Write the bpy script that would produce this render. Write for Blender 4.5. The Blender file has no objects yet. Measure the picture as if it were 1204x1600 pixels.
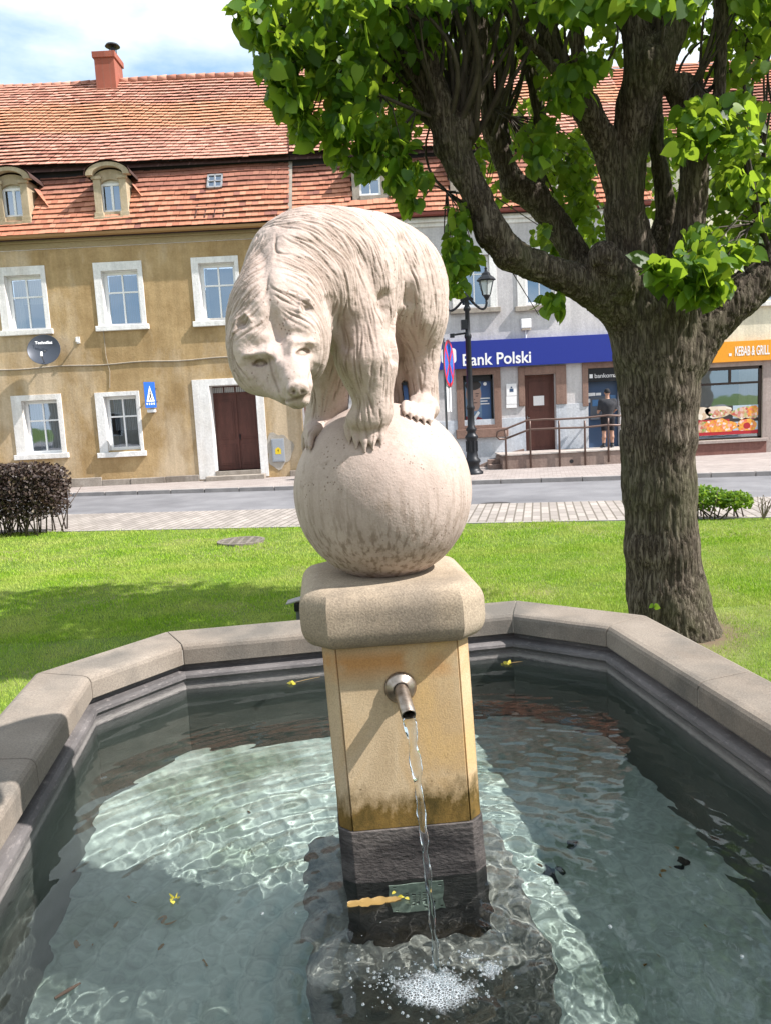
import bpy, bmesh, math, random
import numpy as np
from mathutils import Matrix, Vector, kdtree

sc = bpy.context.scene
C = sc.collection
rad = math.radians

# ------------------------------------------------------------------ camera
CAM_H = 2.0
_P, _R, _F = rad(7.6), rad(2.9), 1200.0
_fwd = Vector((0, math.cos(_P), -math.sin(_P)))
_u0 = Vector((0, math.sin(_P), math.cos(_P)))
_r0 = Vector((1, 0, 0))
_rt = _r0 * math.cos(_R) - _u0 * math.sin(_R)
_up = _r0 * math.sin(_R) + _u0 * math.cos(_R)
cam = bpy.data.cameras.new('camera')
cam_o = bpy.data.objects.new('camera', cam)
C.objects.link(cam_o)
_M = Matrix((_rt, _up, -_fwd)).transposed().to_4x4()
_M.translation = (0, 0, CAM_H)
cam_o.matrix_world = _M
cam.sensor_fit = 'VERTICAL'
cam.sensor_height = 24
cam.lens = 24 * _F / 1600
cam.clip_start = 0.05
cam.clip_end = 2000
sc.camera = cam_o

# ------------------------------------------------------------------ sun and sky
SUN_EL = rad(48)
SUN_TO = Vector((-.970 * math.cos(SUN_EL), .243 * math.cos(SUN_EL), -math.sin(SUN_EL)))
sun = bpy.data.lights.new('sun', 'SUN')
sun.energy = 5.0
sun.angle = rad(.55)
sun.color = (1.0, .94, .90)
sun.cycles.is_caustics_light = True
sun_o = bpy.data.objects.new('sun', sun)
C.objects.link(sun_o)
sun_o.rotation_euler = SUN_TO.to_track_quat('-Z', 'Y').to_euler()
sun_o.location = (8, -2, 12)

world = bpy.data.worlds.new('World')
sc.world = world
world.use_nodes = True
wt = world.node_tree
bg = wt.nodes['Background']
sky = wt.nodes.new('ShaderNodeTexSky')
sky.sky_type = 'NISHITA'
sky.sun_disc = False
sky.sun_elevation = SUN_EL
sky.sun_rotation = math.atan2(.970, -.243)
sky.air_density = 1.0
sky.dust_density = .6
sky.ozone_density = 1.2
tc = wt.nodes.new('ShaderNodeTexCoord')
mp = wt.nodes.new('ShaderNodeMapping')
mp.inputs['Scale'].default_value = (1.0, 1.0, 2.6)
mp.inputs['Location'].default_value = (1.2, .37, .15)
cn = wt.nodes.new('ShaderNodeTexNoise')
cn.inputs['Scale'].default_value = 2.3
cn.inputs['Detail'].default_value = 7
cn.inputs['Roughness'].default_value = .55
cr = wt.nodes.new('ShaderNodeValToRGB')
cr.color_ramp.elements[0].position = .36
cr.color_ramp.elements[1].position = .58
mx = wt.nodes.new('ShaderNodeMix')
mx.data_type = 'RGBA'
mx.inputs[7].default_value = (8.6, 9.0, 9.4, 1)
wt.links.new(tc.outputs['Generated'], mp.inputs[0])
wt.links.new(mp.outputs[0], cn.inputs['Vector'])
wt.links.new(cn.outputs[0], cr.inputs[0])
wt.links.new(cr.outputs[0], mx.inputs[0])
hz = wt.nodes.new('ShaderNodeMix')
hz.data_type = 'RGBA'
hz.inputs[0].default_value = .42
hz.inputs[7].default_value = (2.9, 5.7, 8.0, 1)
wt.links.new(sky.outputs[0], hz.inputs[6])
wt.links.new(hz.outputs[2], mx.inputs[6])
wt.links.new(mx.outputs[2], bg.inputs[0])
bg.inputs[1].default_value = .09

sc.view_settings.view_transform = 'Standard'
sc.view_settings.look = 'None'
sc.view_settings.exposure = .88
sc.view_settings.gamma = 1
cy = sc.cycles
cy.max_bounces = 8
cy.diffuse_bounces = 3
cy.glossy_bounces = 4
cy.transmission_bounces = 8
cy.transparent_max_bounces = 12
cy.use_denoising = True
cy.sample_clamp_indirect = 6

# ------------------------------------------------------------------ pixels of the photograph (1204 x 1600) to points
def ray(px, py):
    return _fwd + _rt * ((px - 602) / _F) + _up * ((800 - py) / _F)
def at(px, py, Y):
    d = ray(px, py)
    return Vector((0, 0, CAM_H)) + d * (Y / d.y)
def atz(px, py, z):
    d = ray(px, py)
    return Vector((0, 0, CAM_H)) + d * ((z - CAM_H) / d.z)
def pix(p):
    v = Vector(p) - Vector((0, 0, CAM_H))
    z = v.dot(_fwd)
    return 602 + _F * v.dot(_rt) / z, 800 - _F * v.dot(_up) / z

# ------------------------------------------------------------------ materials
def nd(nt, typ, ins=None, **at_):
    n = nt.nodes.new(typ)
    for k, v in at_.items():
        setattr(n, k, v)
    for k, v in (ins or {}).items():
        s = n.inputs[k]
        if isinstance(v, bpy.types.NodeSocket):
            nt.links.new(v, s)
        elif isinstance(v, bpy.types.Node):
            nt.links.new(v.outputs[0], s)
        else:
            s.default_value = v
    return n
def rgba(c):
    return (c[0], c[1], c[2], 1)
def base_mat(name):
    m = bpy.data.materials.new(name)
    m.use_nodes = True
    nt = m.node_tree
    return m, nt, nt.nodes['Principled BSDF']
def coords(nt, stretch=(1, 1, 1), rot=(0, 0, 0)):
    t = nd(nt, 'ShaderNodeTexCoord')
    return nd(nt, 'ShaderNodeMapping', {'Vector': t.outputs['Object'], 'Scale': stretch, 'Rotation': rot})
def noise(nt, vec, scale, detail=5, rough=.55, dist=0):
    return nd(nt, 'ShaderNodeTexNoise', {'Vector': vec, 'Scale': scale, 'Detail': detail, 'Roughness': rough, 'Distortion': dist})
def ramp(nt, fac, stops):
    r = nd(nt, 'ShaderNodeValToRGB', {'Fac': fac})
    e = r.color_ramp.elements
    while len(e) < len(stops):
        e.new(.5)
    for el, (p, c) in zip(e, stops):
        el.position = p
        el.color = rgba(c) if not isinstance(c, (int, float)) else (c, c, c, 1)
    return r
def mixc(nt, fac, a, b, mode='MIX'):
    m = nd(nt, 'ShaderNodeMix', data_type='RGBA', blend_type=mode)
    for idx, v in ((0, fac), (6, a), (7, b)):
        if isinstance(v, (bpy.types.Node,)):
            v = v.outputs[0]
        if isinstance(v, bpy.types.NodeSocket):
            nt.links.new(v, m.inputs[idx])
        elif isinstance(v, (int, float)):
            m.inputs[idx].default_value = v
        else:
            m.inputs[idx].default_value = rgba(v)
    return m.outputs[2]
def math_(nt, op, a, b=None, c=None):
    n = nd(nt, 'ShaderNodeMath', operation=op)
    for i, v in enumerate((a, b, c)):
        if v is None:
            continue
        if isinstance(v, bpy.types.Node):
            v = v.outputs[0]
        if isinstance(v, bpy.types.NodeSocket):
            nt.links.new(v, n.inputs[i])
        else:
            n.inputs[i].default_value = v
    return n.outputs[0]
def bump(nt, b, h, strength=.4, dist=.01):
    n = nd(nt, 'ShaderNodeBump', {'Height': h, 'Strength': strength, 'Distance': dist})
    nt.links.new(n.outputs[0], b.inputs['Normal'])
    return n
def mat(name, ca, cb, scale=6, rough=.85, stretch=(1, 1, 1), fine=60, fine_amt=.25, bmp=.3, bd=.004, metal=0, spec=.3, cc=None, cscale=1.2, lo=.35, hi=.65):
    """two tones by noise, a finer speckle, an optional broad stain tone, and bump from the fine noise"""
    m, nt, b = base_mat(name)
    v = coords(nt, stretch)
    n1 = noise(nt, v, scale)
    col = ramp(nt, n1, [(lo, ca), (hi, cb)]).outputs[0]
    if cc is not None:
        n3 = noise(nt, v, cscale, 4, .6)
        col = mixc(nt, ramp(nt, n3, [(.48, 0.), (.66, 1.)]).outputs[0], col, cc)
    n2 = noise(nt, v, fine, 3, .6)
    f = ramp(nt, n2, [(.3, 1 - fine_amt), (.7, 1 + 0.)]).outputs[0]
    col = mixc(nt, 1.0, col, f, 'MULTIPLY')
    nt.links.new(col, b.inputs['Base Color'])
    b.inputs['Roughness'].default_value = rough
    b.inputs['Metallic'].default_value = metal
    b.inputs['Specular IOR Level'].default_value = spec
    if bmp:
        h = math_(nt, 'ADD', math_(nt, 'MULTIPLY', n1, .6), n2)
        bump(nt, b, h, bmp, bd)
    return m
def plain(name, c, rough=.6, metal=0, spec=.4):
    m, nt, b = base_mat(name)
    v = coords(nt)
    n = noise(nt, v, 35, 3)
    col = mixc(nt, 1.0, rgba(c)[:3], ramp(nt, n, [(.3, .86), (.7, 1.)]).outputs[0], 'MULTIPLY')
    nt.links.new(col, b.inputs['Base Color'])
    b.inputs['Roughness'].default_value = rough
    b.inputs['Metallic'].default_value = metal
    b.inputs['Specular IOR Level'].default_value = spec
    return m

# ------------------------------------------------------------------ meshes and objects
class MB:
    """collects shapes, links them as one mesh object"""
    def __init__(s):
        s.v, s.f = [], []
    def add(s, vs, fs):
        k = len(s.v)
        s.v += [tuple(p) for p in vs]
        s.f += [tuple(i + k for i in f) for f in fs]
        return s
    def box(s, x0, x1, y0, y1, z0, z1):
        v = [(x, y, z) for x in (x0, x1) for y in (y0, y1) for z in (z0, z1)]
        return s.add(v, [(0, 1, 3, 2), (4, 6, 7, 5), (0, 4, 5, 1), (2, 3, 7, 6), (0, 2, 6, 4), (1, 5, 7, 3)])
    def prism(s, poly, axis, a, b):
        """poly in the two other axes, extruded along axis from a to b"""
        def p3(p, t):
            return {'x': (t, p[0], p[1]), 'y': (p[0], t, p[1]), 'z': (p[0], p[1], t)}[axis]
        n = len(poly)
        v = [p3(p, a) for p in poly] + [p3(p, b) for p in poly]
        f = [tuple(range(n))[::-1], tuple(range(n, 2 * n))] + [(i, (i + 1) % n, n + (i + 1) % n, n + i) for i in range(n)]
        return s.add(v, f)
    def tube(s, pts, r, n=8, caps=True):
        pts = [Vector(p) for p in pts]
        rs = r if isinstance(r, (list, tuple)) else [r] * len(pts)
        k = len(s.v)
        ref = None
        for i, p in enumerate(pts):
            t = (pts[min(i + 1, len(pts) - 1)] - pts[max(i - 1, 0)]).normalized()
            if ref is None:
                ref = t.orthogonal().normalized()
            ref = (ref - t * ref.dot(t))
            ref = ref.normalized() if ref.length > 1e-6 else t.orthogonal().normalized()
            bt = t.cross(ref)
            for j in range(n):
                a = 2 * math.pi * j / n
                s.v.append(tuple(p + (ref * math.cos(a) + bt * math.sin(a)) * rs[i]))
        for i in range(len(pts) - 1):
            for j in range(n):
                a, b = k + i * n + j, k + i * n + (j + 1) % n
                s.f.append((a, b, b + n, a + n))
        if caps:
            s.f.append(tuple(range(k, k + n))[::-1])
            e = k + (len(pts) - 1) * n
            s.f.append(tuple(range(e, e + n)))
        return s
    def lathe(s, prof, c=(0, 0, 0), n=24, ax=None):
        """prof = [(r, h)] turned about the axis ax (default z) through c"""
        ax = Vector(ax or (0, 0, 1)).normalized()
        e1 = ax.orthogonal().normalized()
        e2 = ax.cross(e1)
        k = len(s.v)
        c = Vector(c)
        for r, h in prof:
            for j in range(n):
                a = 2 * math.pi * j / n
                s.v.append(tuple(c + ax * h + (e1 * math.cos(a) + e2 * math.sin(a)) * max(r, 1e-5)))
        for i in range(len(prof) - 1):
            for j in range(n):
                a, b = k + i * n + j, k + i * n + (j + 1) % n
                s.f.append((a, b, b + n, a + n))
        return s
    def build(s, name, m, parent=None, smooth=False, bevel=0, recalc=True, tf=None):
        me = bpy.data.meshes.new(name)
        v = [tf(p) for p in s.v] if tf else s.v
        me.from_pydata(v, [], s.f)
        me.validate()
        me.materials.append(m)
        if recalc:
            bm = bmesh.new()
            bm.from_mesh(me)
            bmesh.ops.recalc_face_normals(bm, faces=bm.faces)
            bm.to_mesh(me)
            bm.free()
        o = link(name, me, parent)
        if smooth:
            me.shade_smooth()
        if bevel:
            md = o.modifiers.new('bevel', 'BEVEL')
            md.width = bevel
            md.segments = 2
            md.limit_method = 'ANGLE'
            md.angle_limit = rad(35)
        return o
def link(name, data, parent=None):
    o = bpy.data.objects.new(name, data)
    C.objects.link(o)
    if parent is not None:
        o.parent = parent
        o.matrix_parent_inverse = inv_of(parent)
    return o
_world = {}
def inv_of(p):
    return _world.get(p.name, Matrix.Identity(4)).inverted()
def thing(name, label, cat, loc=(0, 0, 0), group=None):
    o = bpy.data.objects.new(name, None)
    C.objects.link(o)
    o.location = loc
    o.empty_display_size = .1
    _world[o.name] = Matrix.Translation(loc)
    o['label'] = label
    o['category'] = cat
    if group:
        o['group'] = group
    return o
def tag(o, label=None, cat=None, group=None, kind=None):
    for k, v in (('label', label), ('category', cat), ('group', group), ('kind', kind)):
        if v:
            o[k] = v
    return o
def np_mesh(name, V, Fq, m, parent=None, smooth=True):
    me = bpy.data.meshes.new(name)
    V = np.asarray(V, dtype=np.float32)
    Fq = np.asarray(Fq, dtype=np.int32)
    nv, (nf, k) = len(V), Fq.shape
    me.vertices.add(nv)
    me.vertices.foreach_set('co', V.ravel())
    me.loops.add(nf * k)
    me.loops.foreach_set('vertex_index', Fq.ravel())
    me.polygons.add(nf)
    me.polygons.foreach_set('loop_start', np.arange(0, nf * k, k, dtype=np.int32))
    me.polygons.foreach_set('loop_total', np.full(nf, k, dtype=np.int32))
    me.update(calc_edges=True)
    me.validate()
    me.materials.append(m)
    if smooth:
        me.shade_smooth()
    return link(name, me, parent)
def text(body, p, size, m, parent, name='lettering', rot=(math.pi / 2, 0, 0), ext=.004, align='LEFT', sx=1.0, bold=0.0):
    cu = bpy.data.curves.new(name, 'FONT')
    cu.body = body
    cu.size = size
    cu.extrude = ext
    cu.offset = bold
    cu.align_x = align
    cu.materials.append(m)
    o = bpy.data.objects.new('tmp', cu)
    dg = bpy.context.evaluated_depsgraph_get()
    C.objects.link(o)
    dg.update()
    me = bpy.data.meshes.new_from_object(o.evaluated_get(dg))
    bpy.data.objects.remove(o)
    T = Matrix.Translation(p) @ Matrix.Rotation(rot[2], 4, 'Z') @ Matrix.Rotation(rot[0], 4, 'X') @ Matrix.Diagonal((sx, 1, 1, 1))
    me.transform(T)
    if not me.materials:
        me.materials.append(m)
    return link(name, me, parent)

# ------------------------------------------------------------------ value noise and implicit surfaces (numpy)
_rng = np.random.default_rng(7)
_lat = _rng.random((64, 64, 64)).astype(np.float32)
def vnoise(P):
    P = np.asarray(P, dtype=np.float32)
    i = np.floor(P).astype(np.int32)
    f = P - i
    f = f * f * (3 - 2 * f)
    r = 0
    for a in (0, 1):
        for b in (0, 1):
            for c in (0, 1):
                w = (f[..., 0] if a else 1 - f[..., 0]) * (f[..., 1] if b else 1 - f[..., 1]) * (f[..., 2] if c else 1 - f[..., 2])
                r = r + w * _lat[(i[..., 0] + a) & 63, (i[..., 1] + b) & 63, (i[..., 2] + c) & 63]
    return r * 2 - 1
def fbm(P, o=3):
    s, a, t = 0, 1., 0.
    P = np.asarray(P, dtype=np.float32)
    for k in range(o):
        s = s + a * vnoise(P * (2.03 ** k) + 11.3 * k)
        t += a
        a *= .5
    return s / t
class Field:
    """signed distance field on a grid with smooth unions, meshed with surface nets"""
    def __init__(s, lo, hi, h):
        s.lo, s.h = np.array(lo, np.float32), h
        s.n = np.ceil((np.array(hi) - np.array(lo)) / h).astype(int) + 1
        s.d = np.full(tuple(s.n), 1.0, np.float32)
    def sub_(s, lo, hi):
        a = np.clip(np.floor((np.array(lo) - s.lo) / s.h).astype(int), 0, s.n - 1)
        b = np.clip(np.ceil((np.array(hi) - s.lo) / s.h).astype(int) + 1, 1, s.n)
        sl = tuple(slice(x, y) for x, y in zip(a, b))
        g = np.stack(np.meshgrid(*[s.lo[i] + s.h * np.arange(a[i], b[i], dtype=np.float32) for i in range(3)], indexing='ij'), -1)
        return sl, g
    def _op(s, sl, d, k, sub):
        o = s.d[sl]
        if o.size == 0:
            return
        if sub:
            h = np.maximum(k - np.abs(-d - o), 0) / k
            s.d[sl] = np.maximum(o, -d) + h * h * k * .25
        else:
            h = np.maximum(k - np.abs(d - o), 0) / k
            s.d[sl] = np.minimum(o, d) - h * h * k * .25
    def cone(s, p, q, r0, r1, k=.02, sub=False):
        p, q = np.array(p, np.float32), np.array(q, np.float32)
        m = max(r0, r1) + k * 1.5 + s.h * 2
        sl, g = s.sub_(np.minimum(p, q) - m, np.maximum(p, q) + m)
        ab = q - p
        t = np.clip(((g - p) @ ab) / max(float(ab @ ab), 1e-9), 0, 1)
        d = np.linalg.norm(g - p - t[..., None] * ab, axis=-1) - (r0 + (r1 - r0) * t)
        s._op(sl, d, k, sub)
    def ell(s, c, r, k=.02, rot=None, sub=False):
        c = np.array(c, np.float32)
        r = np.array(r if hasattr(r, '__len__') else (r, r, r), np.float32)
        m = r.max() + k * 1.5 + s.h * 2
        sl, g = s.sub_(c - m, c + m)
        q = g - c
        if rot is not None:
            q = q @ np.array(rot, np.float32)
        k0 = np.linalg.norm(q / r, axis=-1)
        k1 = np.linalg.norm(q / (r * r), axis=-1)
        s._op(sl, k0 * (k0 - 1) / np.maximum(k1, 1e-6), k, sub)
    def mesh(s):
        d = s.d
        ins = d < 0
        nx, ny, nz = d.shape
        cnt = np.zeros((nx - 1, ny - 1, nz - 1), np.int8)
        for a in (0, 1):
            for b in (0, 1):
                for c in (0, 1):
                    cnt += ins[a:nx - 1 + a, b:ny - 1 + b, c:nz - 1 + c]
        act = (cnt > 0) & (cnt < 8)
        idx = np.full(act.shape, -1, np.int32)
        cells = np.argwhere(act)
        idx[act] = np.arange(len(cells))
        acc = np.zeros((len(cells), 3), np.float32)
        num = np.zeros(len(cells), np.float32)
        corner = [(a, b, c) for a in (0, 1) for b in (0, 1) for c in (0, 1)]
        for A in corner:
            for ax in range(3):
                if A[ax]:
                    continue
                B = list(A)
                B[ax] = 1
                da = d[cells[:, 0] + A[0], cells[:, 1] + A[1], cells[:, 2] + A[2]]
                db = d[cells[:, 0] + B[0], cells[:, 1] + B[1], cells[:, 2] + B[2]]
                x = (da < 0) != (db < 0)
                t = np.where(x, da / np.where(x, da - db, 1), 0)
                P = np.tile(np.array(A, np.float32), (len(cells), 1))
                P[:, ax] = t
                acc += P * x[:, None]
                num += x
        V = (cells + acc / num[:, None]) * s.h + s.lo
        quads = []
        for ax in range(3):
            b_, c_ = (ax + 1) % 3, (ax + 2) % 3
            s0 = [slice(1, -1)] * 3
            s1 = [slice(1, -1)] * 3
            s0[ax] = slice(0, -1)
            s1[ax] = slice(1, None)
            i0, i1 = ins[tuple(s0)], ins[tuple(s1)]
            e = np.argwhere(i0 != i1)
            off = np.ones(3, int)
            off[ax] = 0
            e = e + off
            fl = ins[e[:, 0], e[:, 1], e[:, 2]]
            def cell(db, dc):
                q = e.copy()
                q[:, b_] -= db
                q[:, c_] -= dc
                return idx[q[:, 0], q[:, 1], q[:, 2]]
            q = np.stack([cell(1, 1), cell(0, 1), cell(0, 0), cell(1, 0)], 1)
            q[~fl] = q[~fl][:, ::-1]
            quads.append(q)
        Q = np.concatenate(quads)
        Q = Q[(Q >= 0).all(1)]
        return V.astype(np.float32), Q
def normals(V, Q):
    a, b = V[Q[:, 2]] - V[Q[:, 0]], V[Q[:, 3]] - V[Q[:, 1]]
    fn = np.cross(a, b)
    N = np.zeros_like(V)
    for k in range(4):
        np.add.at(N, Q[:, k], fn)
    return N / np.maximum(np.linalg.norm(N, axis=1, keepdims=True), 1e-9)
# ================================================================== ground, road, pavements
m_soil = mat('soil_green', (.10, .17, .02), (.16, .24, .035), 3, .95, fine=90, fine_amt=.5, bmp=.5, bd=.01, cc=(.24, .24, .09), cscale=.7)
_nt = m_soil.node_tree
_b = _nt.nodes['Principled BSDF']
_old = _b.inputs['Base Color'].links[0].from_socket
_t = nd(_nt, 'ShaderNodeTexCoord')
TRUNK_AT = (2.42, 6.36)
_d = nd(_nt, 'ShaderNodeVectorMath', {0: _t.outputs['Object'], 1: (TRUNK_AT[0], TRUNK_AT[1], 0)}, operation='DISTANCE')
_w = math_(_nt, 'ADD', _d.outputs['Value'], math_(_nt, 'MULTIPLY', noise(_nt, _t.outputs['Object'], 5, 4), .5))
_nt.links.new(mixc(_nt, nd(_nt, 'ShaderNodeMapRange', {0: _w, 1: 1.0, 2: .62}).outputs[0], _old, (.14, .10, .065)), _b.inputs['Base Color'])
m_asph = mat('asphalt', (.185, .185, .195), (.24, .24, .25), 1.2, .9, fine=160, fine_amt=.25, bmp=.25, bd=.003, spec=.2, cc=(.15, .15, .16), cscale=.35)
m_kerb = mat('kerb_stone', (.30, .28, .27), (.40, .37, .35), 3, .9, fine=60, bmp=.2)
def brick_mat(name, a, b, mortar, w, h, rot=0.0, rowoff=.5, ms=.06):
    m, nt, p = base_mat(name)
    v = coords(nt, rot=(0, 0, rot))
    br = nd(nt, 'ShaderNodeTexBrick', {'Vector': v.outputs[0], 'Color1': rgba(a), 'Color2': rgba(b), 'Mortar': rgba(mortar), 'Scale': 1.0, 'Mortar Size': ms * h, 'Brick Width': w, 'Row Height': h, 'Mortar Smooth': .2}, offset=rowoff)
    n = noise(nt, v, 1.4, 5)
    n2 = noise(nt, v, 70, 3)
    c = mixc(nt, .7, br.outputs[0], ramp(nt, n, [(.3, .72), (.7, 1.)]).outputs[0], 'MULTIPLY')
    c = mixc(nt, .5, c, ramp(nt, n2, [(.3, .8), (.7, 1.)]).outputs[0], 'MULTIPLY')
    nt.links.new(c, p.inputs['Base Color'])
    p.inputs['Roughness'].default_value = .9
    p.inputs['Specular IOR Level'].default_value = .2
    bump(nt, p, math_(nt, 'SUBTRACT', n2, br.outputs[1]), .4, .006)
    return m
YAW = rad(-11.5)
m_pave = brick_mat('pavement_blocks', (.33, .29, .27), (.41, .365, .34), (.22, .19, .175), .22, .11, -YAW)
m_strip = brick_mat('parking_bay_blocks', (.30, .27, .245), (.41, .37, .335), (.17, .15, .125), .46, .155, -YAW + math.pi / 2, .5, .10)
def sheet(name, pts, z, m):
    return tag(MB().add([(x, y, z) for x, y in pts], [tuple(range(len(pts)))]).build(name, m), kind='structure')
# street lines run at YAW to the x axis: y = y0 + tan(YAW) * x
ty = math.tan(YAW)
def line(y0, x):
    return y0 + ty * x
LAWN, ROAD0, ROAD1 = 13.27, 15.93, 20.13
X0, X1 = -60, 60
_b = rad(8.5)
def _uv(u, v):
    u, v = u + .46, v + 2.785
    return (u * math.cos(_b) - v * math.sin(_b), u * math.sin(_b) + v * math.cos(_b), -.05)
_i = [_uv(u, v) for u, v in ((-1.75, -2.2), (1.75, -2.2), (1.75, 2.2), (-1.75, 2.2))]
_o = [(-400, -400, -.05), (400, -400, -.05), (400, 600, -.05), (-400, 600, -.05)]
tag(MB().add(_i + _o, [(k, 4 + k, 4 + (k + 1) % 4, (k + 1) % 4) for k in range(4)]).build('ground', m_soil), kind='structure')
def band(name, y0, y1, z, m):
    return sheet(name, [(X0, line(y0, X0)), (X1, line(y0, X1)), (X1, line(y1, X1)), (X0, line(y1, X0))], z, m)
band('parking_strip', LAWN, ROAD0, -.006, m_strip)
band('road', ROAD0, ROAD1, -.03, m_asph)
mb = MB()
for k in range(-40, 40):
    xa, xb = k * .99 + .01, (k + 1) * .99 - .012
    for (ya, yb, z0, z1) in ((ROAD1, ROAD1 + .15, -.1, .085),):
        mb.add([(x, line(y, x), z) for x in (xa, xb) for y in (ya, yb) for z in (z0, z1)], [(0, 1, 3, 2), (4, 6, 7, 5), (0, 4, 5, 1), (2, 3, 7, 6), (0, 2, 6, 4), (1, 5, 7, 3)])
tag(mb.build('kerb', m_kerb, bevel=.012), kind='structure')
mb = MB()
for k in range(-40, 40):
    xa, xb = k * .99 + .01, (k + 1) * .99 - .012
    mb.add([(x, line(y, x), z) for x in (xa, xb) for y in (LAWN - .07, LAWN) for z in (-.1, .015)], [(0, 1, 3, 2), (4, 6, 7, 5), (0, 4, 5, 1), (2, 3, 7, 6), (0, 2, 6, 4), (1, 5, 7, 3)])
tag(mb.build('edging', m_kerb), kind='structure')
sheet('pavement', [(X0, line(ROAD1 + .152, X0)), (X1, line(ROAD1 + .152, X1)), (X1, 40), (X0, 40)], .06, m_pave)
sheet('square_paving', [(-80, -60), (80, -60), (80, -6), (-80, -6)], -.02, m_pave)
# lawn sheet with gentle unevenness
nx, ny = 140, 90
gx, gy = np.meshgrid(np.linspace(-14, 14, nx), np.linspace(-4, 1, ny))
t_ = (gy + 4) / 5
far = LAWN - .075 + ty * gx
yy = -4 + t_ * (far + 4)
zz = .0 + .018 * fbm(np.stack([gx * .8, yy * .8, gx * 0], -1), 3) * np.clip((far - yy) / 1.2, 0, 1)
V = np.stack([gx, yy, zz], -1).reshape(-1, 3)
ii = np.arange(nx * ny).reshape(ny, nx)
Q = np.stack([ii[:-1, :-1], ii[:-1, 1:], ii[1:, 1:], ii[1:, :-1]], -1).reshape(-1, 4)
# cut away what lies under the basin
cx_, cy_ = V[Q].mean(1)[:, 0], V[Q].mean(1)[:, 1]
uu = cx_ * math.cos(rad(8.5)) + cy_ * math.sin(rad(8.5)) - .46
vv = -cx_ * math.sin(rad(8.5)) + cy_ * math.cos(rad(8.5)) - 2.785
Q = Q[~((abs(uu) < 1.62) & (abs(vv) < 2.07) & (abs(uu) + abs(vv) < 3.2))]
tag(np_mesh('lawn', V, Q, m_soil), kind='structure')

def in_basin(x, y, g=.30):
    u = x * math.cos(rad(8.5)) + y * math.sin(rad(8.5)) - .46
    v = -x * math.sin(rad(8.5)) + y * math.cos(rad(8.5)) - 2.785
    return (abs(u) < 1.51 + g) & (abs(v) < 1.97 + g) & (abs(u) + abs(v) < 1.51 + 1.97 - .45 + g * 1.414)
# grass blades: one mesh of stuff
m_grass, nt, b = base_mat('grass_blades')
v = coords(nt)
gi = nd(nt, 'ShaderNodeNewGeometry')
n1 = noise(nt, v, 1.1, 4, .6)
n2 = noise(nt, v, 9, 3)
c1 = ramp(nt, gi.outputs['Random Per Island'], [(0, (.165, .31, .022)), (.5, (.27, .46, .032)), (.93, (.41, .57, .055)), (1, (.55, .53, .24))]).outputs[0]
c2 = mixc(nt, ramp(nt, n1, [(.40, 0.), (.66, .75)]).outputs[0], c1, (.50, .55, .15))
c2 = mixc(nt, .5, c2, ramp(nt, n2, [(.3, .7), (.7, 1.)]).outputs[0], 'MULTIPLY')
nt.links.new(c2, b.inputs['Base Color'])
b.inputs['Roughness'].default_value = .6
b.inputs['Specular IOR Level'].default_value = .15
tr = nd(nt, 'ShaderNodeBsdfTranslucent', {'Color': c2})
ms_ = nd(nt, 'ShaderNodeMixShader', {0: .3, 1: b.outputs[0], 2: tr.outputs[0]})
nt.links.new(ms_.outputs[0], nt.nodes['Material Output'].inputs[0])
r_ = np.random.default_rng(3)
def blades(n, y0, y1, w, h):
    y = r_.uniform(y0, y1, n)
    x = r_.uniform(-1, 1, n) * (.62 * y + 1.6)
    ok = (y < LAWN - .10 + ty * x + r_.exponential(.035, n) + .05 * fbm(np.stack([x * 2.5, y * 0, x * 0], -1), 2)) & ~in_basin(x, y)
    dt = np.hypot(x - TRUNK_AT[0], y - TRUNK_AT[1]) + .25 * fbm(np.stack([x * 5, y * 5, x * 0], -1), 2)
    ok &= (dt > .34) & ((dt > .62) | (r_.random(n) < (dt - .34) / .28))
    # thin, worn places
    ok &= r_.random(n) < 1.15 + .9 * fbm(np.stack([x * 1.3, y * 1.3, x * 0 + 4], -1), 3)
    x, y = x[ok], y[ok]
    n = len(x)
    z = .0 + .018 * fbm(np.stack([x * .8, y * .8, x * 0], -1), 3) - .004
    a = r_.uniform(0, 2 * np.pi, n)
    hh = h * r_.uniform(.5, 1.25, n) * (1 + .35 * fbm(np.stack([x * 3, y * 3, x * 0], -1), 2))
    lean = r_.uniform(.1, .75, n) * hh
    la = r_.uniform(0, 2 * np.pi, n)
    dx, dy = np.cos(a) * w / 2, np.sin(a) * w / 2
    A = np.stack([x - dx, y - dy, z], -1)
    B = np.stack([x + dx, y + dy, z], -1)
    T = np.stack([x + np.cos(la) * lean, y + np.sin(la) * lean, z + hh], -1)
    return np.stack([A, B, T], 1).reshape(-1, 3)
Vg = np.concatenate([blades(230000, 3.2, 7.6, .005, .032), blades(210000, 7, 10.5, .009, .034), blades(140000, 10, 14.6, .014, .036)])
tag(np_mesh('grass', Vg, np.arange(len(Vg)).reshape(-1, 3), m_grass, smooth=False), kind='stuff', label='short green lawn grass between fountain and street', cat='grass')
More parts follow.
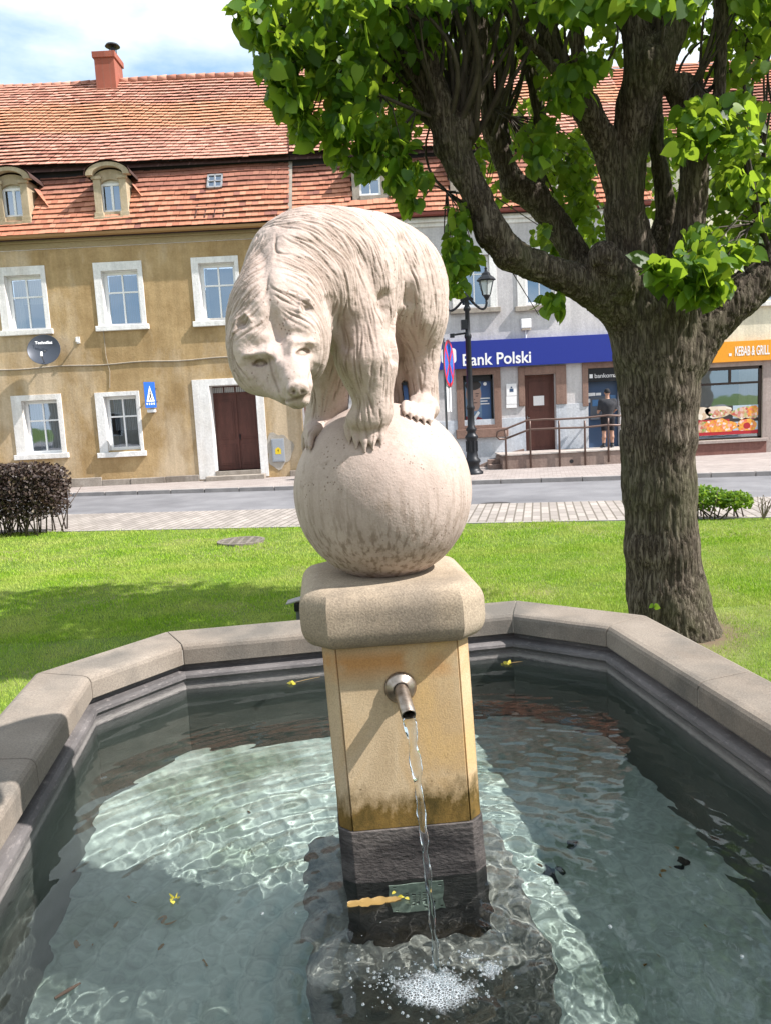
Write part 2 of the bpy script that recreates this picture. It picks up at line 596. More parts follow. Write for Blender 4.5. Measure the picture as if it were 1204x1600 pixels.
# ================================================================== fountain basin
m_coping = mat('coping_sandstone', (.225, .19, .155), (.31, .268, .222), 2.2, .9, fine=120, fine_amt=.35, bmp=.35, bd=.003, cc=(.165, .15, .13), cscale=1.7)
def slate_mat():
    m, nt, b = base_mat('slate_paint')
    v = coords(nt)
    vs = coords(nt, (1, 1, 5))
    n1 = noise(nt, v, 3, 5)
    n2 = noise(nt, vs, 22, 5, .7)
    c = ramp(nt, n1, [(.35, (.085, .080, .080)), (.7, (.16, .148, .145))]).outputs[0]
    c = mixc(nt, ramp(nt, n2, [(.55, 0.), (.68, .55)]).outputs[0], c, (.27, .245, .235))
    sz = nd(nt, 'ShaderNodeSeparateXYZ', {0: v.outputs[0]})
    zq = math_(nt, 'ADD', sz.outputs[2], math_(nt, 'MULTIPLY', math_(nt, 'SUBTRACT', n2, .5), .05))
    scum = math_(nt, 'MULTIPLY', nd(nt, 'ShaderNodeMapRange', {0: zq, 1: .328, 2: .345}).outputs[0], nd(nt, 'ShaderNodeMapRange', {0: zq, 1: .372, 2: .350}).outputs[0])
    c = mixc(nt, math_(nt, 'MULTIPLY', scum, .55), c, (.36, .34, .32))
    c = mixc(nt, nd(nt, 'ShaderNodeMapRange', {0: zq, 1: .30, 2: .15, 4: .55}).outputs[0], c, (.075, .095, .075))
    nt.links.new(c, b.inputs['Base Color'])
    b.inputs['Roughness'].default_value = .55
    b.inputs['Specular IOR Level'].default_value = .35
    bump(nt, b, math_(nt, 'ADD', n2, n1), .7, .006)
    return m
m_slate = slate_mat()
m_floor = mat('pool_floor_paint', (.37, .43, .385), (.51, .57, .51), 2.0, .8, fine=26, fine_amt=.35, bmp=.25, bd=.004, cc=(.22, .275, .21), cscale=1.5)
m_grout = plain('grout', (.42, .38, .33), .95)
BYAW = rad(8.5)
BU = (math.cos(BYAW), math.sin(BYAW))
BC = (.46 * BU[0] - 2.785 * BU[1], .46 * BU[1] + 2.785 * BU[0])
def buv(u, v, z):
    return (BC[0] + u * BU[0] - v * BU[1], BC[1] + u * BU[1] + v * BU[0], z)
BA, BB, BCH = 1.51, 1.97, .45
def octo(d):
    a, b, c = BA + d, BB + d, BCH + .586 * d
    return [(a, -b + c), (a, b - c), (a - c, b), (-a + c, b), (-a, b - c), (-a, -b + c), (-a + c, -b), (a - c, -b)]
basin = thing('fountain_basin', 'long octagonal stone fountain basin with wide sandstone coping and grey painted inside', 'fountain', (BC[0], BC[1], 0))
WATER_Z, FLOOR_Z = .33, -.66
# coping stones: lip profile (offset from the inner lip outwards, z)
prof = [(.0, .49), (.0, .585), (.006, .603), (.020, .616), (.045, .622), (.30, .630), (.322, .622), (.334, .600), (.335, .49)]
for i in range(8):
    mb = MB()
    rings = []
    for (d, z) in prof:
        p = octo(d)
        rings.append((p[i], p[(i + 1) % 8], z))
    L = math.dist(octo(0)[i], octo(0)[(i + 1) % 8])
    cuts = [(0.0, 1.0)] if L < 1.3 else ([(0, .5), (.5, 1)] if L < 2.2 else [(0, .34), (.34, .67), (.67, 1)])
    g = .003
    for (t0, t1) in cuts:
        mb = MB()
        va, vb = [], []
        for (p, q, z) in rings:
            l = math.dist(p, q)
            a0, a1 = t0 + g / l, t1 - g / l
            va.append(buv(p[0] + (q[0] - p[0]) * a0, p[1] + (q[1] - p[1]) * a0, z))
            vb.append(buv(p[0] + (q[0] - p[0]) * a1, p[1] + (q[1] - p[1]) * a1, z))
        n = len(prof)
        mb.add(va + vb, [tuple(range(n)), tuple(range(n, 2 * n))[::-1]] + [(k, (k + 1) % n, n + (k + 1) % n, n + k) for k in range(n)])
        mb.build('coping_stone', m_coping, basin, bevel=.004)
# pale mortar core seen only in the joints
mb = MB()
def ring_strip(mb, prof, close=False):
    k = len(mb.v)
    for (d, z) in prof:
        for (u, v) in octo(d):
            mb.v.append(buv(u, v, z))
    for i in range(len(prof) - 1 + (1 if close else 0)):
        j = (i + 1) % len(prof)
        for e in range(8):
            mb.f.append((k + i * 8 + e, k + i * 8 + (e + 1) % 8, k + j * 8 + (e + 1) % 8, k + j * 8 + e))
ring_strip(mb, [(.004, .493), (.004, .58), (.03, .612), (.31, .624), (.330, .6), (.330, .493)], True)
mb.build('joint_mortar', m_grout, basin)
mb = MB()
ring_strip(mb, [(.05, .492), (.045, .452), (.03, .446), (.0, .437), (-.018, .425), (-.022, .408), (-.010, .398), (-.004, .385), (-.004, FLOOR_Z - .05)])
W = mb.build('basin_wall_lining', m_slate, basin)
W.modifiers.new('s', 'SUBSURF').subdivision_type = 'SIMPLE'
mb = MB()
ring_strip(mb, [(.06, .488), (.28, .488), (.28, -.2)])
mb.build('outer_wall', m_coping, basin)
mb = MB()
mb.add([buv(u, v, FLOOR_Z) for u, v in octo(.02)], [tuple(range(8))])
FL = mb.build('basin_floor', m_floor, basin)

# ================================================================== pillar
PYAW = rad(4.5)
PC = (.024, 2.815)
pc_, ps_ = math.cos(PYAW), math.sin(PYAW)
def pil(u, v, z):
    lean = -.034 * (z - .33)
    return (PC[0] + lean + u * pc_ - v * ps_, PC[1] + u * ps_ + v * pc_, z)
def oring(a, c):
    return [(a, -a + c), (a, a - c), (a - c, a), (-a + c, a), (-a, a - c), (-a, -a + c), (-a + c, -a), (a - c, -a)]
def loft(rings, capb=True, capt=True):
    mb = MB()
    for (a, c, z) in rings:
        mb.v += [pil(u, v, z) for u, v in oring(a, c)]
    for i in range(len(rings) - 1):
        for e in range(8):
            mb.f.append((i * 8 + e, i * 8 + (e + 1) % 8, i * 8 + 8 + (e + 1) % 8, i * 8 + 8 + e))
    if capb: mb.f.append(tuple(range(8))[::-1])
    if capt: mb.f.append(tuple(range(len(mb.v) - 8, len(mb.v))))
    return mb
def shaft_mat():
    m, nt, b = base_mat('golden_sandstone')
    t = nd(nt, 'ShaderNodeTexCoord')
    sx = nd(nt, 'ShaderNodeSeparateXYZ', {0: t.outputs['Object']})
    v = coords(nt)
    vv = coords(nt, (1, 1, .55), (0, .5, 0))
    n1 = noise(nt, vv, 3.2, 6, .6, .6)
    c = ramp(nt, n1, [(.3, (.46, .345, .205)), (.46, (.55, .425, .265)), (.58, (.52, .365, .19)), (.72, (.60, .40, .165))]).outputs[0]
    # rusty band under the capital
    band = math_(nt, 'MULTIPLY', ramp(nt, sx.outputs[2], [(1.08 / 2, 0.), (1.13 / 2, 1.), (1.19 / 2, .5), (1.2 / 2, 0.)]).outputs[0], 1.0)
    mapz = nd(nt, 'ShaderNodeMapRange', {0: sx.outputs[2], 1: 1.06, 2: 1.13})
    mapz2 = nd(nt, 'ShaderNodeMapRange', {0: sx.outputs[2], 1: 1.20, 2: 1.15})
    nb = noise(nt, v, 5, 5)
    f = math_(nt, 'MULTIPLY', math_(nt, 'MULTIPLY', mapz.outputs[0], mapz2.outputs[0]), ramp(nt, nb, [(.40, 0.), (.55, .9)]).outputs[0])
    c = mixc(nt, f, c, (.48, .24, .08))
    # damp algae line and speckles low on the shaft
    nl = noise(nt, coords(nt, (1, 1, .6)), 13, 5, .7)
    zz = math_(nt, 'ADD', sx.outputs[2], math_(nt, 'MULTIPLY', math_(nt, 'SUBTRACT', nl, .5), .26))
    al = nd(nt, 'ShaderNodeMapRange', {0: zz, 1: .69, 2: .60})
    c = mixc(nt, al.outputs[0], c, ramp(nt, nl, [(.35, (.070, .050, .012)), (.65, (.22, .135, .035))]).outputs[0])
    sp = noise(nt, v, 48, 3, .6)
    spf = math_(nt, 'MULTIPLY', ramp(nt, sp, [(.66, 0.), (.72, 1.)]).outputs[0], nd(nt, 'ShaderNodeMapRange', {0: sx.outputs[2], 1: .85, 2: .66}).outputs[0])
    c = mixc(nt, spf, c, (.12, .08, .035))
    fine = noise(nt, v, 190, 2)
    c = mixc(nt, .55, c, ramp(nt, fine, [(.35, .68), (.6, 1.)]).outputs[0], 'MULTIPLY')
    nt.links.new(c, b.inputs['Base Color'])
    b.inputs['Roughness'].default_value = .85
    b.inputs['Specular IOR Level'].default_value = .25
    bump(nt, b, math_(nt, 'ADD', fine, math_(nt, 'MULTIPLY', nl, .5)), .3, .003)
    return m
m_shaft = shaft_mat()
m_cap = mat('capital_sandstone', (.36, .29, .21), (.50, .415, .31), 3.0, .9, fine=150, fine_amt=.42, bmp=.45, bd=.003, cc=(.26, .215, .165), cscale=2.6)
pillar = thing('fountain_pillar', 'square golden sandstone fountain pillar with chamfered corners and rounded capital under the ball', 'fountain pillar', (PC[0], PC[1], 0))
m_pbase = mat('dark_base_paint', (.040, .036, .035), (.085, .076, .072), 5, .6, (1, 1, 2), fine=40, fine_amt=.3, bmp=.7, bd=.008, cc=(.13, .115, .105), cscale=2.5)
HA, HC = .256, .045
# panel shaft: front/back/side panels between corner strips with a thin pale joint
loft([(HA - .006, HC + .003, .50), (HA - .006, HC + .003, 1.21)]).build('shaft_core', m_grout, pillar)
def shaft_panels():
    g = .0035
    for e in range(8):
        p, q = oring(HA, HC)[e], oring(HA, HC)[(e + 1) % 8]
        l = math.dist(p, q)
        tx, ty_ = (q[0] - p[0]) / l, (q[1] - p[1]) / l
        nx_, ny_ = ty_, -tx
        a, b = (p[0] + tx * g, p[1] + ty_ * g), (q[0] - tx * g, q[1] - ty_ * g)
        mb = MB()
        vs = []
        for z in (.527, 1.2):
            for (x, y) in (a, b):
                vs += [pil(x, y, z), pil(x - nx_ * .012, y - ny_ * .012, z)]
        mb.add(vs, [(0, 2, 6, 4), (1, 5, 7, 3), (0, 4, 5, 1), (2, 3, 7, 6), (0, 1, 3, 2), (4, 6, 7, 5)])
        mb.build('shaft_panel' if l > .1 else 'corner_strip', m_shaft, pillar, bevel=.002)
shaft_panels()
o = loft([(HA + .006, HC, FLOOR_Z), (HA + .006, HC, .38), (HA + .004, HC, .41), (HA + .005, HC, .526)]).build('painted_base', m_pbase, pillar, bevel=.003)
m_moss = mat('mossy_grey_paint', (.18, .175, .155), (.29, .28, .25), 9, .8, fine=45, fine_amt=.5, bmp=.5, bd=.008)
loft([(.43, .05, FLOOR_Z), (.43, .05, -.10), (.415, .05, -.085)]).build('submerged_plinth', m_moss, pillar, bevel=.004)
cr_ = []
for k in range(9):
    a = math.pi / 2 * k / 8
    cr_.append((.258 + .062 * math.sin(a), 1.275 - .077 * math.cos(a)))
cr_.append((.320, 1.33))
for k in range(1, 9):
    a = math.pi / 2 * k / 8
    cr_.append((.320 - .075 * (1 - math.cos(a)), 1.33 + .075 * math.sin(a)))
cap = loft([(a, .046 + .045 * (a - .258) / .062, z) for a, z in cr_]).build('capital', m_cap, pillar)
cap.data.shade_smooth()
cap.data.set_sharp_from_angle(angle=rad(28))

# spout
m_steel, nt, b = base_mat('dull_steel')
v = coords(nt)
n = noise(nt, v, 40, 4)
nt.links.new(ramp(nt, n, [(.3, (.20, .155, .12)), (.7, (.42, .37, .32))]).outputs[0], b.inputs['Base Color'])
b.inputs['Metallic'].default_value = .9
b.inputs['Roughness'].default_value = .38
SP = Vector(pil(.0, -HA, 1.045))
fdir = Vector((ps_, -pc_, 0))
flange = MB().lathe([(.001, .001), (.055, .001), (.056, .007), (.047, .017), (.034, .023), (.032, .027), (.026, .029)], SP, 28, fdir).build('spout_flange', m_steel, pillar, smooth=True)
sd = (fdir + Vector((0, 0, -.42)) + Vector((.10, 0, 0))).normalized()
S0 = SP + fdir * .014
S1 = S0 + sd * .132
pr = [(.0255, 0), (.0255, .129), (.024, .1325), (.0215, .1325), (.0210, .12), (.0210, .02)]
MB().lathe(pr, S0, 24, sd).build('spout_pipe', m_steel, pillar, smooth=True)
m_darkhole = plain('rusty_dark', (.06, .015, .01), .7)
MB().lathe([(.0001, .03), (.0212, .03)], S0, 20, sd).build('pipe_bore', m_darkhole, pillar)

# perforated overflow plate at the waterline
m_plate, nt, b = base_mat('verdigris_plate')
v = coords(nt)
n = noise(nt, v, 30, 4)
nt.links.new(ramp(nt, n, [(.35, (.20, .24, .20)), (.65, (.42, .48, .40))]).outputs[0], b.inputs['Base Color'])
b.inputs['Metallic'].default_value = .35
b.inputs['Roughness'].default_value = .45
def plate():
    # a thin sheet with real slots: built from cells
    cols, rows = 30, 40
    w, h = .196, .19
    holes = set()
    rr = random.Random(4)
    for c in range(9, 22, 3):
        r = 12
        while r < 34:
            ln = rr.choice((1, 2, 2, 3))
            for q in range(ln):
                holes.add((c, r + q)); holes.add((c + 1, r + q))
            r += ln + 1
    for (c, r) in ((2, 2), (27, 4), (2, 37), (27, 36)):
        for a in (0, 1):
            for bb in (0, 1):
                holes.add((c + a, r + bb))
    mb = MB()
    y0, y1 = -HA - .012, -HA - .0085
    z1 = .302
    for c in range(cols):
        r = 0
        while r < rows:
            if (c, r) in holes:
                r += 1
                continue
            r0 = r
            while r < rows and (c, r) not in holes:
                r += 1
            ua, ub = -.104 + c * w / cols, -.104 + (c + 1) * w / cols
            za, zb = z1 - r * h / rows, z1 - r0 * h / rows
            mb.add([pil(u, y, z) for u in (ua, ub) for y in (y0, y1) for z in (za, zb)], [(0, 1, 3, 2), (4, 6, 7, 5), (0, 4, 5, 1), (2, 3, 7, 6), (0, 2, 6, 4), (1, 5, 7, 3)])
    return mb.build('overflow_plate', m_plate, pillar)
plate()

# ================================================================== water
m_water = bpy.data.materials.new('water')
m_water.use_nodes = True
nt = m_water.node_tree
nt.nodes.clear()
out = nt.nodes.new('ShaderNodeOutputMaterial')
gl = nd(nt, 'ShaderNodeBsdfGlass', {'Color': (.91, .965, .965, 1), 'Roughness': 0.0, 'IOR': 1.333})
nt.links.new(gl.outputs[0], out.inputs[0])
JET = Vector(atz(683, 1520, WATER_Z))
h = .011
un, vn = int(2 * BA / h) + 6, int(2 * BB / h) + 6
U, Vv = np.meshgrid(np.linspace(-BA - .025, BA + .025, un), np.linspace(-BB - .025, BB + .025, vn))
Wx = BC[0] + U * BU[0] - Vv * BU[1]
Wy = BC[1] + U * BU[1] + Vv * BU[0]
def waves(x, y):
    r = np.hypot(x - JET.x, y - JET.y)
    z = .0017 * np.sin(r * 62 + 1.2 * fbm(np.stack([x * 2.2, y * 2.2, x * 0], -1), 2)) * np.exp(-r * .95) * (1 + .5 * fbm(np.stack([x * 4, y * 4, x * 0 + 7], -1), 2))
    z += .0010 * np.sin(r * 27 + 1.0) * np.exp(-r * .45)
    rp = np.hypot(x - PC[0], y - PC[1])
    z += .0007 * np.sin(rp * 48) * np.exp(-np.maximum(rp - .3, 0) * 1.6)
    g = np.random.default_rng(5)
    for k in range(34):
        a = g.uniform(0, 2 * np.pi)
        kk = 7 * 1.085 ** k
        z += .0105 / kk * .155 * np.sin(kk * (x * np.cos(a) + y * np.sin(a)) + g.uniform(0, 6.28) + 1.5 * fbm(np.stack([x * 1.5, y * 1.5, x * 0 + k], -1), 1))
    z += .0085 * fbm(np.stack([x * 26, y * 26, x * 0 + 3], -1), 3) * np.exp(-(r / .34) ** 2)
    z += .0030 * fbm(np.stack([x * 30 + y * 6, y * 22, x * 0 + 9], -1), 2) * np.exp(-(r / 1.2) ** 2)
    z += .0016 * fbm(np.stack([(x - .3) * 14 + y * 3, y * 30, x * 0 + 5], -1), 2) * np.exp(-((x - .75) / .6) ** 2 - ((y - 3.6) / .9) ** 2)
    return z
Wz = WATER_Z + waves(Wx, Wy)
V = np.stack([Wx, Wy, Wz], -1).reshape(-1, 3)
ii = np.arange(un * vn).reshape(vn, un)
Q = np.stack([ii[:-1, :-1], ii[:-1, 1:], ii[1:, 1:], ii[1:, :-1]], -1).reshape(-1, 4)
qu, qv = U.ravel()[Q].mean(1), Vv.ravel()[Q].mean(1)
Q = Q[(abs(qu) < BA + .02) & (abs(qv) < BB + .02) & (abs(qu) + abs(qv) < BA + BB - BCH + .02)]
water = tag(np_mesh('water', V, Q, m_water), kind='structure')
water.cycles.is_caustics_caster = True
for o in bpy.data.objects:
    if o.parent in (basin, pillar):
        o.cycles.is_caustics_receiver = True

# falling stream: a thin twisting rope of water
def stream():
    P0 = S1 + Vector((0, 0, -.012))
    mb = MB()
    n, m = 150, 14
    k = 0
    rr = random.Random(2)
    for i in range(n + 1):
        t = i / n
        z = P0.z + (WATER_Z - .02 - P0.z) * t
        fall = math.sqrt(t)
        cx = P0.x + (JET.x - P0.x) * (fall * .6 + t * .4)
        cy = P0.y + (JET.y - P0.y) * (fall * .75 + t * .25)
        w = .0200 * (1 - .50 * min(1, t * 1.8)) + .001
        flat = 1.0 - .45 * abs(math.sin(t * 17 + .4)) * (1 if t > .15 else t / .15)
        tw = t * 21
        w *= 1 + .05 * math.sin(t * 60) + .05 * math.sin(t * 33 + 1)
        cx += .0022 * math.sin(t * 46) * t
        for j in range(m):
            a = 2 * math.pi * j / m
            r = w * (1 + .10 * math.sin(2 * a + t * 14) + .05 * math.sin(3 * a - t * 31))
            x, y = r * math.cos(a), r * flat * math.sin(a)
            mb.v.append((cx + x * math.cos(tw) - y * math.sin(tw), cy + x * math.sin(tw) + y * math.cos(tw), z))
    for i in range(n):
        for j in range(m):
            a, b = i * m + j, i * m + (j + 1) % m
            mb.f.append((a, b, b + m, a + m))
    mb.f.append(tuple(range(m)))
    return mb
m_jet = bpy.data.materials.new('jet_water')
m_jet.use_nodes = True
nt = m_jet.node_tree
nt.nodes.clear()
out = nt.nodes.new('ShaderNodeOutputMaterial')
gl = nd(nt, 'ShaderNodeBsdfGlass', {'Color': (.97, .99, 1, 1), 'Roughness': 0.02, 'IOR': 1.333})
nt.links.new(gl.outputs[0], out.inputs[0])
jet = stream().build('water_stream', m_jet, smooth=True)
tag(jet, 'thin clear stream of water falling from the steel spout', 'water stream')

# foam and bubbles where it lands
m_foam, nt, b = base_mat('foam')
b.inputs['Base Color'].default_value = (.78, .84, .86, 1)
b.inputs['Roughness'].default_value = .15
b.inputs['IOR'].default_value = 1.2
b.inputs['Transmission Weight'].default_value = .85
def sph(mb, c, r, n=6, squash=1.0):
    prof = [(r * math.sin(math.pi * k / n), -r * squash * math.cos(math.pi * k / n)) for k in range(n + 1)]
    mb.lathe(prof, c, n + 2)
mb = MB()
rr = random.Random(9)
JW = lambda x, y: WATER_Z + float(waves(np.array([x]), np.array([y]))[0])
spots = [(JET.x - .005, JET.y - .035, .036, 200), (JET.x - .06, JET.y - .065, .05, 140), (JET.x + .045, JET.y - .07, .035, 90), (JET.x + .16, JET.y + .01, .018, 260), (JET.x + .10, JET.y + .06, .014, 90), (JET.x - .13, JET.y - .02, .04, 160), (JET.x - .02, JET.y - .03, .12, 200)]
pts = []
for (x, y, s, n) in spots:
    for k in range(n):
        pts.append((rr.gauss(x, s), rr.gauss(y, s * .7), rr.choice((.001, .0013, .0016, .002, .003, .0055))))
zz = WATER_Z + waves(np.array([p[0] for p in pts]), np.array([p[1] for p in pts]))
for (x, y, r), z in zip(pts, zz):
    sph(mb, (x, y, float(z) + r * .15), r, 4, .7)
for (px, py) in ((462, 1427), (410, 1428), (1158, 1495), (952, 1448), (560, 1500)):
    p = atz(px, py, WATER_Z)
    sph(mb, p, .007, 7, .8)
tag(mb.build('foam', m_foam, smooth=True), 'white foam and bubbles where the stream hits the water', 'foam', kind='stuff')

# broken sheet of fine foam on the rippled surface round the landing point
m_fsheet, nt, b = base_mat('foam_sheet')
v = coords(nt)
vo = nd(nt, 'ShaderNodeTexVoronoi', {'Vector': v.outputs[0], 'Scale': 120.0}, feature='DISTANCE_TO_EDGE')
n1 = noise(nt, v, 15, 5, .7, .5)
ga = nd(nt, 'ShaderNodeAttribute', attribute_name='spread')
cell = ramp(nt, vo.outputs[0], [(.0, 1.), (.10, .30), (.22, .10)]).outputs[0]
patch = ramp(nt, math_(nt, 'ADD', math_(nt, 'MULTIPLY', n1, .8), math_(nt, 'MULTIPLY', ga.outputs['Fac'], .62)), [(.66, 0.), (.84, 1.)]).outputs[0]
nt.links.new(math_(nt, 'MULTIPLY', math_(nt, 'MULTIPLY', cell, patch), .70), b.inputs['Alpha'])
b.inputs['Base Color'].default_value = (.62, .68, .72, 1)
b.inputs['Roughness'].default_value = .3
gx_, gy_ = np.meshgrid(np.linspace(-.30, .30, 90), np.linspace(-.24, .20, 70))
fx, fy = JET.x + gx_, JET.y + gy_
V = np.stack([fx, fy, WATER_Z + waves(fx, fy) + .0018], -1).reshape(-1, 3)
ii = np.arange(V.shape[0]).reshape(fx.shape)
Q = np.stack([ii[:-1, :-1], ii[:-1, 1:], ii[1:, 1:], ii[1:, :-1]], -1).reshape(-1, 4)
fs_ = np_mesh('foam_sheet', V, Q, m_fsheet)
tag(fs_, 'broken sheet of fine white foam spreading from the landing stream', 'foam', kind='stuff')
e_ = np.exp(-((gx_ + .015) / .135) ** 2 - ((gy_ + .07) / .08) ** 2) + .5 * np.exp(-((gx_ - .16) / .03) ** 2 - ((gy_ - .01) / .05) ** 2)
a_ = fs_.data.attributes.new('spread', 'FLOAT', 'POINT')
a_.data.foreach_set('value', np.clip(e_, 0, 1).ravel().astype(np.float32))
# ================================================================== buildings along the far pavement
FY = 24.2                                   # street front plane
def fr(x0, y0, x1, y1, Y=FY):
    """pixel rectangle (top left, bottom right) to X0, X1, Z0, Z1 on a plane at depth Y"""
    a, b = at(x0, y0, Y), at(x1, y1, Y)
    return a.x, b.x, b.z, a.z
def plaster(name, a, b, cc, scale=1.3, streak=True):
    m, nt, p = base_mat(name)
    v = coords(nt)
    n1 = noise(nt, v, scale, 7, .62)
    col = ramp(nt, n1, [(.32, a), (.68, b)]).outputs[0]
    n3 = noise(nt, coords(nt, (1, 1, .45)), .55, 6, .65)
    col = mixc(nt, ramp(nt, n3, [(.47, 0.), (.62, .75)]).outputs[0], col, cc)
    if streak:
        ns = noise(nt, coords(nt, (3.5, 3.5, .25)), 1.6, 5, .6)
        col = mixc(nt, .55, col, ramp(nt, ns, [(.35, .72), (.6, 1.)]).outputs[0], 'MULTIPLY')
    n2 = noise(nt, v, 16, 5, .7)
    col = mixc(nt, .6, col, ramp(nt, n2, [(.3, .7), (.65, 1.)]).outputs[0], 'MULTIPLY')
    nt.links.new(col, p.inputs['Base Color'])
    p.inputs['Roughness'].default_value = .95
    p.inputs['Specular IOR Level'].default_value = .15
    bump(nt, p, math_(nt, 'ADD', n2, noise(nt, v, 60, 2)), .45, .02)
    return m
m_ochre = plaster('ochre_render', (.35, .235, .110), (.52, .372, .195), (.64, .52, .37))
m_grey = plaster('grey_render', (.50, .48, .49), (.62, .60, .60), (.68, .655, .64))
m_cream = plaster('cream_render', (.72, .67, .50), (.80, .75, .58), (.76, .71, .56))
m_white = plaster('white_surround', (.80, .79, .77), (.89, .88, .86), (.70, .66, .60), 2.5)
m_pvc = plain('white_window_frame', (.88, .88, .88), .4)
m_brownst = plaster('brown_surround', (.215, .135, .105), (.27, .17, .135), (.30, .20, .16), 2)
m_plinth = plaster('stone_plinth', (.30, .26, .22), (.40, .36, .31), (.20, .17, .14), 2)
m_ltpanel = plaster('pale_blue_plinth', (.46, .50, .56), (.58, .62, .67), (.64, .66, .68), 2)
m_door = mat('brown_door_wood', (.085, .030, .022), (.13, .048, .036), 5, .5, (1, 1, .2), bmp=.15, spec=.4)
m_dark = plain('dark_interior', (.02, .02, .022), .9)
m_black = plain('black_iron', (.016, .018, .022), .42, .3)
m_gutter = plain('gutter_brown', (.33, .185, .07), .5, .2)
m_gutter2 = plain('gutter_red', (.22, .055, .04), .5, .1)
m_zinc = plain('zinc', (.38, .38, .38), .5, .6)
def glass_mat(name, tint, rough=.02, refl=.9):
    m, nt, b = base_mat(name)
    lw = nd(nt, 'ShaderNodeFresnel', {0: 1.55})
    tr = nd(nt, 'ShaderNodeBsdfTransparent', {0: rgba(tint)})
    g = nd(nt, 'ShaderNodeBsdfGlossy', {0: (.70, .84, 1, 1), 'Roughness': rough})
    n = noise(nt, coords(nt), 1.1, 2)
    bm_ = nd(nt, 'ShaderNodeBump', {'Height': n.outputs[0], 'Strength': .12, 'Distance': .02})
    nt.links.new(bm_.outputs[0], g.inputs['Normal'])
    f = math_(nt, 'ADD', math_(nt, 'MULTIPLY', lw, refl), .30)
    ms = nd(nt, 'ShaderNodeMixShader', {0: f, 1: tr.outputs[0], 2: g.outputs[0]})
    nt.links.new(ms.outputs[0], nt.nodes['Material Output'].inputs[0])
    return m
m_glass = glass_mat('window_glass', (.75, .8, .85))
def curtain_mat(name, c):
    m, nt, b = base_mat(name)
    w = nd(nt, 'ShaderNodeTexWave', {'Vector': coords(nt, (1, 1, .06)).outputs[0], 'Scale': 5.5, 'Distortion': 2.5, 'Detail': 2})
    nt.links.new(mixc(nt, 1., c, ramp(nt, w.outputs[0], [(.2, .45), (.8, 1.)]).outputs[0], 'MULTIPLY'), b.inputs['Base Color'])
    b.inputs['Roughness'].default_value = 1
    return m
m_net = curtain_mat('net_curtain', (.50, .50, .50))
m_blue_cur = curtain_mat('blue_curtain', (.06, .12, .30))
m_buff = curtain_mat('buff_curtain', (.50, .47, .36))

def wall(name, x0, x1, z0, z1, holes, m, parent, Y=FY, depth=.35):
    """front skin with openings and their reveals"""
    xs = sorted({x0, x1, *[h[0] for h in holes], *[h[1] for h in holes]})
    zs = sorted({z0, z1, *[h[2] for h in holes], *[h[3] for h in holes]})
    mb = MB()
    for i in range(len(xs) - 1):
        for j in range(len(zs) - 1):
            cx, cz = (xs[i] + xs[i + 1]) / 2, (zs[j] + zs[j + 1]) / 2
            if any(h[0] < cx < h[1] and h[2] < cz < h[3] for h in holes):
                continue
            mb.add([(xs[i], Y, zs[j]), (xs[i + 1], Y, zs[j]), (xs[i + 1], Y, zs[j + 1]), (xs[i], Y, zs[j + 1])], [(0, 1, 2, 3)])
    for (a, b, c, d) in holes:
        mb.add([(a, Y, c), (a, Y, d), (b, Y, d), (b, Y, c), (a, Y + depth, c), (a, Y + depth, d), (b, Y + depth, d), (b, Y + depth, c)],
               [(0, 1, 5, 4), (1, 2, 6, 5), (2, 3, 7, 6), (3, 0, 4, 7)])
    # body behind the skin: sides, back
    mb.add([(x0, Y, z0), (x0, Y + 9, z0), (x0, Y + 9, z1), (x0, Y, z1)], [(0, 1, 2, 3)])
    mb.add([(x1, Y, z0), (x1, Y + 9, z0), (x1, Y + 9, z1), (x1, Y, z1)], [(0, 1, 2, 3)])
    mb.add([(x0, Y + 9, z0), (x1, Y + 9, z0), (x1, Y + 9, z1), (x0, Y + 9, z1)], [(0, 1, 2, 3)])
    return mb.build(name, m, parent, recalc=False)
def surround(x0, x1, z0, z1, o, w, m, parent, Y=FY, th=.035, name='surround', bottom=False, lin=0):
    """frame of width w around opening o = (a, b, c, d); one mesh"""
    a, b, c, d = o
    mb = MB()
    mb.box(x0, a, Y - th, Y + .01, z0, z1)
    mb.box(b, x1, Y - th, Y + .01, z0, z1)
    mb.box(a, b, Y - th, Y + .01, d, z1)
    if bottom:
        mb.box(a, b, Y - th, Y + .01, z0, c)
    if lin:
        mb.box(a, a + .014, Y + .0105, Y + lin, c, d - .014).box(b - .014, b, Y + .0105, Y + lin, c, d - .014).box(a, b, Y + .0105, Y + lin, d - .014, d)
    return mb.build(name, m, parent, bevel=.006)
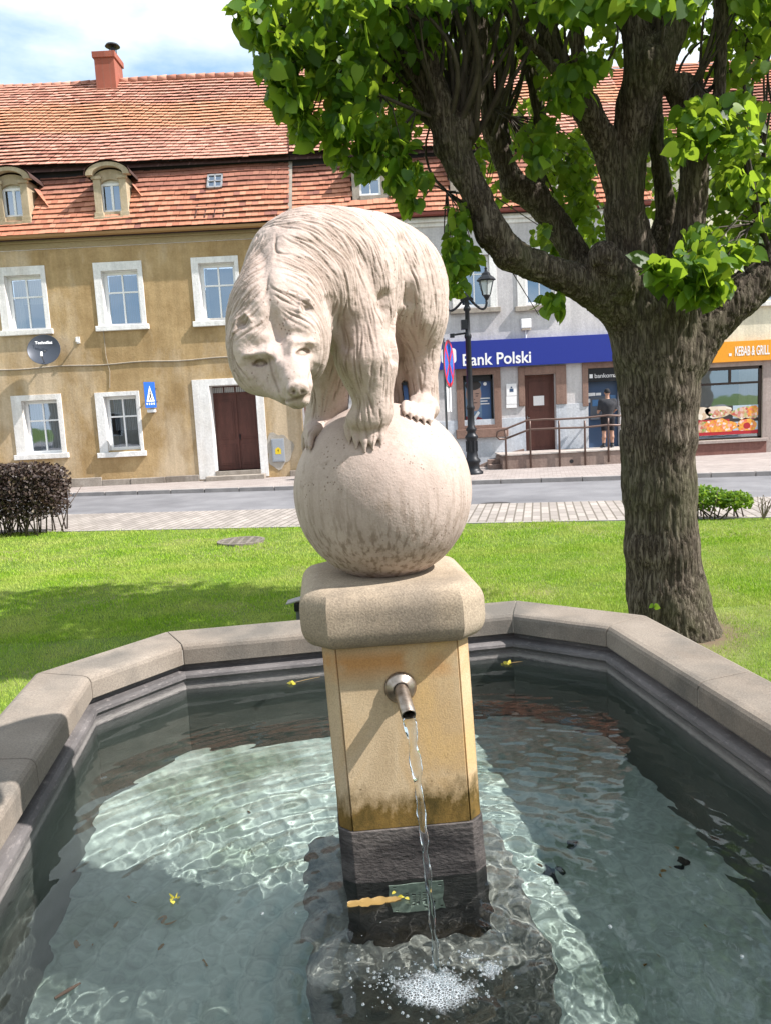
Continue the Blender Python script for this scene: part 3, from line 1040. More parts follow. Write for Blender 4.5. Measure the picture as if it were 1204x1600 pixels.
def casement(parent, o, Y, m=None, cols=2, rows=(.36,), bar=.028, fw=.07, curtain=None, m_gl=None, depth=.06):
    """window joinery in the opening o, glazing bars, pane and what hangs behind; returns the window part"""
    a, b, c, d = o
    m = m or m_pvc
    mb = MB()
    mb.box(a, a + fw, Y, Y + depth, c, d).box(b - fw, b, Y, Y + depth, c, d)
    mb.box(a + fw, b - fw, Y, Y + depth, d - fw, d).box(a + fw, b - fw, Y, Y + depth, c, c + fw)
    ia, ib, ic, id_ = a + fw, b - fw, c + fw, d - fw
    for k in range(1, cols):
        x = ia + (ib - ia) * k / cols
        mb.box(x - bar / 2, x + bar / 2, Y + .005, Y + depth - .01, ic, id_)
    zs = [id_ - (id_ - ic) * r for r in rows]
    for z in zs:
        for k in range(cols):
            xa = ia + (ib - ia) * k / cols + (bar / 2 if k else 0)
            xb = ia + (ib - ia) * (k + 1) / cols - (bar / 2 if k < cols - 1 else 0)
            mb.box(xa, xb, Y + .007, Y + depth - .012, z - bar / 2, z + bar / 2)
    w = mb.build('window', m, parent, bevel=.004)
    MB().add([(ia - .01, Y + .035, ic - .01), (ib + .01, Y + .035, ic - .01), (ib + .01, Y + .035, id_ + .01), (ia - .01, Y + .035, id_ + .01)], [(0, 1, 2, 3)]).build('pane', m_gl or m_glass, w, recalc=False)
    MB().box(a - .02, b + .02, Y + .9, Y + .92, c - .02, d + .02).box(a - .02, b + .02, Y + .1, Y + .9, c - .04, c - .021).build('room', m_dark, w)
    if curtain:
        cm, xs = curtain
        mb = MB()
        for (t0, t1, zt) in xs:
            x0_, x1_ = ia + (ib - ia) * t0, ia + (ib - ia) * t1
            n = max(8, int((x1_ - x0_) / .025))
            vs = []
            for k in range(n + 1):
                x = x0_ + (x1_ - x0_) * k / n
                y = Y + .13 + .018 * math.sin(k * 1.25) + .01 * math.sin(k * .53)
                vs += [(x, y, ic + (id_ - ic) * zt), (x, y, id_)]
            mb.add(vs, [(2 * k, 2 * k + 2, 2 * k + 3, 2 * k + 1) for k in range(n)])
        mb.build('curtain', cm, w, recalc=False)
    return w
def tile_mat(name, stops, patch, pz=None, dark=(.13, .05, .035)):
    m, nt, b = base_mat(name)
    g = nd(nt, 'ShaderNodeNewGeometry')
    v = coords(nt)
    c = ramp(nt, g.outputs['Random Per Island'], stops).outputs[0]
    n = noise(nt, coords(nt, (.35, 1, 1)), .55, 4, .6)
    c = mixc(nt, ramp(nt, n, [(.48, 0.), (.64, .75)]).outputs[0], c, patch)
    if pz is not None:
        t = nd(nt, 'ShaderNodeSeparateXYZ', {0: v.outputs[0]})
        nz = math_(nt, 'ADD', t.outputs[2], math_(nt, 'MULTIPLY', n, 1.2))
        f = math_(nt, 'MULTIPLY', nd(nt, 'ShaderNodeMapRange', {0: nz, 1: pz[0], 2: pz[0] + .3}).outputs[0], nd(nt, 'ShaderNodeMapRange', {0: nz, 1: pz[1] + .3, 2: pz[1]}).outputs[0])
        c = mixc(nt, math_(nt, 'MULTIPLY', f, .5), c, pz[2])
    n2 = noise(nt, v, 9, 5, .7)
    c = mixc(nt, ramp(nt, n2, [(.60, 0.), (.76, .45)]).outputs[0], c, dark)
    nt.links.new(c, b.inputs['Base Color'])
    b.inputs['Roughness'].default_value = .85
    b.inputs['Specular IOR Level'].default_value = .2
    bump(nt, b, n2, .2, .01)
    return m
ST = [(0, (.33, .15, .11)), (.3, (.44, .215, .155)), (.7, (.51, .265, .195)), (.95, (.58, .32, .245)), (1, (.27, .13, .10))]
m_tile_up = tile_mat('upper_roof_tiles', ST, (.48, .25, .19), (11.9, 13.1, (.54, .265, .125)))
m_tile_lo = tile_mat('lower_roof_tiles', [(0, (.33, .135, .085)), (.4, (.43, .185, .115)), (.9, (.51, .24, .155)), (1, (.20, .085, .07))], (.47, .18, .11), (9.45, 12.5, (.13, .065, .06)))  # dark top rows: eave shade painted into the tile colour
m_under = plain('roof_underlay', (.06, .03, .024), .9)
def tiled(name, m, parent, x0, x1, lo, hi, course, tw=.17, sag=.05, seed=1, skip=None, th=.016):
    """courses of separate plain tiles from the eave lo=(y,z) up to hi=(y,z)"""
    r = np.random.default_rng(seed)
    L = math.dist(lo, hi)
    n = int(round(L / course))
    sy, sz = (hi[0] - lo[0]) / L, (hi[1] - lo[1]) / L
    ny_, nz_ = -sz, sy                       # outward normal (towards the street, up)
    mb = MB()
    def warp(x, s):
        return sag * (math.sin(x * .4 + 1.3 + seed) * .6 + math.sin(x * 1.7 + s * .9) * .25 + math.sin(x * .21 + seed) * .8)
    for k in range(n):
        s0 = k * L / n - .02
        s1 = (k + 1) * L / n + .05
        off = (k % 2) * tw / 2
        m_ = int((x1 - x0) / tw) + 2
        for i in range(m_):
            a = max(x0, x0 + (i - 1) * tw + off + .002)
            b = min(x1, x0 + i * tw + off - .002)
            if b - a < .02:
                continue
            if skip and skip((a + b) / 2, lo[1] + sz * (s0 + s1) / 2):
                continue
            w = warp((a + b) / 2, s0) * math.sin(math.pi * min(max(s0 / L, 0), 1)) + r.normal(0, .002)
            dz = warp(a, s0) * .5 + r.normal(0, .003)
            l0, l1 = .066 + r.normal(0, .003), .004
            def P(x, s, nn):
                return (x, lo[0] + sy * s + ny_ * nn, lo[1] + sz * s + nz_ * nn + dz)
            mb.add([P(a, s0, w + l0), P(b, s0, w + l0), P(b, s1, w + l1), P(a, s1, w + l1), P(a, s0, w + l0 - th), P(b, s0, w + l0 - th)], [(0, 1, 2, 3), (4, 5, 1, 0)])
    o = mb.build(name, m, parent, recalc=False)
    MB().add([(x0, lo[0] + .03, lo[1] - .16), (x1, lo[0] + .03, lo[1] - .16), (x1, hi[0] + .03, hi[1] - .2), (x0, hi[0] + .03, hi[1] - .2)], [(0, 1, 2, 3)]).build('roof_boarding', m_under, o, recalc=False)
    return o

# ---------------------------------------------------------------- ochre house
XL, XM, XR, XE = -27.0, -2.42, 8.45, 26.0
house = thing('ochre_house', 'old ochre plastered house with white window surrounds, tiled mansard roof, two dormers and a chimney', 'house', (-9, FY, 0))
dxw = 2.95
def win_rects(o_tl, o_br, f_tl, f_br, dx=0):
    A = fr(*o_tl, *o_br)
    B = fr(*f_tl, *f_br)
    return [A[0] + dx, A[1] + dx, A[2], A[3]], (B[0] + dx, B[1] + dx, B[2], B[3])
U2 = win_rects((145, 411), (230, 506), (158, 424), (223, 508))
U3 = win_rects((298, 403), (379, 499), (310, 412), (373, 499))
U1 = ([U2[0][0] - dxw, U2[0][1] - dxw, U2[0][2], U2[0][3]], tuple(v - (dxw if i < 2 else 0) for i, v in enumerate(U2[1])))
U0 = ([U2[0][0] - 2 * dxw, U2[0][1] - 2 * dxw, U2[0][2], U2[0][3]], tuple(v - (2 * dxw if i < 2 else 0) for i, v in enumerate(U2[1])))
L2 = win_rects((148, 614), (226, 704), (162, 620), (221, 702))
L1 = win_rects((17, 619), (105, 707), (34, 627), (98, 708))
door_o = fr(327, 603, 408, 729)
door_o = (door_o[0], door_o[1], .33, door_o[3])
rv = .28
def grow(o, g):
    return (o[0] - g, o[1] + g, o[2] - g, o[3] + g)
openings = [U0[1], U1[1], U2[1], U3[1], L1[1], L2[1]]
dhole = (door_o[0] - .0, door_o[1], door_o[2], door_o[3])
wall('wall', XL, XM, -.1, 7.32, openings + [dhole], m_ochre, house, depth=.5)
cur = [(m_buff, [(0, .45, .0), (.62, 1, 0)]), (m_buff, [(0, 1, .5), (0, .3, 0)]), (m_blue_cur, [(0, 1, 0)]), (m_net, [(0, .10, .0)]), (m_net, [(.55, 1, .05), (0, .4, .55)]), (m_net, [(.1, .9, .35)])]
for (A, B), cu_ in zip((U0, U1, U2, U3, L1, L2), cur):
    w = casement(house, B, FY + .2, curtain=cu_, bar=.05, fw=.10)
    surround(A[0], A[1], A[2], A[3], B, 0, m_white, w, lin=.198)
    MB().box(A[0] - .07, A[1] + .07, FY - .11, FY + .2, A[2] - .16, A[2] - .002).build('sill', m_white, w, bevel=.012)
# door
dA = fr(300, 594, 421, 742)
fo = (dhole[0], dhole[1], dhole[2], dhole[3])
d_s = surround(dA[0], dA[1], .1, dA[3], fo, 0, m_white, house, name='door_surround', lin=.40)
mb = MB()
dy = FY + .42
a, b, c, d = dhole
tz = d - .28
mb.box(a, b, dy, dy + .05, c, tz).box(a, b, dy - .015, dy + .05, tz, tz + .06).box(a, b, dy - .01, dy + .04, d - .05, d)
xm = (a + b) / 2
for s0, s1 in ((a + .04, xm - .03), (xm + .03, b - .04)):
    for (z0, z1) in ((c + .15, c + .82), (c + .98, tz - .15)):
        mb.box(s0 + .05, s1 - .05, dy - .016, dy, z0, z1)
        mb.box(s0 + .1, s1 - .1, dy - .028, dy - .016, z0 + .06, z1 - .06)
mb.box(xm - .025, xm + .025, dy - .03, dy, c, tz)
for k in range(1, 4):
    x = a + (b - a) * k / 4
    mb.box(x - .02, x + .02, dy - .005, dy + .03, tz + .06, d - .05)
dr = mb.build('door', m_door, house, bevel=.005)
MB().box(xm + .05, xm + .08, dy - .07, dy - .03, c + .95, c + 1.12).build('handle', m_black, dr, bevel=.004)
MB().add([(a, dy + .01, tz + .06), (b, dy + .01, tz + .06), (b, dy + .01, d - .05), (a, dy + .01, d - .05)], [(0, 1, 2, 3)]).build('fanlight', m_net, dr, recalc=False)
MB().box(a - .25, b + .15, FY - .42, FY + .42, -.1, .2).box(a, b, FY - .05, FY + .45, .2, .33).build('doorstep', m_plinth, house, bevel=.012)
# rough stone plinth
mb = MB()
x = XL
rr = random.Random(3)
mb.box(XL, a - .72, FY - .04, FY + .01, -.1, .22)
while x < XM - .3:
    w = rr.uniform(.5, 1.2)
    x2 = min(x + w, XM)
    if not (a - .7 < (x + x2) / 2 < b + .45):
        mb.box(x + .01, x2, FY - .05 - rr.random() * .025, FY + .01, -.1, rr.uniform(.24, .36))
    x = x2
mb.build('plinth', m_plinth, house, bevel=.02)
MB().box(XL, XM, FY - .04, FY + .02, 7.325, 7.5).box(XL, XM, FY - .12, FY + .02, 7.5, 7.58).build('cornice', mat('ochre_cornice', (.34, .26, .14), (.44, .35, .21), 2, .9, (.2, 1, 1)), house, bevel=.01)
MB().prism([(FY - .30, 7.62), (FY - .30, 7.70), (FY - .18, 7.70), (FY - .18, 7.62), (FY - .24, 7.585)], 'x', XL, XM).build('gutter', m_gutter, house)
# cable along the front
mb = MB()
pts = []
for px in range(-10, 396, 12):
    y = 578 - px * .0545 + 1.0 * math.sin(px * .05)
    p = at(px, y, FY - .02)
    pts.append(p)
mb.tube(pts, .022, 6)
mb.tube([at(162, 517, FY - .02), at(166, 556, FY - .02), at(172, 580, FY - .02), at(172, 606, FY - .02)], .012, 6)
mb.build('cable', plaster('cable_grey', (.36, .31, .24), (.42, .36, .28), (.5, .45, .38)), house)
# roofs
EAVE, BRK, UPL, RIDGE = (FY - .27, 7.70), (FY + 1.15, 9.95), (FY + .70, 9.93), (29.0, 13.93)
DORM = []
for (px0, py0, px1, py1) in ((132, 252, 212, 338),):
    X = fr(px0, py0, px1, py1, FY + .05)
    DORM.append(X)
D2 = fr(141, 262, 206, 338, FY + .05)
D1 = (D2[0] - 2.97, D2[1] - 2.97, D2[2], D2[3])
def in_dormer(x, z):
    return any(d_[0] + .05 < x < d_[1] - .05 and z > d_[2] + .1 for d_ in (D1, D2))
tiled('lower_roof', m_tile_lo, house, XL, XM, EAVE, BRK, .205, .19, .05, 2, in_dormer)
tiled('upper_roof', m_tile_up, house, XL, XM, UPL, RIDGE, .215, .19, .06, 5)
mb = MB()
for i in range(int((XM - XL) / .34)):
    x = XL + i * .34
    z = 13.95 + .03 * math.sin(x * .7)
    mb.tube([(x, 29, z), (x + .36, 29, z + .012)], [.10, .115], 8)
mb.build('ridge_tiles', m_tile_up, house, smooth=True)
MB().add([(XL, 29, 13.9), (XM, 29, 13.9), (XM, 33.2, 10), (XL, 33.2, 10)], [(0, 1, 2, 3)]).build('back_roof', m_tile_up, house, recalc=False)
def seam(x, parent):
    MB().box(x - .05, x + .05, EAVE[0] - .02, EAVE[0] + .02, 7.6, 7.75).add(
        [(x - .06, EAVE[0] - .08, EAVE[1] + .05), (x + .06, EAVE[0] - .08, EAVE[1] + .05), (x + .06, BRK[0] - .08, BRK[1] + .05), (x - .06, BRK[0] - .08, BRK[1] + .05)], [(0, 1, 2, 3)]).build('verge', m_plinth, parent, recalc=False)
seam(XM + .03, house)
MB().box(XL, XR, FY + .93, FY + .95, 9.42, 10.0).build('eaves_shade_strip', m_dark, house)  # dark strip added in place of the shade under the upper eave
# chimney
cx0 = at(147, 100, 28.6).x
cx1 = at(184, 100, 28.6).x
mbr = brick_mat('red_chimney_brick', (.30, .095, .065), (.37, .125, .085), (.26, .16, .13), .24, .08)
ch = MB().box(cx0 + .05, cx1 - .08, 28.5, 29.4, 12.9, 14.55).box(cx0, cx1 - .03, 28.45, 29.45, 14.55, 14.75).build('chimney', mbr, house, bevel=.01)
cc = ((cx0 + cx1) / 2 + .2, 28.9)
MB().lathe([(.09, 14.75), (.09, 15.02), (.001, 15.02)], (cc[0], cc[1], 0), 12).lathe([(.26, 15.06), (.22, 15.12), (.05, 15.19), (.001, 15.19), ], (cc[0], cc[1], 0), 16).lathe([(.26, 15.06), (.001, 15.05)], (cc[0], cc[1], 0), 16).tube([(cc[0] - .12, cc[1], 14.75), (cc[0] - .12, cc[1], 15.08)], .015, 5).tube([(cc[0] + .12, cc[1], 14.75), (cc[0] + .12, cc[1], 15.08)], .015, 5).build('chimney_cowl', m_black, ch)
# dormers
m_dstone = plaster('dormer_stone', (.42, .34, .22), (.54, .45, .32), (.30, .24, .16), 3)
def dormer(R):
    x0, x1, z0, z1 = R
    w = x1 - x0
    cx = (x0 + x1) / 2
    Y = FY + .05
    spring, rise = z1 - .34, .27
    iw = w * .30
    isp, irise, iz0 = spring - .22, .20, z0 + .17
    def arc(hw, sp, ri, n=10):
        return [(cx + hw * math.cos(math.pi * k / n), sp + ri * math.sin(math.pi * k / n)) for k in range(n + 1)]
    outer = arc(w / 2 - .06, spring, rise)
    inner = arc(iw, isp, irise)
    mb = MB()
    n = 11
    # arched face between the outer and inner outline
    o_ = [(x1 - .06, z0)] + outer + [(x0 + .06, z0)]
    i_ = [(cx + iw, iz0)] + inner + [(cx - iw, iz0)]
    vs = [(x, Y, z) for x, z in o_] + [(x, Y, z) for x, z in i_] + [(x, Y + .2, z) for x, z in i_] + [(x, Y + 1.3, z) for x, z in o_]
    m_ = len(o_)
    f = []
    for k in range(m_ - 1):
        f.append((k, k + 1, m_ + k + 1, m_ + k))
        f.append((m_ + k, m_ + k + 1, 2 * m_ + k + 1, 2 * m_ + k))
        f.append((k, k + 1, 3 * m_ + k + 1, 3 * m_ + k))
    f.append((m_ - 1, 0, m_, 2 * m_ - 1))
    f.append((2 * m_ - 1, m_, 2 * m_, 3 * m_ - 1))
    mb.add(vs, f)
    # pilasters and imposts
    for s in (-1, 1):
        xa = cx + s * (w / 2 - .17)
        mb.box(xa - .11, xa + .11, Y - .06, Y - .001, z0 + .12, spring - .02)
        mb.box(xa - .15, xa + .15, Y - .10, Y + .001, spring - .02, spring + .07)
        mb.box(xa - .14, xa + .14, Y - .09, Y + .001, z0, z0 + .14)
    mb.box(x0 + .02, x1 - .02, Y - .13, Y + .02, z0 - .1, z0 - .001)
    dm = mb.build('dormer', m_dstone, house, bevel=.008)
    # moulded arched hood
    mb = MB()
    oa, ob = arc(w / 2 + .10, spring + .07, rise + .09, 14), arc(w / 2 - .10, spring + .07, rise - .02, 14)
    for k in range(14):
        q = [oa[k], oa[k + 1], ob[k + 1], ob[k]]
        mb.prism(q, 'y', Y - .2, Y + .0)
    mb.build('hood', m_dstone, dm)
    mb = MB()
    oa = arc(w / 2 + .13, spring + .085, rise + .12, 14)
    mb.add([(x, Y - .24, z) for x, z in oa] + [(x, Y + 1.9, z - .05) for x, z in oa], [(k, k + 1, 15 + k + 1, 15 + k) for k in range(14)])
    mb.build('dormer_roof', m_under, dm, recalc=False)
    # tiled apron flaring from the cheek
    mb = MB()
    for k in range(4):
        xx = x1 + .02 + k * .12
        zz_ = spring - .1 - k * .17
        mb.add([(xx, Y + .25, zz_), (xx + .16, Y + .2, zz_ - .22), (xx + .16, Y + 1.25, zz_ + .02), (xx, Y + 1.3, zz_ + .22)], [(0, 1, 2, 3)])
    mb.build('side_tiles', m_tile_lo, dm, recalc=False)
    # two leaved window
    ow = (cx - iw, cx + iw, iz0, isp + irise * .55)
    casement(dm, ow, Y + .1, cols=2, rows=(), fw=.07, bar=.07)
    MB().add([(cx - iw, Y + .12, isp + irise * .5), (cx + iw, Y + .12, isp + irise * .5), (cx + iw, Y + .12, isp + irise), (cx - iw, Y + .12, isp + irise)], [(0, 1, 2, 3)]).build('tympanum', m_white, dm, recalc=False)
dormer(D1)
dormer(D2)
# little rooflight
rl = fr(324, 276, 350, 300, FY + .55)
sl = (BRK[0] - EAVE[0]) / (BRK[1] - EAVE[1])
def onroof(x, z, nn):
    y = EAVE[0] + (z - EAVE[1]) * sl
    L = math.hypot(1, sl)
    return (x, y - nn / L, z + nn * sl / L)
mb = MB()
x0, x1, z0, z1 = rl
for (a_, b_, c_, d_) in ((x0, x0 + .05, z0, z1), (x1 - .05, x1, z0, z1), ((x0 + x1) / 2 - .02, (x0 + x1) / 2 + .02, z0, z1), (x0, x1, z0, z0 + .05), (x0, x1, z1 - .05, z1), (x0, x1, (z0 + z1) / 2 - .015, (z0 + z1) / 2 + .015)):
    mb.add([onroof(x, z, n_) for x in (a_, b_) for n_ in (.05, .17) for z in (c_, d_)], [(0, 1, 3, 2), (4, 6, 7, 5), (0, 4, 5, 1), (2, 3, 7, 6), (0, 2, 6, 4), (1, 5, 7, 3)])
rw = mb.build('rooflight', m_zinc, house)
MB().add([onroof(x0, z0, .14), onroof(x1, z0, .14), onroof(x1, z1, .14), onroof(x0, z1, .14)], [(0, 1, 2, 3)]).build('pane', m_glass, rw, recalc=False)
MB().add([onroof(x0 - .1, z0 - .12, .07), onroof(x1 + .1, z0 - .12, .07), onroof(x1 + .1, z1 + .1, .07), onroof(x0 - .1, z1 + .1, .07)], [(0, 1, 2, 3)]).build('flashing', m_under, rw, recalc=False)
# roof ladder hooks casting their thin shadows
mb = MB()
for k in range(4):
    xh = x0 - .25 + k * .28
    mb.tube([onroof(xh, z0 - .25, .06), onroof(xh - .05, z0 - .95, .09)], .018, 5)
for k in range(3):
    zh = z0 - .35 - k * .22
    mb.tube([onroof(x0 - .35, zh, .08), onroof(x1 + .35, zh, .08)], .014, 5)
mb.build('roof_ladder', m_under, house)

# ---------------------------------------------------------------- grey bank house
bank = thing('bank_building', 'light grey rendered building with brown stone door and window surrounds and tiled roof', 'building', (3, FY, 0))
W1 = win_rects((703, 387), (776, 480), (715, 400), (765, 478))
W2 = win_rects((805, 385), (876, 476), (819, 398), (866, 474))
dx = W2[0][0] - W1[0][0]
W0 = ([v - (dx if i < 2 else 0) for i, v in enumerate(W1[0])], tuple(v - (dx if i < 2 else 0) for i, v in enumerate(W1[1])))
WM = ([v - (2 * dx if i < 2 else 0) for i, v in enumerate(W1[0])], tuple(v - (2 * dx if i < 2 else 0) for i, v in enumerate(W1[1])))
bw = fr(722, 587, 772, 663)
bdr = fr(818, 586, 869, 704)
bdr = (bdr[0], bdr[1], .47, bdr[3])
atm = fr(917, 576, 968, 693)
atm = (atm[0], atm[1], .47, atm[3])
bw0 = (bw[0] - 2.45, bw[1] - 2.45, bw[2], bw[3])
wall('wall', XM, XR, -.1, 7.4, [W0[1], W1[1], W2[1], WM[1], bw, bw0, bdr, atm], m_grey, bank, depth=.3)
for (A, B) in (WM, W0, W1, W2):
    w = casement(bank, B, FY + .12, rows=(.34,), fw=.08, bar=.035, curtain=(m_net, [(0, 1, .62)]))
    surround(A[0], A[1], A[2], A[3], B, 0, m_white, w)
    MB().box(A[0] - .09, A[1] + .09, FY - .13, FY + .1, A[2] - .15, A[2] - .002).build('sill', m_plinth, w, bevel=.012)
MB().box(XM, XR, FY - .05, FY + .02, 7.4, 7.52).box(XM, XR, FY - .14, FY + .02, 7.52, 7.66).build('cornice', m_white, bank, bevel=.015)
MB().prism([(FY - .30, 7.70), (FY - .30, 7.78), (FY - .18, 7.78), (FY - .18, 7.70), (FY - .24, 7.665)], 'x', XM, XR).build('gutter', m_gutter2, bank)
EAVE2 = (FY - .27, 7.78)
DG = fr(548, 256, 607, 312, FY + .1)
DG2 = (DG[0] + 2.95, DG[1] + 2.95, DG[2], DG[3])
DG3 = (DG[0] + 5.9, DG[1] + 5.9, DG[2], DG[3])
def in_d2(x, z):
    return any(d_[0] < x < d_[1] and z > d_[2] for d_ in (DG, DG2, DG3))
tiled('lower_roof', m_tile_lo, bank, XM + .06, XR, EAVE2, BRK, .205, .19, .05, 12, in_d2)
tiled('upper_roof', m_tile_up, bank, XM + .03, XR, UPL, RIDGE, .215, .19, .06, 15)
mb = MB()
for i in range(int((XR - XM) / .34)):
    x = XM + i * .34
    mb.tube([(x, 29, 13.95), (x + .36, 29, 13.962)], [.10, .115], 8)
mb.build('ridge_tiles', m_tile_up, bank, smooth=True)
MB().add([(XM, 29, 13.9), (XR, 29, 13.9), (XR, 33.2, 10), (XM, 33.2, 10)], [(0, 1, 2, 3)]).build('back_roof', m_tile_up, bank, recalc=False)
for R in (DG, DG2, DG3):
    x0, x1, z0, z1 = R
    Y = FY + .1
    mb = MB()
    o = (x0 + .22, x1 - .22, z0 + .15, z1 - .15)
    mb.box(x0, o[0], Y, Y + .1, z0, z1).box(o[1], x1, Y, Y + .1, z0, z1).box(o[0], o[1], Y, Y + .1, o[3], z1).box(o[0], o[1], Y - .04, Y + .1, z0, o[2])
    mb.box(x0, x0 + .08, Y + .1, Y + 1.4, z0, z1).box(x1 - .08, x1, Y + .1, Y + 1.4, z0, z1)
    dm = mb.build('dormer', m_plinth, bank, bevel=.008)
    MB().add([(x0 - .12, Y - .15, z1), (x1 + .12, Y - .15, z1), (x1 + .12, Y + 1.5, z1 + .25), (x0 - .12, Y + 1.5, z1 + .25), (x0 - .12, Y - .15, z1 + .06), (x1 + .12, Y - .15, z1 + .06), (x1 + .12, Y + 1.5, z1 + .31), (x0 - .12, Y + 1.5, z1 + .31)], [(0, 1, 2, 3), (4, 7, 6, 5), (0, 4, 5, 1), (1, 5, 6, 2), (3, 2, 6, 7), (0, 3, 7, 4)]).build('dormer_roof', m_zinc, dm)
    casement(dm, o, Y + .02, rows=(.4,), fw=.06, bar=.03)
# downpipe at the joint with the ochre house
MB().tube([(XM + .13, FY - .1, 7.6), (XM + .13, FY - .1, .1)], .055, 10).build('downpipe', m_gutter2, bank, smooth=True)
# brown surrounds of the ground floor
A = fr(711, 574, 783, 668)
wb = surround(A[0], A[1], A[2], A[3], bw, 0, m_brownst, bank, name='window_surround', bottom=True, th=.06)
MB().box(A[0] - .06, A[1] + .18, FY - .17, FY + .02, A[2] - .28, A[2] - .002).build('sill', m_brownst, wb, bevel=.015)
wb0 = surround(A[0] - 2.45, A[1] - 2.45, A[2], A[3], bw0, 0, m_brownst, bank, name='window_surround', bottom=True, th=.06)
MB().box(A[0] - 2.51, A[1] - 2.27, FY - .17, FY + .02, A[2] - .28, A[2] - .002).build('sill', m_brownst, wb0, bevel=.015)
A = fr(808, 574, 884, 631)
mb = MB()
mb.box(A[0], bdr[0], FY - .06, FY + .01, A[2], A[3]).box(bdr[1], A[1], FY - .06, FY + .01, A[2], A[3]).box(bdr[0], bdr[1], FY - .06, FY + .01, bdr[3], A[3])
mb.build('door_surround', m_brownst, bank, bevel=.01)
A2 = fr(908, 566, 985, 631)
mb = MB()
mb.box(A2[0], atm[0], FY - .06, FY + .01, A2[2], A2[3]).box(atm[1], A2[1], FY - .06, FY + .01, A2[2], A2[3]).box(atm[0], atm[1], FY - .06, FY + .01, atm[3], A2[3])
mb.build('recess_surround', m_brownst, bank, bevel=.01)
# pale panels beside door below the brown stone
zt = A[2] - .003
mb = MB()
mb.box(bdr[1] + .003, atm[0] - .003, FY - .03, FY + .01, .3, zt)
mb.build('plinth_panel', m_ltpanel, bank, bevel=.005)
MB().box(XM + .3, bdr[0] - .003, FY - .03, FY + .01, -.1, A[2] - .35).build('plinth', m_ltpanel, bank, bevel=.005)
# bank door
a, b, c, d = bdr
dy = FY + .25
mb = MB().box(a, b, dy, dy + .05, c, d).box(a, a + .07, dy - .03, dy, c, d).box(b - .07, b, dy - .03, dy, c, d).box(a + .07, b - .07, dy - .03, dy, d - .07, d)
for (z0, z1) in ((c + .12, c + .78), (c + .9, c + 1.25), (c + 1.35, d - .2)):
    mb.box(a + .16, b - .14, dy - .016, dy, z0, z1)
bd = mb.build('door', m_door, bank, bevel=.006)
P_ = fr(832, 619, 849, 633, dy)
MB().box(P_[0], P_[1], dy - .022, dy - .018, P_[2], P_[3]).build('notice', m_pvc, bd)
MB().tube([(a + .1, dy - .05, c + 1.0), (a + .1, dy - .05, c + 1.1)], .012, 6).tube([(a + .1, dy - .05, c + 1.04), (a + .18, dy - .06, c + 1.04)], .01, 6).build('handle', m_zinc, bd)
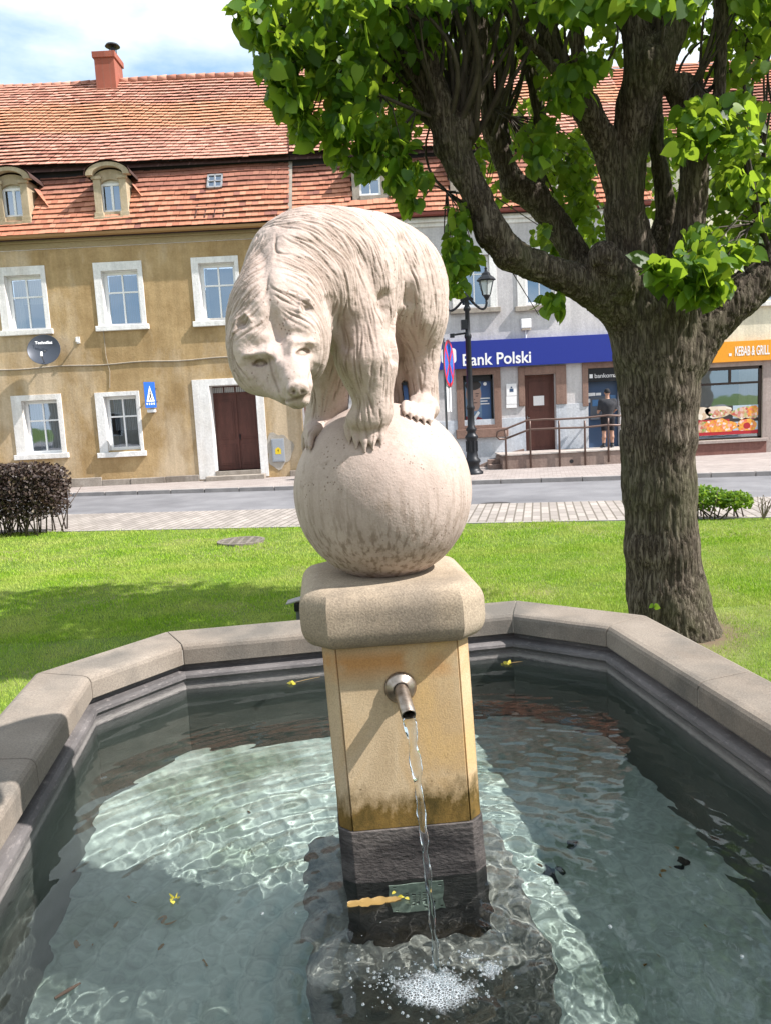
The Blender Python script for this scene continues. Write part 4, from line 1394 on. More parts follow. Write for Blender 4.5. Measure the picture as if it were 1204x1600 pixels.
# bank windows with posters
def gradient_poster(name, ca, cb):
    m, nt, p = base_mat(name)
    t = nd(nt, 'ShaderNodeSeparateXYZ', {0: coords(nt).outputs[0]})
    f = nd(nt, 'ShaderNodeMapRange', {0: t.outputs[2], 1: 1.2, 2: 2.9})
    nt.links.new(mixc(nt, f.outputs[0], ca, cb), p.inputs['Base Color'])
    p.inputs['Roughness'].default_value = .3
    return m
m_poster = gradient_poster('poster_blue', (.09, .18, .36), (.02, .05, .15))
m_poster_l = plain('poster_pale_blue', (.16, .25, .38), .3)
m_skin_p = plain('poster_face', (.42, .27, .22), .4)
m_hair_p = plain('poster_hair', (.035, .03, .03), .5)
m_red_p = plain('poster_red', (.25, .02, .03), .4)
m_wht = plain('white_print', (.85, .85, .85), .4)
for bwi, face in ((bw, True), (bw0, False)):
    a, b, c, d = bwi
    w = MB().box(a, a + .07, FY + .12, FY + .18, c, d).box(b - .07, b, FY + .12, FY + .18, c, d).box(a, b, FY + .12, FY + .18, d - .14, d).box(a, b, FY + .12, FY + .18, c, c + .06).build('window', m_black, bank)
    MB().box(a - .02, b + .02, FY + .19, FY + .22, c, d).build('poster', m_poster, w)
    MB().box(a + .07, b - .07, FY + .115, FY + .119, d - .2, d - .14).build('window_bar', m_black, w)
    if face:
        def disc(mb, cx, cz, rx, rz, y, n=24, f=None):
            pts_ = [(cx + rx * math.cos(2 * math.pi * k / n), y, cz + rz * math.sin(2 * math.pi * k / n)) for k in range(n)]
            mb.add(pts_, [tuple(range(n))])
        H_ = d - c
        yb = FY + .185
        fx = a + .36
        MB().box(a + .07, a + .58, yb + .001, yb + .002, c + .06, d - .14).build('poster_panel', m_poster_l, w)
        mb = MB(); disc(mb, fx - .02, c + H_ * .62, .24, .34, yb - .001); disc(mb, fx + .01, c + H_ * .43, .17, .23, yb - .0012); mb.build('poster_portrait', m_skin_p, w, recalc=False)
        mb = MB(); disc(mb, fx - .03, c + H_ * .80, .25, .15, yb - .003)
        for (ex, ez, rx, rz) in ((-.10, .60, .05, .014), (.08, .585, .05, .014), (-.10, .645, .07, .012), (.09, .63, .07, .012), (.02, .45, .075, .014), (.0, .52, .03, .01)):
            disc(mb, fx + ex, c + H_ * ez, rx, rz, yb - .0035)
        mb.build('poster_hair', m_hair_p, w, recalc=False)
        mb = MB(); mb.add([(a + .07, yb - .004, c + .06), (a + .75, yb - .004, c + .06), (a + .55, yb - .004, c + .22), (a + .38, yb - .004, c + .30), (a + .2, yb - .004, c + .24), (a + .07, yb - .004, c + .3)], [tuple(range(6))]); mb.build('poster_jumper', m_red_p, w, recalc=False)
        mb = MB(); mb.add([(a + .34, yb - .005, c + .12), (a + .52, yb - .005, c + .38), (a + .46, yb - .005, c + .44), (a + .30, yb - .005, c + .22)], [(0, 1, 2, 3)]); mb.build('poster_collar', m_wht, w, recalc=False)
        for k, s in enumerate(('Dobra', 'decyzja')):
            pass
        mb = MB()
        for k, L_ in enumerate((.30, .22, .28)):
            mb.box(b - .40, b - .40 + L_, yb - .004, yb - .003, c + H_ * .52 - k * .085, c + H_ * .52 + .035 - k * .085)
        mb.build('poster_lines', m_wht, w)
        mb = MB(); disc(mb, b - .24, c + H_ * .82, .055, .055, yb - .004); mb.build('poster_emblem', m_wht, w, recalc=False)
# cash machine recess
a, b, c, d = atm
m_atmblue = plain('machine_blue', (.05, .09, .17), .35)
m_atmgrey = plain('machine_grey', (.10, .115, .14), .45)
m_scr = plain('machine_screen', (.10, .22, .42), .2)
MB().box(a, b, FY + .3, FY + .32, c, d).box(a, b, FY + .02, FY + .3, d - .02, d + .02).build('recess_back', m_dark, bank)
mach = thing('cash_machine', 'dark blue cash machine panel set into the brown framed recess of the bank', 'cash machine', ((a + b) / 2, FY + .25, c))
MB().box(a + .02, b - .02, FY + .2, FY + .28, c, d - .42).build('panel', m_atmblue, mach)
mb = MB().box(a + .12, a + .75, FY + .17, FY + .2, c + 1.0, c + 1.6).box(a + .1, b - .1, FY + .1, FY + .2, c + .88, c + .98)
mb.build('keypad_shelf', m_atmgrey, mach, bevel=.01)
MB().box(a + .18, a + .48, FY + .163, FY + .17, c + 1.3, c + 1.5).build('screen', m_scr, mach)
for (u, z, w_, h_) in ((.06, 1.62, .22, .10), (.30, 1.63, .16, .08), (.05, 1.42, .1, .12), (.72, 1.5, .2, .12)):
    MB().box(a + u, a + u + w_, FY + .19, FY + .199, c + z, c + z + h_).build('sticker', m_pvc if u != .72 else m_scr, mach)
hb = MB().box(a, b, FY - .02, FY + .2, d - .42, d).build('header_panel', m_black, mach)
text('bankomat', Vector((a + .2, FY - .026, d - .30)), .19, m_wht, hb)
MB().box(a + .05, a + .15, FY - .026, FY - .021, d - .30, d - .18).build('logo', m_wht, hb)

# sign over the bank
m_signblue = plain('bank_sign_blue', (.018, .035, .27), .35)
sg = thing('bank_sign', 'long blue fascia sign with white Bank Polski lettering above the bank windows', 'sign', (3, FY - .2, 3.1))
z0, z1 = 3.12, 3.95
sx1 = at(948, 540, FY - .2).x + .6
MB().box(XM + 2.0, sx1, FY - .2, FY - .001, z0, z1).build('sign_board', m_signblue, sg, bevel=.006)
p0 = at(721, 571, FY - .21)
text('Bank Polski', Vector((p0.x, FY - .204, p0.z - .01)), .50, m_wht, sg, sx=.93, bold=.008)
lg = fr(688, 545, 711, 573, FY - .2)
mb = MB()
lw = lg[1] - lg[0]
n = 6
def rr_rect(x0, x1, z0, z1, r, y):
    pts_ = []
    for (cx, cz, a0) in ((x1 - r, z1 - r, 0), (x0 + r, z1 - r, 90), (x0 + r, z0 + r, 180), (x1 - r, z0 + r, 270)):
        for k in range(5):
            a_ = rad(a0 + k * 22.5)
            pts_.append((cx + r * math.cos(a_), y, cz + r * math.sin(a_)))
    return pts_
pts_ = rr_rect(lg[0], lg[0] + .46, 3.30, 3.76, .10, FY - .203)
mb.add(pts_, [tuple(range(len(pts_)))])
lo_ = mb.build('logo', m_wht, sg, recalc=False)
mb = MB()
pts_ = rr_rect(lg[0] + .09, lg[0] + .37, 3.36, 3.60, .07, FY - .206)
mb.add(pts_, [tuple(range(len(pts_)))])
mb.box(lg[0] + .13, lg[0] + .33, FY - .2065, FY - .206, 3.65, 3.69)
mb.build('logo_emblem', m_signblue, lo_, recalc=False)
# white box lamp on the wall above the sign
A = fr(812, 499, 828, 516)
al = thing('alarm_box', 'small white alarm box on the grey wall above the blue bank sign', 'alarm box', (A[0], FY, A[2]))
MB().box(A[0], A[1], FY - .13, FY, A[2] + .06, A[3]).build('casing', m_pvc, al, bevel=.02)
MB().box(A[0] + .02, A[1] - .02, FY - .11, FY, A[2], A[2] + .058).build('lens', plain('cream_plastic', (.6, .5, .38), .4), al, bevel=.01)
MB().tube([((A[0] + A[1]) / 2, FY - .01, A[2]), ((A[0] + A[1]) / 2, FY - .01, 3.96)], .018, 6).build('cable', m_pvc, al)
# plaques
pq = thing('plaque', 'white bank plaques in a column on the wall between poster window and brown door', 'plaque', (at(798, 620, FY).x, FY, 1.6))
for (y0_, y1_, nm) in ((600, 618, 'upper_plate'), (619.5, 631, 'middle_plate'), (632.5, 637, 'lower_plate')):
    A = fr(789.5, y0_, 806, y1_)
    o_ = MB().box(A[0], A[1], FY - .05, FY - .032, A[2], A[3]).build(nm, m_wht, pq, bevel=.003)
    if nm == 'upper_plate':
        cxp = (A[0] + A[1]) / 2
        MB().box(cxp - .06, cxp + .06, FY - .054, FY - .05, A[2] + .12, A[2] + .22).box(cxp - .025, cxp + .025, FY - .054, FY - .05, A[2] + .235, A[2] + .28).build('emblem', m_atmblue, o_)

# ---------------------------------------------------------------- cream house with the kebab shop
kh = thing('cream_house', 'pale cream rendered building on the right with a kebab shop on the ground floor', 'building', (11, FY, 0))
sw = fr(1040, 578, 1189, 684)
CW = win_rects((1168, 388), (1230, 470), (1180, 400), (1222, 468))
CW2 = ([CW[0][0] - 3.4, CW[0][1] - 3.4, CW[0][2], CW[0][3]], (CW[1][0] - 3.4, CW[1][1] - 3.4, CW[1][2], CW[1][3]))
sh2 = (sw[1] + .8, sw[1] + 3.6, sw[2], sw[3])
wall('wall', XR, XE, -.1, 9.1, [sw, CW[1], sh2], m_cream, kh, Y=FY, depth=.3)
for (A, B) in (CW,):
    w = casement(kh, B, FY + .12)
    surround(A[0], A[1], A[2], A[3], B, 0, m_white, w)
    MB().box(A[0] - .09, A[1] + .09, FY - .12, FY + .1, A[2] - .13, A[2] - .002).build('sill', m_white, w, bevel=.012)
MB().box(XR, XE, FY - .15, FY + .02, 9.1, 9.35).build('cornice', m_white, kh, bevel=.02)
EAVE3 = (FY - .3, 9.4)
tiled('roof', m_tile_lo, kh, XR, XE, EAVE3, (29, 13.6), .25, .2, .04, 22)
MB().add([(XR, 29, 13.55), (XE, 29, 13.55), (XE, 33.2, 10), (XR, 33.2, 10)], [(0, 1, 2, 3)]).build('back_roof', m_tile_up, kh, recalc=False)
m_shopst = plaster('shop_front_stone', (.36, .30, .27), (.46, .39, .35), (.40, .33, .30), 2)
m_shopbase = plaster('shop_base_tiles', (.20, .10, .085), (.26, .135, .11), (.24, .12, .10), 2)
mb = MB()
zt2 = 2.93
mb.box(XR + .02, sw[0], FY - .03, FY + .01, -.1, zt2).box(sw[1], sh2[0], FY - .03, FY + .01, -.1, zt2).box(sw[0], sw[1], FY - .03, FY + .01, sw[3], zt2).box(sh2[1], XE, FY - .03, FY + .01, -.1, zt2).box(sh2[0], sh2[1], FY - .03, FY + .01, sh2[3], zt2)
mb.build('shop_front', m_shopst, kh, bevel=.008)
MB().box(sw[0] - .1, sw[1] + .12, FY - .07, FY - .031, -.1, sw[2] - .1).box(sh2[0], sh2[1], FY - .07, FY + .01, -.1, sh2[2]).build('shop_base', m_shopbase, kh, bevel=.01)
MB().box(sw[0] - .1, sw[1] + .16, FY - .13, FY + .06, sw[2] - .1, sw[2] - .002).build('shop_sill', m_shopst, kh, bevel=.01)
a, b, c, d = sw
m_bronze = plain('bronze_frame', (.045, .03, .025), .4, .3)
mb = MB().box(a, a + .1, FY + .03, FY + .1, c, d).box(b - .1, b, FY + .03, FY + .1, c, d).box(a, b, FY + .03, FY + .1, d - .1, d).box(a, b, FY + .03, FY + .1, c, c + .06)
mb.box(a, b, FY + .025, FY + .09, d - .55, d - .48)
for k in (1, 2):
    x = a + (b - a) * k / 3
    mb.box(x - .035, x + .035, FY + .03, FY + .09, d - .5, d - .1)
wk = mb.build('window', m_bronze, kh)
casement(kh, sh2, FY + .05, m_bronze, rows=(.25,), fw=.1, bar=.07)
MB().add([(a, FY + .06, c), (b, FY + .06, c), (b, FY + .06, d), (a, FY + .06, d)], [(0, 1, 2, 3)]).build('pane', glass_mat('shop_glass', (.5, .55, .6), .02, 1.1), wk, recalc=False)
MB().box(a, b, FY + 1.6, FY + 1.65, c, d).box(a, b, FY + .2, FY + 1.6, c - .03, c - .01).build('room', plain('dim_interior', (.10, .09, .085), .9), wk)
# food posters in the lower part of the shop window: flat prints
pz0, pz1 = at(1140, 679, FY).z, at(1140, 634, FY).z
m_pred = plain('poster_band_red', (.42, .02, .03), .4)
m_pblack = plain('poster_black', (.04, .03, .03), .5)
m_pblue = plain('poster_plate_blue', (.42, .52, .60), .4)
def food(name, c1, c2, c3, sc_):
    m, nt, p = base_mat(name)
    v = coords(nt)
    vo = nd(nt, 'ShaderNodeTexVoronoi', {'Vector': v.outputs[0], 'Scale': sc_})
    t = nd(nt, 'ShaderNodeSeparateColor', {0: vo.outputs['Color']})
    nt.links.new(ramp(nt, t.outputs[0], [(0, c1), (.35, c2), (.7, c3), (1, (.75, .72, .62))]).outputs[0], p.inputs['Base Color'])
    p.inputs['Roughness'].default_value = .4
    return m
m_food1 = food('food_print_fries', (.62, .24, .03), (.75, .40, .06), (.68, .12, .04), 14)
m_food2 = food('food_print_salad', (.20, .30, .05), (.60, .45, .25), (.45, .06, .05), 12)
m_bread = food('food_print_bread', (.62, .52, .40), (.72, .64, .52), (.55, .40, .26), 5)
yb = FY + .055
zm = pz0 + (pz1 - pz0) * .5
post = MB().box(a + .1, b - .1, yb, yb + .004, pz0, pz1).build('poster', m_pblack, wk)
MB().box(a + .1, b - .1, yb - .003, yb - .001, pz0, pz0 + .12).box(a + .1, b - 1.0, yb - .003, yb - .001, zm - .06, zm + .04).build('poster_red_bands', m_pred, wk)
pxx = lambda q: at(q, 660, FY).x
MB().box(pxx(1145), b - .1, yb - .003, yb - .001, zm + .05, pz1).box(pxx(1145), b - .1, yb - .003, yb - .001, pz0 + .12, zm - .06).build('poster_plates', m_pblue, wk)
def blob(name, px, py, rx, rz, m, yy_, seed, lump=.18):
    g = random.Random(seed)
    c_ = at(px, py, FY)
    n = 26
    ph = [g.uniform(0, 6.28) for _ in range(4)]
    pts_ = []
    for k in range(n):
        a_ = 2 * math.pi * k / n
        r = 1 + lump * (math.sin(3 * a_ + ph[0]) * .5 + math.sin(5 * a_ + ph[1]) * .4 + math.sin(8 * a_ + ph[2]) * .3)
        pts_.append((c_.x + rx * r * math.cos(a_), yy_, max(pz0 + .1, min(pz1, c_.z + rz * r * math.sin(a_)))))
    MB().add(pts_, [tuple(range(n))]).build(name, m, wk, recalc=False)
blob('poster_wrap', 1122, 643, .42, .20, m_bread, yb - .004, 1, .1)
blob('poster_salad', 1122, 646, .28, .12, m_food2, yb - .005, 2)
blob('poster_wrap', 1098, 646, .28, .2, m_bread, yb - .004, 3, .1)
blob('poster_fries', 1125, 667, .52, .25, m_food1, yb - .006, 4)
blob('poster_burger', 1098, 669, .22, .2, m_food2, yb - .004, 5)
blob('poster_meal', 1165, 645, .45, .2, m_food2, yb - .006, 6)
blob('poster_fries', 1178, 642, .22, .16, m_food1, yb - .007, 7)
blob('poster_rings', 1167, 665, .30, .24, m_food1, yb - .006, 8, .06)
blob('poster_dip', 1167, 665, .11, .10, m_pred, yb - .008, 9, .02)
# orange sign
m_orange = plain('orange_sign', (.80, .33, .02), .4)
ks = thing('kebab_sign', 'orange fascia sign with white KEBAB & GRILL lettering over the shop window', 'sign', (11, FY - .15, 2.9))
kz0, kz1 = at(1170, 564, FY - .15).z, at(1170, 532, FY - .15).z
MB().box(XR + .3, XE, FY - .15, FY - .031, kz0, kz1).build('sign_board', m_orange, ks, bevel=.006)
p0 = at(1147, 556, FY - .15)
text('KEBAB & GRILL', Vector((p0.x, FY - .153, p0.z)), .40, m_wht, ks, sx=.40, bold=.006)
MB().box(p0.x - .18, p0.x - .1, FY - .156, FY - .151, p0.z, p0.z + .08).build('dot', m_wht, ks)

# ---------------------------------------------------------------- house across the square, behind the photographer: mirrored in panes and water, added also to block sky light
oh = thing('square_house', 'pale house with red tiled roof across the square, seen only as reflections in panes', 'house', (0, -24, 0))
OW = []
for k in range(-9, 10):
    for (z0, z1) in ((1.0, 2.8), (4.6, 6.5)):
        OW.append((k * 3.1 - .55, k * 3.1 + .55, z0, z1))
m_owall = plaster('opposite_render', (.40, .34, .26), (.52, .45, .36), (.55, .5, .42))
m_oroof = plaster('opposite_roof', (.26, .09, .06), (.36, .13, .085), (.30, .11, .08), 3)
mb = MB()
mb.add([(-31, -24, -.1), (31, -24, -.1), (31, -24, 7.6), (-31, -24, 7.6)], [(3, 2, 1, 0)])
mb.add([(31, -24, -.1), (31, -33, -.1), (31, -33, 7.6), (31, -24, 7.6)], [(0, 1, 2, 3)])
mb.add([(-31, -24, -.1), (-31, -33, -.1), (-31, -33, 7.6), (-31, -24, 7.6)], [(0, 1, 2, 3)])
mb.build('wall', m_owall, oh, recalc=False)
MB().prism([(-23.6, 7.55), (-28.5, 11.4), (-33.4, 7.55)], 'x', -31.4, 31.4).build('roof', m_oroof, oh)
for (x0, x1, z0, z1) in OW:
    w = MB().box(x0 - .12, x1 + .12, -24.0, -23.95, z0 - .12, z1 + .12).build('window', m_white, oh)
    MB().box(x0, x1, -23.949, -23.94, z0, z1).build('pane', m_dark, w)
# ================================================================== the carved bear balancing on its ball
def stone_mat():
    m, nt, b = base_mat('pale_carved_stone')
    v = coords(nt)
    t = nd(nt, 'ShaderNodeSeparateXYZ', {0: v.outputs[0]})
    n1 = noise(nt, v, 5, 6, .6)
    c = ramp(nt, n1, [(.3, (.40, .318, .275)), (.7, (.53, .435, .385))]).outputs[0]
    # rain streaks below, running down
    ns = noise(nt, coords(nt, (1, 1, .05)), 52, 4, .6)
    na = noise(nt, v, 3.3, 3)
    zf = nd(nt, 'ShaderNodeMapRange', {0: math_(nt, 'ADD', t.outputs[2], math_(nt, 'MULTIPLY', na, .25)), 1: 1.95, 2: 1.60})
    f = math_(nt, 'MULTIPLY', ramp(nt, ns, [(.48, 0.), (.62, .8)]).outputs[0], zf.outputs[0])
    c = mixc(nt, f, c, (.20, .145, .105))
    # grime: noise patches
    n2 = noise(nt, v, 17, 6, .7)
    c = mixc(nt, ramp(nt, n2, [(.56, 0.), (.72, .5)]).outputs[0], c, (.25, .195, .14))
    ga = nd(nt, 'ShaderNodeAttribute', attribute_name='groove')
    c = mixc(nt, math_(nt, 'MULTIPLY', ga.outputs['Fac'], .7), c, (.17, .125, .09))  # darker along carved grooves, with the painted face shade mixed in
    # small pits
    vo = nd(nt, 'ShaderNodeTexVoronoi', {'Vector': v.outputs[0], 'Scale': 55.0, 'Randomness': 1.0})
    nm = noise(nt, v, 9, 2)
    th = math_(nt, 'MULTIPLY', ramp(nt, nm, [(.40, .1), (.65, 1.)]).outputs[0], .20)
    pit = math_(nt, 'LESS_THAN', vo.outputs[0], th)
    c = mixc(nt, math_(nt, 'MULTIPLY', pit, .55), c, (.13, .08, .055))
    fine = noise(nt, v, 140, 3)
    c = mixc(nt, .4, c, ramp(nt, fine, [(.35, .78), (.65, 1.)]).outputs[0], 'MULTIPLY')
    g = nd(nt, 'ShaderNodeNewGeometry')
    nt.links.new(c, b.inputs['Base Color'])
    b.inputs['Roughness'].default_value = .88
    b.inputs['Specular IOR Level'].default_value = .25
    h = math_(nt, 'SUBTRACT', math_(nt, 'ADD', math_(nt, 'MULTIPLY', n2, .9), math_(nt, 'MULTIPLY', fine, .35)), math_(nt, 'MULTIPLY', pit, .8))
    bump(nt, b, h, .7, .005)
    return m
m_stone = stone_mat()
BALL_C = np.array([-.006, 2.835, 1.698])
BALL_R = .328
statue = thing('bear_statue', 'pale carved stone bear standing on a big stone ball with its head hanging down', 'statue', (0, 2.83, 1.37))
# ball
F_ = Field(BALL_C - .36, BALL_C + .36, .009)
F_.ell(BALL_C, BALL_R, .01)
V, Q = F_.mesh()
N = (V - BALL_C) / np.linalg.norm(V - BALL_C, axis=1, keepdims=True)
V = BALL_C + N * (BALL_R + .0022 * fbm(V * 9, 3)[:, None] + .0010 * fbm(V * np.array([40, 40, 12]), 2)[:, None])
V = V[:, :]
V[:, 2] = np.maximum(V[:, 2], 1.378)
np_mesh('ball', V, Q, m_stone, statue)

def q_(px, py, Y):
    return np.array(at(px, py, Y))
def rp(r, Y):
    return r * Y / _F
def on_ball(px, py, lift=0.0):
    d = np.array(ray(px, py)); d = d / np.linalg.norm(d)
    o = np.array([0, 0, CAM_H]) - BALL_C
    b_ = o @ d
    disc_ = b_ * b_ - (o @ o - BALL_R ** 2)
    t = -b_ - math.sqrt(max(disc_, 0))
    p = o + d * t
    n = p / np.linalg.norm(p)
    return BALL_C + n * (BALL_R + lift), n

def build_bear(h=.0058):
    F = Field((-.62, 1.95, 1.55), (.36, 3.40, 2.72), h)
    # trunk
    F.ell(q_(612, 452, 2.96), (.195, .21, .215), .05)
    F.cone(q_(606, 440, 2.94), q_(520, 435, 2.72), .195, .215, .06)
    F.cone(q_(520, 430, 2.72), q_(480, 445, 2.62), .212, .195, .06)
    F.ell(q_(484, 402, 2.62), (.142, .15, .140), .06)
    F.ell(q_(550, 415, 2.80), (.17, .17, .16), .06)
    F.ell(q_(578, 424, 2.84), (.185, .19, .192), .06)
    # neck
    F.cone(q_(470, 425, 2.60), q_(437, 492, 2.44), .172, .160, .05)
    # skull and cheeks
    F.ell(q_(436, 526, 2.40), (.154, .13, .156), .04)
    F.ell(q_(400, 548, 2.350), (.088, .085, .112), .03)
    F.ell(q_(474, 530, 2.350), (.078, .085, .108), .03)
    F.ell(q_(413, 582, 2.345), (.084, .08, .070), .03)
    F.ell(q_(480, 560, 2.37), (.055, .07, .07), .03)
    F.cone(q_(420, 592, 2.30), q_(452, 616, 2.23), .052, .034, .03)
    # muzzle, nose and chin
    F.cone(q_(450, 566, 2.265), q_(464, 600, 2.165), .066, .043, .03)
    F.ell(q_(466, 608, 2.120), (.033, .022, .023), .008)
    F.cone(q_(456, 606, 2.20), q_(465, 620, 2.165), .044, .036, .012)
    F.ell(q_(467, 627, 2.152), (.029, .024, .017), .008)
    # brow ridges
    F.cone(q_(386, 556, 2.285), q_(420, 554, 2.262), .020, .018, .02)
    F.cone(q_(458, 538, 2.262), q_(487, 534, 2.29), .018, .018, .02)
    # eyeballs
    for (ex, ey) in ((407, 566), (474, 549)):
        F.ell(q_(ex, ey + .5, 2.292), (.011, .011, .008), .008)
    # nostrils and mouth
    for dx in (-7, 7):
        F.ell(q_(466 + dx, 612, 2.102), (.0075, .013, .007), .005, sub=True)
    F.cone(q_(450, 626, 2.136), q_(466, 621, 2.105), .0025, .0025, .006, sub=True)
    F.cone(q_(466, 621, 2.105), q_(483, 615, 2.140), .0025, .0025, .006, sub=True)
    # ears
    for (ex, ey, Y) in ((378, 503, 2.315), (477, 480, 2.315)):
        F.ell(q_(ex, ey, Y), (.030, .022, .032), .010)
    # near front leg
    F.ell(q_(556, 478, 2.66), (.125, .12, .15), .05)
    F.cone(q_(560, 500, 2.64), q_(573, 565, 2.60), .120, .098, .04)
    F.cone(q_(573, 565, 2.60), q_(585, 636, 2.60), .098, .064, .03)
    pf, nf = on_ball(576, 672, .028)
    F.cone(q_(585, 636, 2.60), pf + np.array([.012, .045, .03]), .058, .055, .02)
    F.ell(pf + np.array([.0, .022, .016]), (.074, .078, .050), .03)
    # far front leg
    F.cone(q_(520, 520, 2.84), q_(520, 610, 2.92), .14, .100, .04)
    F.cone(q_(520, 610, 2.92), q_(506, 672, 2.90), .094, .074, .03)
    F.cone(q_(545, 560, 2.95), q_(548, 660, 2.98), .10, .075, .03)
    pl, nl = on_ball(488, 684, .02)
    F.ell(pl + np.array([.030, .03, .004]), (.048, .080, .040), .03)
    # near hind leg
    F.ell(q_(652, 478, 2.94), (.105, .15, .16), .045)
    F.cone(q_(655, 500, 2.93), q_(657, 560, 2.97), .098, .068, .035)
    F.cone(q_(657, 560, 2.97), q_(663, 628, 2.95), .066, .054, .03)
    ph, nh = on_ball(654, 640, .022)
    F.ell(q_(657, 639, 2.885), (.070, .085, .055), .02)
    # far hind leg
    F.cone(q_(590, 500, 3.02), q_(600, 590, 3.10), .13, .085, .04)
    F.cone(q_(600, 590, 3.10), q_(603, 650, 3.06), .085, .075, .03)
    F.cone(q_(625, 560, 3.05), q_(628, 650, 3.05), .075, .06, .03)
    # toes with claws
    def toe(p, d, r, l):
        d = np.array(d) / np.linalg.norm(d)
        k_ = p + d * l * .5 + np.array([0, 0, r * .35])
        e = p + d * l
        F.cone(p, k_, r, r * 1.08, .006)
        F.cone(k_, e + np.array([0, 0, -r * .35]), r * 1.05, r * .72, .005)
        c0 = e + np.array([0, 0, -r * .2]) + d * r * .4
        F.cone(c0, c0 + d * r * .5 + np.array([0, 0, -r * 1.35]), r * .50, r * .22, .004)
    for k, px in enumerate((549, 560, 572, 584, 596)):
        p, n = on_ball(px, 668 + (0, 4, 6, 5, 0)[k], .018)
        e, _ = on_ball(px - 1, 688 + (-6, 0, 4, 3, -4)[k], .016)
        toe(p, e - p, .0175, max(np.linalg.norm(e - p), .03))
    for k, px in enumerate((633, 642, 652, 662, 671)):
        p = q_(px + 2, 631 + (0, 1, 3, 5, 7)[k], 2.835)
        e, _ = on_ball(px - 3, 654 + (-7, -3, 1, 4, 5)[k], .015)
        toe(p, e - p, .0155, max(np.linalg.norm(e - p), .03))
    for k, px in enumerate((483, 487, 492)):
        p, n = on_ball(px + 3, 676, .02)
        e, _ = on_ball(px - 3, 694 + k * 2, .012)
        toe(p, e - p, .016, max(np.linalg.norm(e - p), .03))
    # small drilled slots between the legs stay open: carve them
    F.cone(q_(551, 608, 2.70), q_(551, 608, 3.3), .011, .011, .006, sub=True)
    for dy in range(0, 44, 8):
        F.cone(q_(550 - dy * .05, 608 + dy, 2.70), q_(550 - dy * .05, 608 + dy, 3.35), .012, .012, .004, sub=True)
    for dy in range(0, 40, 8):
        F.cone(q_(632 + dy * .10, 600 + dy, 2.80), q_(632 + dy * .10, 600 + dy, 3.4), .0125, .0125, .004, sub=True)
    V, Q = F.mesh()
    return V, Q
V, Q = build_bear()
# keep the largest shell's inside tidy: drop what lies inside the ball
keep = np.linalg.norm(V - BALL_C, axis=1) > BALL_R - .03
Q = Q[keep[Q].all(1)]
# one Catmull-Clark step would round the claws; split faces linearly instead, then relax a little
def subdivide(V, Q):
    n = len(V)
    E = np.sort(np.concatenate([Q[:, [0, 1]], Q[:, [1, 2]], Q[:, [2, 3]], Q[:, [3, 0]]]), 1)
    key = E[:, 0].astype(np.int64) * n + E[:, 1]
    u, inv = np.unique(key, return_inverse=True)
    a, b = u // n, u % n
    mid = (V[a] + V[b]) / 2
    cen = V[Q].mean(1)
    m = len(Q)
    e = [n + inv[k * m:(k + 1) * m] for k in range(4)]
    c = n + len(u) + np.arange(m)
    V2 = np.concatenate([V, mid, cen])
    q = [np.stack([Q[:, k], e[k], c, e[(k + 3) % 4]], 1) for k in range(4)]
    return V2, np.concatenate(q)
def relax(V, Q, it, w=.5):
    for _ in range(it):
        s = np.zeros_like(V); c = np.zeros(len(V), np.float32)
        for a, b in ((0, 1), (1, 2), (2, 3), (3, 0)):
            np.add.at(s, Q[:, a], V[Q[:, b]]); np.add.at(s, Q[:, b], V[Q[:, a]])
            np.add.at(c, Q[:, a], 1); np.add.at(c, Q[:, b], 1)
        V = V + w * (s / np.maximum(c, 1)[:, None] - V)
    return V
V = relax(V, Q, 1, .4)
V, Q = subdivide(V, Q)
V = relax(V, Q, 2, .5)
N = normals(V, Q)
def pixv(V):
    d = V - np.array([0, 0, CAM_H])
    z = d @ np.array(_fwd)
    return 602 + _F * (d @ np.array(_rt)) / z, 800 - _F * (d @ np.array(_up)) / z
def brush(V, N, pts, r, amt, ymax, ymin=0):
    """push the surface in (amt > 0) or out along a line given in picture coordinates"""
    X, Y = pixv(V)
    best = np.full(len(V), 1e9)
    pts = [np.array(p, float) for p in pts]
    if len(pts) == 1:
        best = np.hypot(X - pts[0][0], Y - pts[0][1])
    for a, b in zip(pts[:-1], pts[1:]):
        ab = b - a
        t = np.clip(((X - a[0]) * ab[0] + (Y - a[1]) * ab[1]) / (ab @ ab), 0, 1)
        best = np.minimum(best, np.hypot(X - a[0] - t * ab[0], Y - a[1] - t * ab[1]))
    f = np.exp(-(best / r) ** 2) * ((N * (np.array([0, 0, CAM_H]) - V)).sum(1) > 0) * (V[:, 1] < ymax) * (V[:, 1] > ymin)
    return V - N * (amt * f)[:, None]
V = V.astype(np.float64)
